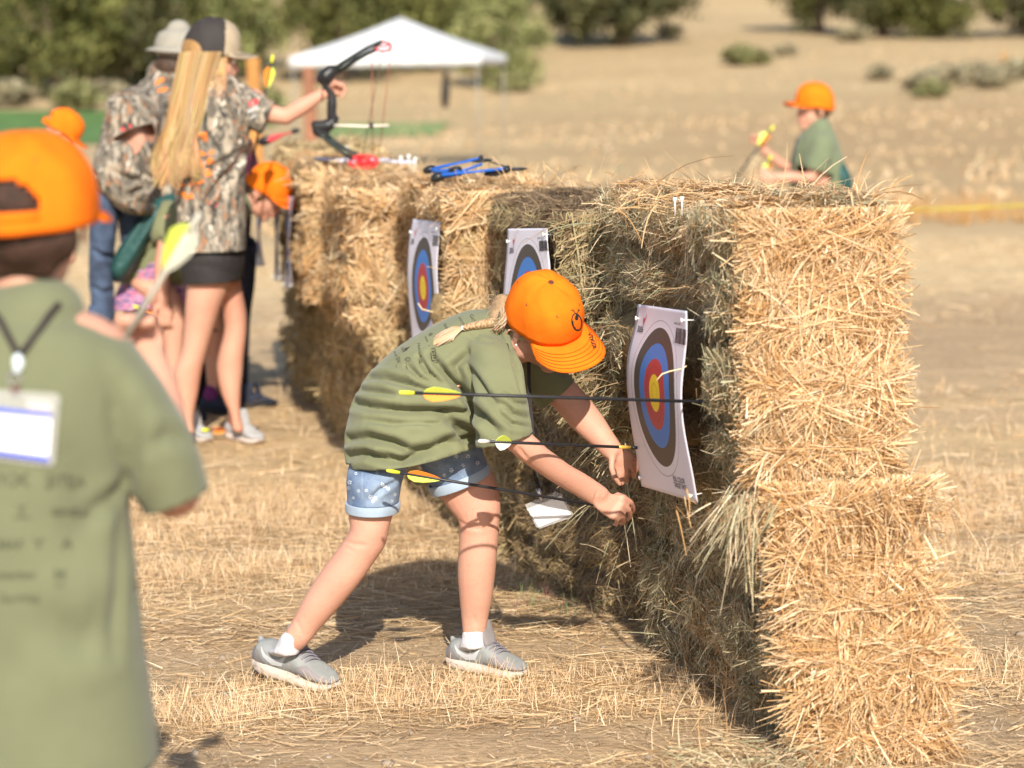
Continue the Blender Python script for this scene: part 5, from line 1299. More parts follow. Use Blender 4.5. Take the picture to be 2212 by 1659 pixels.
def wfront(i):
    a = random.random(); p0 = PY(478+12*a, 110, YW-.06); p2 = PY(486+random.gauss(0, 5)-30*random.random(), 180+random.gauss(0, 12), YW-.12); m = PY(476+12*a, 150, YW-.10)
    return [p0*(1-t)**2+m*(2*t*(1-t))+p2*t*t for t in np.linspace(0, 1, 9)]
hair_strands('side_hair', None, wfront, 260, M_hair, woman, .002, HB)
link('wristband', tube_mesh('wristband', [PY(697, 203, YW-.02)+(Vector((.1, 0, .9)).normalized()*math.cos(a)+Vector((0, 1, 0))*math.sin(a))*.026 for a in np.linspace(0, 6.28, 13)[:-1]], .0028, 6, closed=True), M_blackp, woman)
M_tr2 = mat('grey_trainer', (.36, .36, .36), .8, .1); M_red2 = mat('coral_collar', (.75, .12, .10), .7)
for (hx, hy, tx, ty) in ((402, 945, 452, 957), (495, 948, 566, 960)):
    a_, b_ = G(hx, hy), G(tx, ty); trainer(a_, b_, Vector((0, -.05, 1)), 1, None, None, parent=woman, mats=(M_tr2, M_tr2, M_sole), detail=False, socks=M_skin2)

# ---------------------------------------------------------------- compound bow in her hand
bow = thing('compound_bow', 'black compound bow with red wheels held out by the young woman', 'bow', PY(718, 215, YW-.03), group=None)
YBw = YW-.03
def PB(x, y, dy=0): return PY(x, y, YBw+dy)
v = Vol(); v.chain([(PB(692, 172), .020), (PB(703, 166), .034), (PB(718, 152), .026), (PB(727, 148), .016)]); v.chain([(PB(701, 176), .018), (PB(705, 185), .017), (PB(717, 205), .016), (PB(717, 225), .020), (PB(716, 250), .019), (PB(722, 262), .016), (PB(712, 270), .025), (PB(695, 273), .024), (PB(678, 271), .021), (PB(684, 282), .022), (PB(703, 293), .018)])
v.chain([(PB(727, 255), .012), (PB(722, 268), .014), (PB(705, 268), .018)])
link('riser', remesh(v, .006, 3), M_blackp, bow)
M_green_l = mat('dark_limb', (.018, .026, .022), .35, .1)
for dy, up_, lo_ in ((-.012, [(718, 152), (740, 136), (763, 122), (795, 103), (826, 90)], [(683, 283), (700, 298), (722, 316), (742, 331), (760, 342)]), (.012, [(724, 160), (745, 145), (768, 130), (795, 115), (815, 106)], [(705, 292), (722, 306), (742, 319), (768, 334), (797, 350)])):
    for nm, pl in (('upper_limb', up_), ('lower_limb', lo_)): link(nm, tube_mesh(nm, [PB(x, y, dy) for x, y in pl], .0082, 8), M_green_l, bow)
def wheel(name, cx, cy, rx, ry, holes, m):
    n = 26
    v = Vol(); outer = [PB(cx+rx*math.cos(t), cy+ry*math.sin(t)) for t in np.linspace(0, 6.283, n+1)[:-1]]
    o = link(name, tube_mesh(name, outer, .0048, 8, closed=True), m, bow)
    for hx, hy, hr in holes:
        link('spoke', tube_mesh('spoke', [PB(cx+rx*hx*-.9, cy-ry*.1+hy*ry), PB(cx+rx*.1*hx, cy+hy*ry*.4), PB(cx+rx*.9, cy+hr*ry)], .0036, 8), m, o)
M_redp = mat('red_anodised', (.72, .03, .035), .35, .05)
wheel('cam_wheel', 828, 101, 17, 10, [(1, .0, -.5)], M_redp); wheel('cam_wheel', 785, 350, 31, 14, [(1, -.3, .2), (1, .4, -.3), (.5, 0, .6)], M_redp)
v = Vol(); v.loft([(PB(772, 352), Vector((0, .006, 0)), Vector((0, 0, .018))), (PB(800, 350), Vector((0, .006, 0)), Vector((0, 0, .014)))], 12); link('cam_plate', py_mesh('cam_plate', v.V, v.F), M_redp, bow)
link('cable_rod', tube_mesh('cable_rod', [PB(722, 271, -.02), PB(760, 272, -.02), PB(790, 273, -.02), PB(840, 271, -.02)], .0042, 8), mat('cream_rod', (.75, .68, .58), .4), bow)
link('cable_slide', tube_mesh('cable_slide', [PB(802, 265, -.02), PB(802, 277, -.02)], .009, 8), M_blackp, bow)
M_str = mat('dark_bowstring', (.10, .07, .05), .6, .1); M_str2 = mat('red_bowstring', (.24, .075, .045), .6, .1)
for a_, b_, m_ in (((845, 102), (819, 338), M_str2), ((826, 110), (783, 338), M_str), ((803, 113), (805, 338), M_str2)):
    link('bowstring', tube_mesh('bowstring', [PB(*a_), PB(*b_)], .0019, 6), m_, bow)
arrow('upright arrow with yellow nock held behind the young woman\'s outstretched arm', PY(589, 122, YW+.14), PY(540, 380, YW+.18), .0045, roll=.4, vlen=.09, vh=.022, voff=.04, tip=False)

# ---------------------------------------------------------------- blue bow lying on the bales, white bow behind it, red bow beyond
def flat_bow(label, m, pts_up, pts_lo, riser, string, Y, cams, group='bows lying on the bales', r=.0065):
    t = thing('bow', label, 'bow', PY(*riser[0], Y), group=group)
    v = Vol(); v.chain([(PY(x, y, Y+dy), rr) for (x, y, dy, rr) in riser[1]]); link('riser', remesh(v, .006, 3), m, t)
    for nm, pl in (('upper_limb', pts_up), ('lower_limb', pts_lo)):
        for (a_, b_) in pl:
            v = Vol(); A_, B_ = PY(a_[0], a_[1], Y+a_[2]), PY(b_[0], b_[1], Y+b_[2]); v.loft([(A_, Vector((0, .014, 0)), Vector((0, 0, r))), (A_.lerp(B_, .5), Vector((0, .010, 0)), Vector((0, 0, r*.6))), (B_, Vector((0, .012, 0)), Vector((0, 0, r*.75)))], 10, True, .6); link(nm, py_mesh(nm, v.V, v.F), m, t)
    for (x, y, dy, a_, b_) in cams:
        c = PY(x, y, Y+dy); v = Vol(); v.ell(c, Vector((a_, 0, b_*.3)), Vector((0, .018, 0)), Vector((0, 0, b_))); link('limb_pocket', py_mesh('limb_pocket', v.V, v.F), M_blackp, t)
    for (a_, b_) in string: link('bowstring', tube_mesh('bowstring', [PY(a_[0], a_[1], Y+a_[2]), PY(b_[0], b_[1], Y+b_[2])], .0022, 6), M_blackp, t)
    return t
M_blue = mat('blue_limb', (.02, .11, .46), .35, .06)
flat_bow('blue bow lying on top of the golden bale', M_blue, [((930, 366, .1), (1038, 342, .1)), ((985, 374, .02), (1040, 355, .05))], [((948, 379, -.1), (1094, 364, -.1))],
         ((990, 368), [(932, 367, .1, .010), (950, 372, .03, .009), (975, 368, .0, .010), (1000, 374, -.03, .008), (960, 380, -.08, .010)]), [((1045, 345, .1), (1112, 366, -.1))], 7.5,
         [(928, 366, .1, .022, .013), (945, 383, -.1, .022, .016), (983, 366, .0, .022, .010), (1094, 366, -.1, .014, .012), (1038, 342, .1, .009, .011), (1040, 347, .1, .035, .006), (1112, 366, -.1, .04, .006), (1068, 374, -.08, .034, .010)])
M_wbow = mat('pale_lavender_limb', (.62, .64, .82), .4, .05)
flat_bow('pale white and lavender bow lying flat on the far bales', M_wbow, [((684, 343, .0), (750, 348, 0))], [((750, 348, 0), (896, 350, 0))], ((780, 348), [(740, 348, 0, .012), (790, 350, 0, .013), (840, 349, 0, .012)]), [((690, 340, .02), (890, 344, .02))], 9.55, [], r=.008)
for k_, (x, y) in enumerate(((866, 344), (883, 341), (748, 322), (897, 347))):
    tee('golf_tee', x, y, 9.45, ['leftmost white peg in the cluster right of the lavender bow', 'middle white peg in the cluster right of the lavender bow', 'lone white peg near the lower limb of the raised bow', 'rightmost white peg in the cluster right of the lavender bow'][k_])
    o_ = [o for o in bpy.data.objects if o.name.startswith('golf_tee')][-1]
for o_ in [o for o in bpy.data.objects if o.name.startswith('golf_tee')]:
    if o_.data.vertices[0].co.y > 8: 
        c_ = sum((v_.co for v_ in o_.data.vertices), Vector())/len(o_.data.vertices)
        for v_ in o_.data.vertices: v_.co = c_+(v_.co-c_)*1.6
M_rbow = mat('red_limb', (.60, .04, .05), .35, .06)
flat_bow('red and black bow resting on the farthest bale', M_rbow, [((575, 303, 0), (608, 292, 0))], [((608, 292, 0), (640, 283, 0))], ((590, 300), [(575, 304, 0, .018), (590, 299, 0, .016), (605, 293, 0, .012)]), [((580, 300, .05), (640, 281, .05))], 10.9, [(573, 304, 0, .036, .022), (638, 283, 0, .022, .012)])

# ---------------------------------------------------------------- man in bucket hat, camouflage back
YM = 10.5; mC = PY(388, 128, YM); mF = Vector((.55, .8, -.15)).normalized(); mU = Vector((0, 0, 1))
def mprims(v):
    store['L'] = head_prims(v, mC, mF, mU, 1.05)
    v.limb([(362, 130, 405, 130, YM, .055), (360, 170, 405, 170, YM, .06)]); v.chain([(PY(330, 240, YM), .05), (PY(318, 330, YM+.1), .042), (PY(350, 380, YM+.2), .035)])
    v.chain([(PY(430, 240, YM), .05), (PY(445, 340, YM+.1), .042), (PY(470, 400, YM+.15), .035), (PY(480, 440, YM+.15), .03)])
    v.loft([(PY(375, 200, YM), Vector((.16, 0, 0)), Vector((0, .1, 0))), (PY(375, 430, YM), Vector((.15, 0, 0)), Vector((0, .1, 0)))])
man = figure('man in pale bucket hat and camouflage tee standing behind the blond woman', (G(380, 870))[:], mprims, M_skin3, .009, 3)
v = Vol(); v.loft(torso([(320, 165, 425, 160, YM, .10), (306, 200, 450, 200, YM, .13), (300, 300, 450, 300, YM, .14), (300, 400, 450, 400, YM, .14), (304, 445, 448, 445, YM, .145)]), 28, True, .85)
v.chain([(PY(335, 205, YM), .085), (PY(322, 270, YM), .075)]); v.chain([(PY(420, 205, YM), .085), (PY(440, 300, YM+.05), .075)])
mm_ = remesh(v, .009, 4); folds(mm_, [([(310, 330), (330, 380), (360, 400)], .012, .018), ([(325, 420), (350, 380), (372, 330)], .010, .016)], .006, 9)
mb_ = bvh_of(mm_); cloth('shirt', mm_, M_camo, man, .004)
it = []
for (x, y, w1, h1, a_) in [(338, 185, 22, 8, 30), (332, 205, 34, 8, 18), (343, 232, 8, 16, 0), (356, 236, 9, 15, 0), (370, 232, 16, 16, 5), (344, 262, 18, 8, 30), (368, 262, 14, 9, 5), (352, 288, 12, 9, 10), (368, 288, 14, 9, 10), (344, 312, 12, 9, 0), (326, 240, 8, 12, 10), (324, 290, 12, 7, 10)]:
    it.append(poly([(0, 0), (w1*.6, h1*.1), (w1, 0), (w1*.9, h1*.8), (w1*.5, h1), (w1*.1, h1*.7)], x, y, 1, a_))
decal('orange_print', mb_, it, M_oprint, man, .005)
# hat
M_hat = mat('pale_hat_cloth', (.29, .27, .225), .9, .08, 30); v = Vol()
hc = mC+Vector((0, 0, .055)); v.loft([(hc, Vector((.108, 0, 0)), Vector((0, .115, 0))), (hc+Vector((0, 0, .035)), Vector((.098, 0, 0)), Vector((0, .108, 0))), (hc+Vector((0, 0, .062)), Vector((.086, 0, 0)), Vector((0, .09, 0))), (hc+Vector((0, 0, .074)), Vector((.05, 0, 0)), Vector((0, .05, 0)))], 24)
ho_ = link('hat', remesh(v, .007, 3), M_hat, man)
V_ = []; F_ = []; nb_ = 40
for j_, (rr, zz) in enumerate(((.10, .0), (.12, -.004), (.145, -.018), (.147, -.022), (.12, -.010), (.10, -.006))):
    for i_ in range(nb_):
        a_ = 2*math.pi*i_/nb_; V_.append(hc+Vector((rr*math.cos(a_), rr*1.02*math.sin(a_), zz+.010*math.sin(2*a_+1)*(rr-.1)/.07)))
for j_ in range(5):
    for i_ in range(nb_): F_.append((j_*nb_+i_, j_*nb_+(i_+1) % nb_, (j_+1)*nb_+(i_+1) % nb_, (j_+1)*nb_+i_))
link('brim', py_mesh('brim', V_, F_), M_hat, ho_)
v = Vol(); v.ell(mC+Vector((-.03, -.05, -.03)), Vector((.075, 0, 0)), Vector((0, .06, 0)), Vector((0, 0, .065))); link('hair', remesh(v, .008, 2), mat('dark_brown_hair', (.06, .035, .022), .6, .3, 60, .002, 200), man)
v = Vol(); v.limb([(315, 430, 382, 430, YM+.02, .13), (315, 560, 378, 560, YM+.02, .10), (318, 720, 366, 720, YM, .07), (322, 850, 362, 850, YM, .06), (322, 865, 362, 865, YM, .06)]); v.limb([(378, 430, 447, 430, YM+.02, .13), (384, 560, 445, 560, YM+.02, .10), (388, 720, 436, 720, YM, .07), (392, 850, 432, 850, YM, .06), (392, 865, 432, 865, YM, .06)])
link('jeans', remesh(v, .01, 3), M_jeans, man)
for x in (342, 412):
    a_ = G(x-8, 868); trainer(a_, a_+Vector((.12, .24, 0)), Vector((0, 0, 1)), 1, None, None, parent=man, mats=(M_navy, M_navy, M_black), detail=False, socks=M_navy)

# bent figure at the left in camouflage and jeans
YL_ = 10.0
def lprims(v):
    store['L'] = head_prims(v, PY(330, 250, YL_+.42), Vector((.3, .3, -.9)).normalized(), Vector((.1, .9, .3)), 1.05)
    v.chain([(PY(300, 240, YL_+.15), .08), (PY(318, 245, YL_+.32), .055)])
    v.chain([(PY(292, 255, YL_), .05), (PY(288, 285, YL_-.02), .046), (PY(306, 322, YL_-.02), .038), (PY(318, 380, YL_+.1), .032), (PY(322, 430, YL_+.2), .026)]); v.ball(PY(323, 442, YL_+.2), .035)
    v.chain([(PY(262, 400, YL_), .12), (PY(285, 270, YL_+.1), .12)])
bent = figure('bent over person in camouflage tee and blue jeans at the left of the group', G(240, 790)[:], lprims, M_skin2, .009, 3)
v = Vol(); v.loft(torso([(252, 215, 345, 212, YL_+.12, .13), (235, 245, 350, 240, YL_+.08, .16), (218, 300, 345, 290, YL_+.04, .16), (200, 355, 338, 350, YL_, .16), (203, 395, 332, 410, YL_, .16), (222, 415, 330, 436, YL_, .15)]), 28, True, .85)
v.chain([(PY(275, 235, YL_), .09), (PY(272, 262, YL_-.03), .085), (PY(282, 282, YL_-.04), .078)])
lm_ = remesh(v, .009, 4); folds(lm_, [([(292, 300), (305, 350), (320, 400)], .03, .025), ([(240, 370), (280, 390), (325, 385)], .012, .018), ([(280, 420), (305, 405), (328, 400)], .012, .014)], .006, 9); cut(lm_, [(PY(283, 287, YL_-.04), Vector((.3, -.1, -.7)), .10)]); bl_ = bvh_of(lm_)
cloth('shirt', lm_, M_camo, bent, .004); decal('red_patch', bl_, [poly(box2(22, 8), 265, 285, 1, 25)], M_redprint, bent, .005)
v = Vol(); v.limb([(196, 395, 300, 395, YL_+.05, .14), (195, 430, 262, 430, YL_, .11), (193, 490, 254, 492, YL_-.02, .085), (193, 545, 246, 548, YL_-.02, .08), (192, 600, 244, 605, YL_, .07), (198, 660, 246, 660, YL_, .065), (200, 690, 248, 685, YL_, .07)]); v.limb([(245, 405, 325, 405, YL_+.1, .13), (252, 440, 322, 440, YL_+.12, .11), (262, 520, 318, 520, YL_+.15, .085), (270, 600, 318, 600, YL_+.15, .075), (276, 690, 320, 690, YL_+.15, .065)])
jm_ = remesh(v, .009, 3); folds(jm_, [([(198, 540), (220, 552), (246, 556)], .01, .012), ([(198, 620), (220, 632), (244, 628)], .008, .012)], .005, 16); link('jeans', jm_, M_jeans, bent)
for x, y, Y_ in ((222, 700, YL_), (300, 700, YL_+.15)):
    c_ = PY(x, y, Y_); 
    trainer(Vector((c_.x-.05, c_.y-.1, c_.z-.08)), Vector((c_.x+.10, c_.y+.14, c_.z-.08)), Vector((0, 0, 1)), 1, None, None, parent=bent, mats=(M_navy, M_navy, M_black), detail=False, socks=M_jeans)
for o in list(bpy.data.objects): pass
# ---------------------------------------------------------------- child bending between the woman and the bales
YK = 10.2
kF = Vector((.80, -.15, -.58)).normalized(); kU = Vector((.55, -.12, .80)); kC = PY(572, 417, YK)
def kprims(v):
    store['L'] = head_prims(v, kC, kF, kU, .93)
    v.chain([(PY(545, 425, YK), .05), (PY(520, 440, YK), .05), (PY(480, 455, YK), .08), (PY(400, 500, YK), .11), (PY(320, 570, YK), .11)])
    v.limb([(338, 470, 385, 470, YK-.17, .042), (340, 520, 372, 520, YK-.18, .036), (333, 570, 367, 572, YK-.18, .032), (336, 620, 366, 620, YK-.18, .029), (338, 650, 366, 652, YK-.18, .024)])
    wr = PY(352, 652, YK-.18); kn = PY(357, 682, YK-.18)
    hand(v, wr, kn, Vector((1, 0, .05)), Vector((0, -1, 0)), [[(PY(341+i*9, 684, YK-.18), .0085), (PY(340+i*9.5, 696, YK-.18), .008), (PY(341+i*9.5, 706, YK-.17), .007)] for i in range(4)], [(PY(338, 662, YK-.2), .010), (PY(333, 676, YK-.21), .009), (PY(337, 686, YK-.21), .008)], .95)
    v.limb([(285, 620, 380, 625, YK-.1, .085), (335, 680, 405, 685, YK-.1, .06), (350, 730, 400, 735, YK-.1, .05), (352, 790, 396, 790, YK-.1, .048), (358, 850, 390, 850, YK-.1, .036), (362, 890, 388, 890, YK-.1, .03)])
    v.limb([(380, 620, 470, 625, YK+.1, .085), (425, 700, 482, 700, YK+.1, .056), (440, 760, 484, 760, YK+.1, .048), (446, 820, 484, 820, YK+.1, .044), (450, 870, 476, 870, YK+.1, .032), (450, 905, 476, 905, YK+.1, .03)])
kid = figure('child in orange cap bent double beside the wall, patterned purple shorts and green tee', G(400, 905)[:], kprims, M_skin2, .0075, 4)
Lh, Rh = store['L']; face_parts(kid, Lh, Rh, kF, kU, .93)
cap(kid, kC+kU.normalized()*.030, kF, kU, .98, back_open=False)
v = Vol(); v.ell(kC-kF*.022+kU.normalized()*.0, kF*.075, kF.cross(kU).normalized()*.074, kU.normalized()*.06); link('hair', remesh(v, .008, 2), mat('brown_hair', (.13, .07, .035), .6, .3, 60, .002, 200), kid)
v = Vol(); v.loft(torso([(270, 520, 345, 640, YK, .14), (290, 500, 380, 620, YK, .15), (330, 460, 430, 600, YK, .155), (380, 425, 470, 560, YK, .155), (440, 410, 510, 510, YK, .14), (500, 405, 535, 470, YK, .10)]), 28, True, .88)
v.chain([(PY(365, 470, YK-.12), .085), (PY(360, 505, YK-.17), .07)]); v.chain([(PY(355, 500, YK-.08), .08), (PY(312, 560, YK-.06), .085)])
km_ = remesh(v, .0085, 4); folds(km_, [([(300, 560), (325, 540), (350, 515)], .008, .01), ([(290, 580), (310, 590), (335, 585)], .006, .01)], .003, 16); cloth('shirt', km_, M_olive, kid, .004)
def patmat():
    m, t, p = newmat('purple_patterned_cloth'); L = t.links; co = N(t, 'ShaderNodeTexCoord'); mp = N(t, 'ShaderNodeMapping'); mp.inputs['Scale'].default_value = (14, 14, 60); mp.inputs['Rotation'].default_value = (0, .35, 0); L.new(co.outputs['Object'], mp.inputs[0])
    n = N(t, 'ShaderNodeTexNoise'); n.inputs['Scale'].default_value = 2; n.inputs['Detail'].default_value = 2; n.inputs['Distortion'].default_value = 1; L.new(mp.outputs[0], n.inputs[0])
    r = N(t, 'ShaderNodeValToRGB'); e = r.color_ramp.elements; r.color_ramp.interpolation = 'CONSTANT'; e[0].color = (.05, .06, .14, 1); e[1].position = .42; e[1].color = (.30, .10, .28, 1)
    for ps, c in ((.48, (.42, .40, .50, 1)), (.53, (.55, .12, .15, 1)), (.60, (.20, .07, .26, 1))):
        k = e.new(ps); k.color = c
    L.new(n.outputs[0], r.inputs[0]); L.new(r.outputs[0], p.inputs['Base Color']); p.inputs['Roughness'].default_value = .9; return m
v = Vol(); v.limb([(300, 545, 395, 560, YK, .15), (280, 575, 390, 600, YK, .155), (258, 620, 388, 640, YK, .15), (242, 650, 352, 668, YK-.05, .12), (238, 665, 342, 684, YK-.05, .12)]); v.limb([(330, 560, 440, 570, YK+.06, .13), (340, 620, 460, 620, YK+.08, .12), (365, 650, 472, 640, YK+.08, .11)])
pm_ = remesh(v, .0085, 4); folds(pm_, [([(290, 600), (275, 630), (262, 655)], .007, .012), ([(330, 600), (325, 640), (318, 665)], .007, .012)], .003, 16)
cut(pm_, [(PY(290, 666, YK-.05), Vector((.05, 0, -1)), .16)]); cloth('shorts', pm_, patmat(), kid, .004)
M_teal = mat('dark_teal_nylon', (.02, .07, .065), .5, .15, 20, .003, 50)
v = Vol(); v.loft(torso([(330, 440, 350, 455, YK-.16, .03), (300, 480, 330, 500, YK-.17, .06), (262, 530, 305, 555, YK-.17, .09), (240, 570, 278, 600, YK-.16, .09), (238, 592, 262, 606, YK-.15, .06)]), 20, True, .9)
v.chain([(PY(340, 445, YK-.14), .03), (PY(370, 430, YK-.10), .025), (PY(390, 440, YK-.05), .02)])
bg_ = remesh(v, .008, 3); folds(bg_, [([(335, 455), (300, 505), (260, 570)], .008, .012)], .004, 18); link('drawstring_bag', bg_, M_teal, kid)
v = Vol(); v.limb([(448, 880, 478, 880, YK+.1, .034), (446, 915, 480, 915, YK+.1, .036)]); v.limb([(360, 880, 390, 880, YK-.1, .034), (358, 915, 392, 915, YK-.1, .036)]); link('socks', remesh(v, .008, 2), mat('purple_sock', (.16, .03, .14), .9), kid)
for x, Y_ in ((366, YK-.1), (452, YK+.1)):
    a_ = PY(x, 912, Y_); a_.z = 0; trainer(a_+Vector((-.03, 0, .0)), a_+Vector((.17, -.08, 0)), Vector((0, 0, 1)), 1, None, None, parent=kid, mats=(M_navy, M_black, M_black), detail=False, socks=mat('purple_sock', (.16, .03, .14), .9))
arrow('arrow lying behind the hanging hand of the bent child, yellow nock and orange vane', PY(290, 662, YK-.2), PY(470, 715, YK-.05), .005, vanes=(M_fo, M_fo, M_fo), vlen=.07, vh=.014, tip=False, roll=.9)
arrow('arrow on the ground at the young woman\'s feet with yellow nock and orange vane', G(442, 925, .05)+Vector((0, -.05, 0)), G(560, 925, .03), .0052, vanes=(M_fo, M_fo, M_fo), vlen=.07, vh=.014, tip=False, roll=.9)
# dark clothed person mostly hidden behind the woman
YH = 10.5
def hprims(v):
    head_prims(v, PY(500, 330, YH+.1), Vector((.8, .2, -.5)).normalized(), Vector((.3, 0, .9)), .9)
    v.chain([(PY(528, 330, YH-.1), .024), (PY(531, 318, YH-.12), .028), (PY(535, 308, YH-.12), .02)])
    for q in range(4): v.chain([(PY(526+q*5, 306+q*3, YH-.13), .009), (PY(530+q*5, 298+q*3, YH-.15), .008), (PY(535+q*4, 300+q*4, YH-.17), .007)])
    v.chain([(PY(490, 380, YH), .09), (PY(490, 560, YH), .09)])
hid = figure('person in dark maroon top mostly hidden behind the young woman', G(510, 890)[:], hprims, M_skin2, .009, 3)
v = Vol(); v.loft(torso([(460, 365, 540, 350, YH, .10), (455, 420, 545, 420, YH, .12), (455, 500, 540, 500, YH, .12), (458, 540, 540, 540, YH, .12)]), 24, True, .9); v.chain([(PY(520, 370, YH-.05), .06), (PY(545, 385, YH-.08), .048), (PY(535, 335, YH-.10), .036)])
cloth('shirt', remesh(v, .009, 4), mat('dark_maroon_cloth', (.06, .014, .028), .9, .15), hid, .004)
v = Vol(); v.limb([(462, 535, 505, 535, YH, .1), (465, 700, 500, 700, YH, .07), (468, 880, 498, 880, YH, .05)]); v.limb([(500, 530, 556, 530, YH, .11), (506, 620, 550, 620, YH, .09), (508, 700, 540, 700, YH, .07), (505, 880, 535, 880, YH, .05)]); link('trousers', remesh(v, .01, 3), M_navy, hid)
for x in (478, 516):
    a_ = G(x, 885); trainer(a_, a_+Vector((.16, .1, 0)), Vector((0, 0, 1)), 1, None, None, parent=hid, mats=(M_navy, M_navy, M_black), detail=False, socks=M_navy)

# ---------------------------------------------------------------- far boy in orange cap walking left with arrows
YF = 13.8; fF = Vector((-.93, -.30, .05)).normalized(); fU = Vector((.06, 0, 1)); fC = PY(1760, 238, YF)
def fprims(v):
    store['L'] = head_prims(v, fC, fF, fU, 1.02)
    v.limb([(1745, 245, 1785, 245, YF, .05), (1745, 285, 1785, 285, YF, .055)]); v.loft([(PY(1765, 300, YF), Vector((.07, 0, 0)), Vector((0, .15, 0))), (PY(1770, 480, YF), Vector((.09, 0, 0)), Vector((0, .13, 0)))])
    # near arm, elbow at his back, forearm forward
    v.chain([(PY(1772, 320, YF-.15), .046), (PY(1752, 385, YF-.17), .038), (PY(1705, 382, YF-.2), .033), (PY(1672, 385, YF-.22), .026)])
    kn = PY(1650, 380, YF-.22); hand(v, PY(1672, 385, YF-.22), kn, Vector((0, .1, 1)), Vector((0, -1, 0)), [[(kn+Vector((0, -.01, .026-.017*i)), .010), (kn+Vector((-.02, -.035, .024-.017*i)), .0095), (kn+Vector((.005, -.04, .022-.017*i)), .009)] for i in range(4)], [(kn+Vector((.03, 0, .03)), .011), (kn+Vector((0, -.01, .045)), .010), (kn+Vector((-.02, -.02, .04)), .009)])
    # far arm raised
    v.chain([(PY(1748, 320, YF+.15), .045), (PY(1722, 375, YF+.1), .038), (PY(1680, 350, YF+.05), .032), (PY(1650, 325, YF), .024)])
    kn2 = PY(1638, 310, YF); hand(v, PY(1652, 328, YF), kn2, Vector((.6, 0, -.3)).normalized(), Vector((0, -1, 0)), [[(kn2+Vector((-.03+.02*i, 0, .008*i)), .010), (kn2+Vector((-.05+.022*i, -.01, .035)), .0095), (kn2+Vector((-.035+.02*i, -.03, .045)), .009)] for i in range(4)], [(kn2+Vector((.04, -.01, -.02)), .011), (kn2+Vector((.03, -.03, .02)), .010), (kn2+Vector((.0, -.04, .035)), .009)])
    v.chain([(PY(1745, 540, YF-.08), .085), (PY(1740, 610, YF-.1), .06), (PY(1750, 690, YF-.1), .045)]); v.chain([(PY(1790, 540, YF+.08), .085), (PY(1800, 610, YF+.08), .06), (PY(1815, 690, YF+.1), .045)])
far = figure('boy in orange cap and green tee walking behind the bales with arrows in hand', G(1770, 705)[:], fprims, M_skin2, .008, 4)
Lh, Rh = store['L']; face_parts(far, Lh, Rh, fF, fU, 1.02)
cap(far, fC+Vector((0, 0, .034)), fF, fU, 1.12, back_open=True)
v = Vol(); v.ell(fC-fF*.03+Vector((0, 0, .0)), fF*.075, Vector((0, .08, 0)), Vector((0, 0, .062))); link('hair', remesh(v, .008, 2), mat('brown_hair', (.13, .07, .035), .6, .3, 60, .002, 200), far)
v = Vol(); v.loft(torso([(1745, 272, 1795, 275, YF, .10), (1725, 300, 1808, 300, YF, .17), (1712, 350, 1822, 350, YF, .17), (1708, 420, 1830, 420, YF, .17), (1712, 520, 1838, 520, YF, .17)]), 28, True, .88)
v.chain([(PY(1778, 310, YF-.13), .075), (PY(1768, 345, YF-.16), .070), (PY(1760, 362, YF-.17), .066)]); v.chain([(PY(1745, 310, YF+.12), .07), (PY(1730, 350, YF+.12), .06)])
fm_ = remesh(v, .0085, 4); folds(fm_, [([(1735, 300), (1728, 340), (1722, 390)], .008, .014), ([(1790, 350), (1800, 390), (1805, 430)], .008, .014)], .003, 12); cut(fm_, [(PY(1757, 366, YF-.17), Vector((-.3, 0, -1)), .12), (PY(1775, 515, YF), Vector((0, 0, -1)), .3)])
cloth('shirt', fm_, cottonmat('green_cotton', (.15, .18, .105)), far, .004)
v = Vol(); v.ell(PY(1815, 385, YF-.02), Vector((.05, 0, .04)), Vector((0, .13, 0)), Vector((-.05, 0, .12))); link('drawstring_bag', remesh(v, .01, 2), M_teal, far)
v = Vol(); v.limb([(1712, 505, 1785, 505, YF-.06, .12), (1712, 620, 1775, 620, YF-.09, .08)]); v.limb([(1760, 505, 1838, 505, YF+.06, .12), (1772, 620, 1835, 620, YF+.08, .08)]); link('shorts', remesh(v, .01, 3), M_navy, far)
for x, Y_ in ((1752, YF-.1), (1816, YF+.1)):
    a_ = G(x+14, 706); trainer(a_, a_+Vector((-.22, -.05, 0)), Vector((0, 0, 1)), 1, None, None, parent=far, mats=(M_tr2, M_tr2, M_sole), detail=False)
arrow('arrow with orange vane in the raised hand of the boy behind the bales', PY(1670, 274, YF-.03), PY(1580, 398, YF-.1), .006, vanes=(M_fo, M_fy, M_fo), vlen=.10, vh=.03, tip=True, roll=1.2)
arrow('second arrow lower down in the hands of the boy behind the bales', PY(1664, 338, YF-.1), PY(1640, 470, YF-.3), .006, vanes=(M_fo, M_fy, M_fo), vlen=.10, vh=.03, tip=True, roll=1.2)

# ---------------------------------------------------------------- orange capped child bending beyond the front boy
YO = 12.0; oC = PY(128, 290, YO); oF = Vector((.72, .25, -.62)).normalized(); oU = Vector((.45, .1, .85))
def oprims(v):
    head_prims(v, oC, oF, oU, .88); v.chain([(oC+Vector((-.05, 0, -.06)), .05), (oC+Vector((-.14, 0, -.16)), .10), (oC+Vector((-.25, .0, -.45)), .11), (oC+Vector((-.22, 0, -.62)), .11)])
    for s_ in (-1, 1): v.chain([(oC+Vector((-.24, s_*.08, -.62)), .085), (oC+Vector((-.2, s_*.09, -.84)), .055), (oC+Vector((-.22, s_*.09, -1.1)), .045), (Vector((oC.x-.22, oC.y+s_*.09, .06)), .035)]); v.chain([(oC+Vector((-.12, s_*.16, -.16)), .04), (oC+Vector((-.05, s_*.17, -.40)), .032), (oC+Vector((.0, s_*.12, -.58)), .024)]); v.ball(oC+Vector((.01, s_*.11, -.62)), .03)
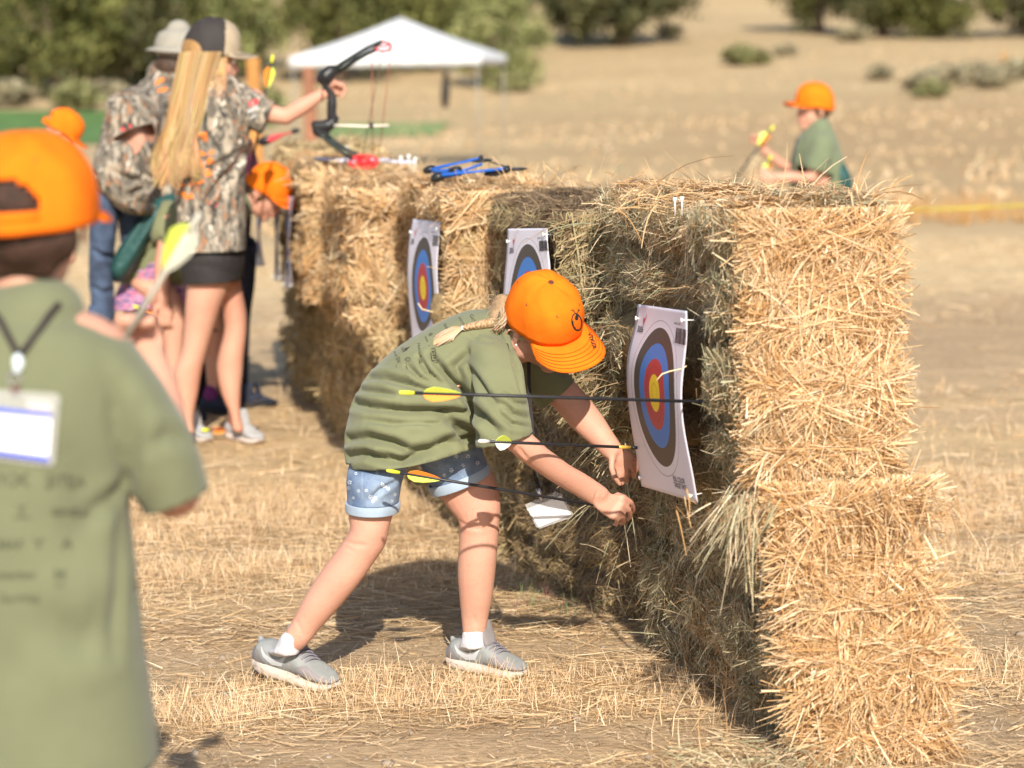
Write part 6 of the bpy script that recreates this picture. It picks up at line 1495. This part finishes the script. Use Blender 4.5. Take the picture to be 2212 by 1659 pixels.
och = figure('child in orange cap peeking out beyond the front boy\'s cap', (oC.x-.2, oC.y, 0), oprims, M_skin2, .009, 3)
cap(och, oC+oU.normalized()*.028, oF, oU, .96, back_open=True)
v = Vol(); v.chain([(oC+Vector((-.12, 0, -.14)), .135), (oC+Vector((-.24, 0, -.40)), .15), (oC+Vector((-.23, 0, -.60)), .15)]); cloth('shirt', remesh(v, .01, 3), M_olive, och, .004)
v = Vol()
for s_ in (-1, 1): v.chain([(oC+Vector((-.23, s_*.06, -.62)), .12), (oC+Vector((-.2, s_*.09, -.84)), .085)])
link('shorts', remesh(v, .01, 3), M_navy, och)
for s_ in (-1, 1):
    a_ = Vector((oC.x-.27, oC.y+s_*.09, 0)); trainer(a_, a_+Vector((.2, .02, 0)), Vector((0, 0, 1)), 1, None, None, parent=och, mats=(M_tr2, M_tr2, M_sole), detail=False)

# ---------------------------------------------------------------- boy in the foreground, seen from behind
YB0 = 3.12
bF = Vector((.10, 1, -.04)).normalized(); bU = Vector((-.02, .05, 1)); bC = PY(62, 468, YB0+.03)
def bprims(v):
    store['L'] = head_prims(v, bC, bF, bU, .93)
    v.limb([(-15, 540, 128, 540, YB0+.03, .05), (-12, 600, 125, 600, YB0+.02, .052), (-20, 660, 132, 650, YB0+.02, .056), (-60, 710, 200, 710, YB0, .07)])
    v.loft([(PY(50, 760, YB0), Vector((.14, 0, 0)), Vector((0, .08, 0))), (PY(60, 1200, YB0), Vector((.10, 0, 0)), Vector((0, .09, 0))), (PY(80, 1600, YB0), Vector((.13, 0, 0)), Vector((0, .10, 0)))])
    # right arm: upper arm down, forearm up beyond the shoulder
    v.chain([(PY(255, 830, YB0), .045), (PY(320, 960, YB0+.0), .040), (PY(378, 1068, YB0+.02), .036), (PY(372, 1000, YB0+.12), .034), (PY(345, 860, YB0+.20), .031), (PY(320, 770, YB0+.24), .025)])
    wr = PY(322, 775, YB0+.24); kn = PY(300, 715, YB0+.25)
    hand(v, wr, kn, (PY(335, 715, YB0)-PY(265, 715, YB0)).normalized(), Vector((0, -1, 0)), [[(PY(275+i*20, 712, YB0+.25), .0095), (PY(268+i*20, 690, YB0+.24), .009), (PY(272+i*18, 686, YB0+.21), .0085), (PY(280+i*15, 700, YB0+.20), .008)] for i in range(4)], [(PY(268, 740, YB0+.22), .011), (PY(255, 708, YB0+.21), .010), (PY(262, 684, YB0+.20), .009)], .95)
    v.chain([(PY(-140, 830, YB0), .045), (PY(-200, 1000, YB0), .038), (PY(-150, 1150, YB0+.15), .033), (PY(-90, 1180, YB0+.3), .026)]); v.ball(PY(-80, 1180, YB0+.34), .035)
    for x in (10, 150): v.chain([(PY(x, 1660, YB0), .08), (PY(x, 1900, YB0+.0), .055), (Vector((PY(x, 1900, YB0).x, YB0, .08)), .035)])
boy = figure('boy in orange cap and olive tee in the blurred foreground, seen from behind', (PY(60, 1600, YB0).x, YB0, 0), bprims, M_skin2, .006, 4)
Lh, Rh = store['L']; face_parts(boy, Lh, Rh, bF, bU, .98)
v = Vol(); v.ell(bC-bF*.012+Vector((0, 0, .018)), bF*.091, Vector((.078, 0, 0)), Vector((0, 0, .066))); v.chain([(bC+Vector((-.045, -.045, -.025)), .035), (bC+Vector((0, -.062, -.03)), .036), (bC+Vector((.045, -.045, -.025)), .035)]); v.chain([(bC+Vector((-.03, -.05, -.055)), .022), (bC+Vector((.03, -.05, -.055)), .022)])
link('hair', remesh(v, .006, 3), mat('short_dark_brown_hair', (.045, .022, .014), .7, .35, 80, .002, 300), boy)
cap(boy, bC+Vector((0, 0, .008)), bF, bU, .99, back_open=True, a=.110, b=.088, h=.102)
v = Vol(); v.loft(torso([(-60, 690, 175, 690, YB0, .07), (-130, 718, 235, 715, YB0, .09), (-165, 760, 285, 765, YB0, .10), (-160, 850, 280, 850, YB0, .115), (-150, 1000, 270, 1000, YB0, .12), (-155, 1090, 274, 1090, YB0, .122), (-155, 1200, 285, 1200, YB0, .125), (-170, 1400, 308, 1400, YB0, .13), (-185, 1600, 335, 1600, YB0, .14), (-188, 1680, 342, 1680, YB0, .14)]), 36, True, .85)
v.limb([(170, 735, 300, 770, YB0, .065), (205, 830, 345, 830, YB0, .068), (240, 930, 395, 910, YB0, .068), (270, 1020, 425, 975, YB0+.01, .068), (305, 1085, 442, 1035, YB0+.02, .066), (335, 1140, 460, 1090, YB0+.03, .066)])
v.limb([(-260, 770, -120, 740, YB0, .065), (-300, 930, -170, 930, YB0, .068), (-310, 1040, -190, 1040, YB0, .066)])
v.limb([(-20, 672, 130, 668, YB0+.01, .066), (-50, 700, 160, 698, YB0, .07)])
bm_ = remesh(v, .0065, 5)
folds(bm_, [([(265, 830), (258, 870), (262, 930)], .003, .014), ([(300, 880), (290, 960), (285, 1040)], .004, .014), ([(265, 1030), (235, 1080), (200, 1120)], .005, .014), ([(250, 1090), (252, 1200), (250, 1330), (240, 1420)], .004, .014), ([(276, 1150), (282, 1220), (284, 1350)], .002, .014), ([(150, 1000), (190, 1090), (160, 1200)], .005, .03), ([(120, 1350), (180, 1380), (230, 1350)], .005, .03), ([(330, 960), (360, 940), (400, 950)], .004, .014)], .0022, 7)
cut(bm_, [(PY(372, 1084, YB0+.02), PY(385, 1130, YB0+.02)-PY(350, 1040, YB0+.02), .125)], 292); cut(bm_, [(PY(-1200, 1084, YB0), Vector((1, 0, 0)), .01), (PY(80, 1646, YB0), Vector((.02, 0, -1)), .33), (PY(-250, 1010, YB0), Vector((-.2, 0, -1)), .10)])
bb2 = bvh_of(bm_); cloth('shirt', bm_, cottonmat('olive_cotton_tee', (.150, .160, .092)), boy, .004)
decal('shirt_print', bb2, [txt('YETI', -40, 1048, 32, 0), txt('X', 25, 1050, 44, 0, 1.3), txt('SITKA', 98, 1050, 36, 0, .9), bar(0, 0, 60, 4, 98, 1056, 1), txt('Y', 38, 1112, 32), bar(0, 0, 36, 3, 30, 1118, 1), txt('BENELLI', 110, 1112, 22), txt('MAF', -5, 1185, 30), txt('Y', 70, 1185, 34, 0, 1.3), txt('A', 130, 1185, 34, 0, 1.1), txt('Hutterfield', -20, 1248, 22), txt('M', 115, 1252, 34), bar(0, 0, 22, 3, 118, 1266, 1), txt('GoWild', 0, 1300, 26)], mat('faded_shirt_print', (.085, .09, .055), .85, .1), boy, .004)
v = Vol(); v.limb([(-170, 1600, 80, 1600, YB0, .12), (-165, 1900, 60, 1900, YB0, .09)]); v.limb([(70, 1600, 326, 1600, YB0, .12), (90, 1900, 315, 1900, YB0, .09)]); link('shorts', remesh(v, .01, 3), M_navy, boy)
for x in (10, 150):
    p_x = PY(x, 1900, YB0); trainer(Vector((p_x.x, YB0-.06, 0)), Vector((p_x.x+.03, YB0+.15, 0)), Vector((0, 0, 1)), 1, None, None, parent=boy, mats=(M_tr2, M_tr2, M_sole), detail=False)
# lanyard on his back with bead, clip and badge
def on_back(x, y, off=.006):
    h, n = hit(bb2, x, y); return (h+Vector((0, -off, 0))) if h else PY(x, y, YB0-.12)
M_lan = mat('black_cord', (.03, .02, .025), .8, .1)
for pl in ([(130, 655), (108, 680), (85, 715), (62, 745), (44, 768)], [(-18, 665), (5, 695), (20, 725), (34, 750), (42, 770)]):
    link('lanyard', tube_mesh('lanyard', [on_back(*q) for q in pl], .0042, 8), M_lan, boy)
v = Vol(); v.ell(on_back(42, 782, .009), Vector((.0075, 0, 0)), Vector((0, .006, 0)), Vector((0, 0, .012))); link('bead', py_mesh('bead', v.V, v.F), mat('pale_blue_bead', (.62, .72, .74), .15, .05), boy)
link('swivel_ring', tube_mesh('swivel_ring', [on_back(34, 818, .006)+Vector((.007*math.cos(a), 0, .010*math.sin(a))) for a in np.linspace(0, 6.28, 15)[:-1]], .0018, 6, closed=True), M_steel, boy)
link('clip_strap', tube_mesh('clip_strap', [on_back(36, 832, .008), on_back(35, 850, .008)], .006, 8), mat('brown_leather', (.12, .05, .03), .6), boy)
def bpt(x, y, o): 
    return PY(x, y, on_back(60, 920).y-o)
slab('badge_holder', [bpt(*q, .003) for q in ((-60, 838), (120, 850), (130, 858), (118, 1000), (108, 1008), (-66, 985))], .003, M_clear, boy)
slab('badge_card', [bpt(*q, .006) for q in ((-58, 875), (112, 895), (104, 996), (-62, 975))], .0012, M_card, boy)
M_bstripe = mat('blue_print', (.08, .12, .55), .5)
slab('badge_stripe', [bpt(*q, .0075) for q in ((-58, 874), (112, 894), (111, 903), (-58, 888))], .0008, M_bstripe, boy); slab('badge_stripe', [bpt(*q, .0075) for q in ((-62, 964), (105, 986), (104, 997), (-62, 975))], .0008, M_bstripe, boy)
slab('badge_foil', [bpt(*q, .0085) for q in ((58, 862), (112, 868), (114, 892), (60, 886))], .0008, mat('shiny_foil', (.85, .85, .88), .18, .02, metal=.6), boy)
arrow('blurred grey arrow with yellow vane held up by the foreground boy', PY(428, 468, YB0+.16), PY(262, 745, YB0+.19), .0042, nock=M_grey, vanes=(M_fy, M_grey, M_grey), vlen=.075, vh=.022, voff=.015, tip=True, roll=2.65, shaft=M_grey)

# ---------------------------------------------------------------- canopy, posts, stake, caution tape
M_canvas = mat('white_canopy_fabric', (.62, .63, .64), .7, .03, 3); M_pole = mat('grey_painted_pole', (.30, .29, .27), .4, .03)
cx_ = PY(860, 120, 46.0); YC = 46.0; gz = float(ground_z(cx_.x, YC)); w2 = (PY(1066, 120, YC).x-PY(656, 120, YC).x)/2
ez = PY(860, 132, YC).z; pk = PY(857, 37, YC+1.2).z
cn = thing('canopy', 'white peaked pop-up canopy standing in the field beyond the bales', 'canopy', (cx_.x, YC+1.5, gz))
def cpt(u, v_, z): return Vector((cx_.x+u*w2+v_*.25, YC+1.5+v_*1.65, z))
V_ = []; F_ = []; n_ = 12
for j in range(n_+1):
    for i in range(n_+1):
        u = -1+2*i/n_; w_ = -1+2*j/n_; r = max(abs(u), abs(w_)); z = ez+.10+(pk-ez-.10)*(1-r)**.94 - .05*math.sin(math.pi*r)*(1-abs(abs(u)-abs(w_)))
        V_.append(cpt(u, w_, z))
for j in range(n_):
    for i in range(n_): a_ = j*(n_+1)+i; F_.append((a_, a_+1, a_+n_+2, a_+n_+1))
ro_ = link('roof', py_mesh('roof', V_, F_), M_canvas, cn); s_ = ro_.modifiers.new('thickness', 'SOLIDIFY'); s_.thickness = .01
for (ua, va), (ub, vb) in (((-1, -1), (1, -1)), ((1, -1), (1, 1)), ((1, 1), (-1, 1)), ((-1, 1), (-1, -1))):
    V_ = []; F_ = []
    for i in range(17):
        t = i/16; p = cpt(ua+(ub-ua)*t, va+(vb-va)*t, ez+.10); V_ += [p, p-Vector((0, 0, .20+.012*math.cos(i*math.pi)))]
    for i in range(16): F_.append((2*i, 2*i+2, 2*i+3, 2*i+1))
    o_ = link('valance', py_mesh('valance', V_, F_), M_canvas, cn); s_ = o_.modifiers.new('thickness', 'SOLIDIFY'); s_.thickness = .008
for ua, va in ((-1, -1), (1, -1), (1, 1), (-1, 1)):
    p = cpt(ua*.97, va*.97, ez); g_ = float(ground_z(p.x, p.y)); link('leg', tube_mesh('leg', [p, Vector((p.x, p.y, g_-.02))], .013, 8), M_pole, cn)
    link('brace', tube_mesh('brace', [p-Vector((0, 0, .5)), cpt(ua*.5, va*.97, ez-.02)], .012, 6), M_pole, cn)
bp_ = PY(962, 140, YC+.2); t_bag = thing('hanging_bag', 'long black bag hanging beneath the front edge of the canopy', 'bag', PY(962, 232, YC+.2))
v = Vol(); v.loft([(PY(964, 152, YC+.2), Vector((.03, 0, 0)), Vector((0, .03, 0))), (PY(963, 175, YC+.2), Vector((.07, 0, 0)), Vector((0, .06, 0))), (PY(962, 205, YC+.2), Vector((.085, 0, 0)), Vector((0, .07, 0))), (PY(961, 230, YC+.2), Vector((.06, 0, 0)), Vector((0, .05, 0)))], 14); link('bag_body', py_mesh('bag_body', v.V, v.F), M_black, t_bag)
link('strap', tube_mesh('strap', [PY(964, 134, YC+.2), PY(964, 152, YC+.2)], .012, 6), M_blackp, t_bag)
M_post = mat('weathered_reddish_post', (.26, .12, .07), .9, .3, 6, .01, 20); M_post2 = mat('orange_stained_post', (.42, .20, .06), .9, .25, 6, .01, 20)
def wpost(label, px, top, Y, w_, m):
    a_ = PY(px, top, Y); g_ = float(ground_z(a_.x, Y)); t = thing('wooden_post', label, 'post', (a_.x, Y, g_), group='wooden posts in the field')
    v = Vol(); v.loft([(Vector((a_.x, Y, g_-.1)), Vector((w_*1.05, 0, 0)), Vector((0, w_, 0))), (Vector((a_.x+.01, Y, (a_.z+g_)/2)), Vector((w_, 0, 0)), Vector((0, w_, 0))), (Vector((a_.x, Y, a_.z)), Vector((w_*.96, 0, 0)), Vector((0, w_*.95, 0)))], 16, False, .5); link('shaft', py_mesh('shaft', v.V, v.F), m, t, smooth=False)
    v = Vol(); v.loft([(Vector((a_.x, Y, a_.z)), Vector((w_*.96, 0, 0)), Vector((0, w_*.95, 0))), (Vector((a_.x, Y, a_.z+.02)), Vector((w_*.8, 0, 0)), Vector((0, w_*.8, 0)))], 16, False, .5); link('cap_end', py_mesh('cap_end', v.V, v.F), m, t, smooth=False)
wpost('orange brown wooden post to the right of the young woman\'s face', 547, 128, 38, .11, M_post2)
wpost('tall reddish brown wooden post under the left corner of the canopy', 667, 146, 38, .10, M_post)
wpost('thin orange survey stake in the sagebrush at the far right', 2168, 112, 106, .06, M_post2)
# caution tape on its stakes
M_tape = mat('yellow_plastic_tape', (.46, .39, .06), .5, .05)
A_ = PY(1720, 452, 20.5); B_ = PY(2330, 436, 19.5); n_ = 60; V_ = []; F_ = []
for i in range(n_+1):
    t = i/n_; p = A_.lerp(B_, t)-Vector((0, 0, .03*math.sin(math.pi*t))); tw = .35*math.sin(t*23)+.2*math.sin(t*51)
    V_ += [p+Vector((0, math.sin(tw), math.cos(tw)))*.011, p-Vector((0, math.sin(tw), math.cos(tw)))*.011]
for i in range(n_): F_.append((2*i, 2*i+2, 2*i+3, 2*i+1))
tp = link('caution_tape', py_mesh('caution_tape', V_, F_), M_tape); s_ = tp.modifiers.new('thickness', 'SOLIDIFY'); s_.thickness = .001; tag(tp, 'yellow barrier tape stretched across the field right of the bales', 'tape')

# ---------------------------------------------------------------- trees, sagebrush
M_bark = mat('juniper_bark', (.16, .11, .08), .95, .3, 5, .02, 12)
def crown_mesh(name, seed, rx, rz, n, pal, leaf, z0, conic=.3):
    r = np.random.default_rng(seed); nc = 90
    u = unit(r.normal(size=(nc, 3))); rad = r.uniform(.35, 1, nc)[:, None]**.5
    c = u*rad; h = (c[:, 2]+1)/2; c[:, :2] *= (1-conic*h)[:, None]*(1+.22*np.sin(u[:, :1]*5+seed+u[:, 1:2]*3)); tone = r.uniform(.55, 1.35, nc)
    i = r.integers(0, nc, n); p = c[i]*np.array([rx, rx, rz])+r.normal(0, 1, (n, 3))*np.array([rx, rx, rz])*.115
    d = unit(r.normal(size=(n, 3))+np.array([0, 0, .5])); s = unit(np.cross(d, r.normal(size=(n, 3)))); L = leaf*r.uniform(.6, 1.5, n)
    p[:, 2] += z0+rz
    V = np.stack([p-s*L[:, None]*.35, p+s*L[:, None]*.35, p+d*L[:, None]+s*L[:, None]*.18, p+d*L[:, None]-s*L[:, None]*.18], 1).reshape(-1, 3)
    C = np.repeat(pal[r.integers(0, len(pal), n)]*tone[i][:, None]*r.uniform(.8, 1.2, (n, 1)), 4, 0)
    q = np.arange(n*4).reshape(-1, 4); return np_mesh(name, V, q, C)
JUN = np.array([[.165, .17, .05], [.125, .14, .042], [.21, .20, .068], [.09, .105, .035]]); DKJ = np.array([[.07, .085, .035], [.12, .12, .05], [.15, .14, .06]]); LTJ = np.array([[.25, .27, .10], [.20, .23, .085], [.30, .29, .13]])
CR = {('j', k): crown_mesh('crown', 10+k, 2.6, 2.9, 9000, JUN, .17, .25) for k in range(2)}
CR[('d', 0)] = crown_mesh('crown', 31, 2.8, 2.3, 9000, DKJ, .17, .3); CR[('d', 1)] = CR[('d', 0)]
CR[('l', 0)] = crown_mesh('crown', 41, 2.4, 2.9, 8000, LTJ, .17, .2); CR[('l', 1)] = CR[('l', 0)]
def trunk_mesh(seed, h):
    r = random.Random(seed); v = Vol(); top = Vector((r.uniform(-.4, .4), r.uniform(-.4, .4), h*.7))
    v.chain([(Vector((0, 0, -.3)), .26), (Vector((.05, 0, h*.2)), .19), (top*.6, .13), (top, .05)], 10)
    for q in range(5):
        a = r.uniform(0, 6.28); b = top*r.uniform(.2, .7); e = b+Vector((math.cos(a)*1.3, math.sin(a)*1.3, r.uniform(.5, 1.4))); v.chain([(b, .08), (b.lerp(e, .5)+Vector((0, 0, -.1)), .055), (e, .02)], 8)
    return py_mesh('trunk', v.V, v.F)
TR = [trunk_mesh(k, 5.4) for k in range(2)]
def tree(label, px, base_y, Y, s, kind, k=0, rz=0, sz=1.0):
    x = PY(px, 100, Y).x; z = float(ground_z(x, Y))
    t = thing('juniper_tree', label, 'tree', (x, Y, z), rz, 'juniper trees on the hillside')
    c = bpy.data.objects.new('crown', CR[(kind, k)]); COL.objects.link(c); c.parent = t; c.scale = (s, s, s*sz)
    if not CR[(kind, k)].materials: CR[(kind, k)].materials.append(M_leaf)
    b = bpy.data.objects.new('trunk', TR[k]); COL.objects.link(b); b.parent = t; b.scale = (s, s, s*sz)
    if not TR[k].materials: TR[k].materials.append(M_bark)
T = [('broad olive juniper at the far left edge', -20, 0, 112, 1.25, 'j', 0, .3, 1.1), ('olive juniper second from the left behind the green field', 120, 0, 106, 1.2, 'j', 1, 1.1, 1.1), ('dark juniper left of the bucket hat', 245, 0, 110, 1.15, 'd', 0, 2.2, 1.4), ('tall olive juniper directly behind the bucket hat', 345, 0, 116, 1.25, 'j', 0, 4.0, 1.1),
     ('pale green juniper behind the camouflage cap', 450, 0, 122, 1.25, 'l', 0, .9, 1.2), ('pale green juniper between the cap and the canopy', 540, 0, 128, 1.1, 'l', 0, 3.3, 1.3), ('olive juniper above the canopy\'s left slope', 735, 0, 118, 1.2, 'j', 1, 2.0, 1.1), ('pale green juniper behind the canopy\'s peak', 840, 0, 126, 1.2, 'l', 0, 5.0, 1.2),
     ('olive juniper above the canopy\'s right slope', 950, 0, 124, 1.15, 'j', 0, .2, 1.2), ('low spreading pale juniper right of the canopy', 1075, 0, 112, .95, 'l', 0, 1.5, .9), ('dark juniper on the slope above the dark bale', 1345, 0, 134, 1.5, 'd', 0, 2.8, 1), ('small dark juniper at the top right of centre', 1250, 0, 140, .95, 'd', 0, 1, 1),
     ('wide olive juniper above the walking boy', 1770, 0, 144, 1.3, 'j', 1, 1.9, .9), ('dark juniper right of the one above the walking boy', 1905, 0, 138, 1.3, 'd', 0, 3.7, .9), ('olive juniper on the slope at the upper right', 2020, 0, 136, 1.3, 'j', 0, 5.2, .8), ('dark juniper at the far right edge', 2215, 0, 138, 1.1, 'd', 0, .6, 1)]
for i, a in enumerate(T): tree(*a)
for i, (px, Y) in enumerate(((60, 150), (190, 145), (300, 150), (420, 160), (640, 190), (720, 165), (880, 160), (1000, 165), (1120, 180), (1480, 195), (1620, 200), (1700, 190), (1850, 190), (2100, 200))):
    tree(['distant olive juniper in the hillside back row', 'distant dark juniper in the hillside back row', 'distant pale juniper in the hillside back row'][i % 3]+' '+['at the far left', 'left of the bucket hat', 'above the bucket hat', 'above the camouflage cap', 'in the gap left of the canopy', 'above the canopy\'s left corner', 'straight above the canopy', 'above the canopy\'s right corner', 'right of the canopy', 'right of the dark juniper', 'left of the walking boy', 'just left above the walking boy', 'above the walking boy', 'near the right edge'][i], px, 0, Y, 1.3, 'jdl'[i % 3], 0, i*1.3, 1)
SG = {'s': np.array([[.36, .31, .20], [.28, .27, .17], [.42, .35, .22]]), 'g': np.array([[.28, .28, .12], [.34, .31, .14], [.22, .23, .10]])}
SM = {k: crown_mesh('foliage', 60+i, .55, .38, 1500, SG[k], .10, .02, .1) for i, k in enumerate('sg')}
for m_ in SM.values(): m_.materials.append(M_leaf)
SB = [(1600, 118, 118, 1.6, 'g', 'bright green shrub pair left part above the walking boy'), (1630, 118, 117, 1.3, 'g', 'bright green shrub pair right part above the walking boy'), (1700, 100, 122, 1, 's', 'small sagebrush left of the middle slope'), (1995, 128, 96, 1.3, 's', 'grey sagebrush beginning the row on the right slope'), (2050, 122, 98, 1.5, 's', 'grey sagebrush second in the row on the right slope'), (2100, 120, 99, 1.5, 's', 'grey sagebrush third in the row on the right slope'), (2150, 126, 96, 1.3, 's', 'grey sagebrush beside the orange survey stake'),
      (2200, 115, 100, 1.5, 's', 'grey sagebrush at the right frame edge'), (2010, 140, 92, 1.1, 'g', 'greenish brush below the sagebrush row'), (165, 180, 98, 1.9, 'g', 'rounded green bush beyond the green field'), (20, 165, 100, 1.9, 's', 'grey green bush at the left edge beyond the green field'), (215, 160, 103, 1.6, 's', 'grey brush by the dark juniper'), (1105, 120, 108, 1.6, 'g', 'green bush right of the canopy corner'), (1450, 90, 140, 1.3, 's', 'lone sagebrush under the dark juniper'), (1840, 95, 132, 1.4, 's', 'lone sagebrush above the walking boy'), (1900, 125, 104, 1.1, 's', 'pale sagebrush right of the walking boy\'s cap'),
      (560, 178, 96, 1.8, 'g', 'green bush behind the orange brown post')]
for px, py, Y, s, k, lab in SB:
    x = PY(px, py, Y).x; z = float(ground_z(x, Y)); o = bpy.data.objects.new('sagebrush', SM[k]); COL.objects.link(o); o.location = (x, Y, z); o.scale = (s*1.2, s, s*.72); o.rotation_euler.z = px*.7
    tag(o, lab, 'bush', 'brush on the slope')
# dry grass clumps that roughen the middle distance
def far_grass():
    n = 9000; y = rng.uniform(24, 130, n); x = rng.uniform(-1, 1, n)*(y*.235+1); keep = ~((x < -3.5) & (y > 45) & (y < 100)); keep &= rng.uniform(0, 1, n) < np.clip(.4+.9*lump(np.stack([x*.3, y*.5, x*0], -1), .7, 3), .03, 1); x = x[keep]; y = y[keep]; k = len(x)
    P = np.stack([x, y, ground_z(x, y)], -1); D = unit(np.stack([rng.normal(0, .4, k), rng.normal(0, .4, k), np.ones(k)], -1)); a = rng.uniform(-.6, .6, k); S = np.stack([np.cos(a), np.sin(a), a*0], -1)
    C = pick(np.array([[.52, .37, .22], [.48, .34, .20], [.44, .31, .18], [.42, .33, .19]]), k)
    tag(strands('dry_grass', P, D, S, rng.uniform(.05, .17, k), rng.uniform(.05, .16, k), P*0+[0, 0, -.1], C, M_straw, seg=1), 'dry golden grass tufts across the distant field')
far_grass()
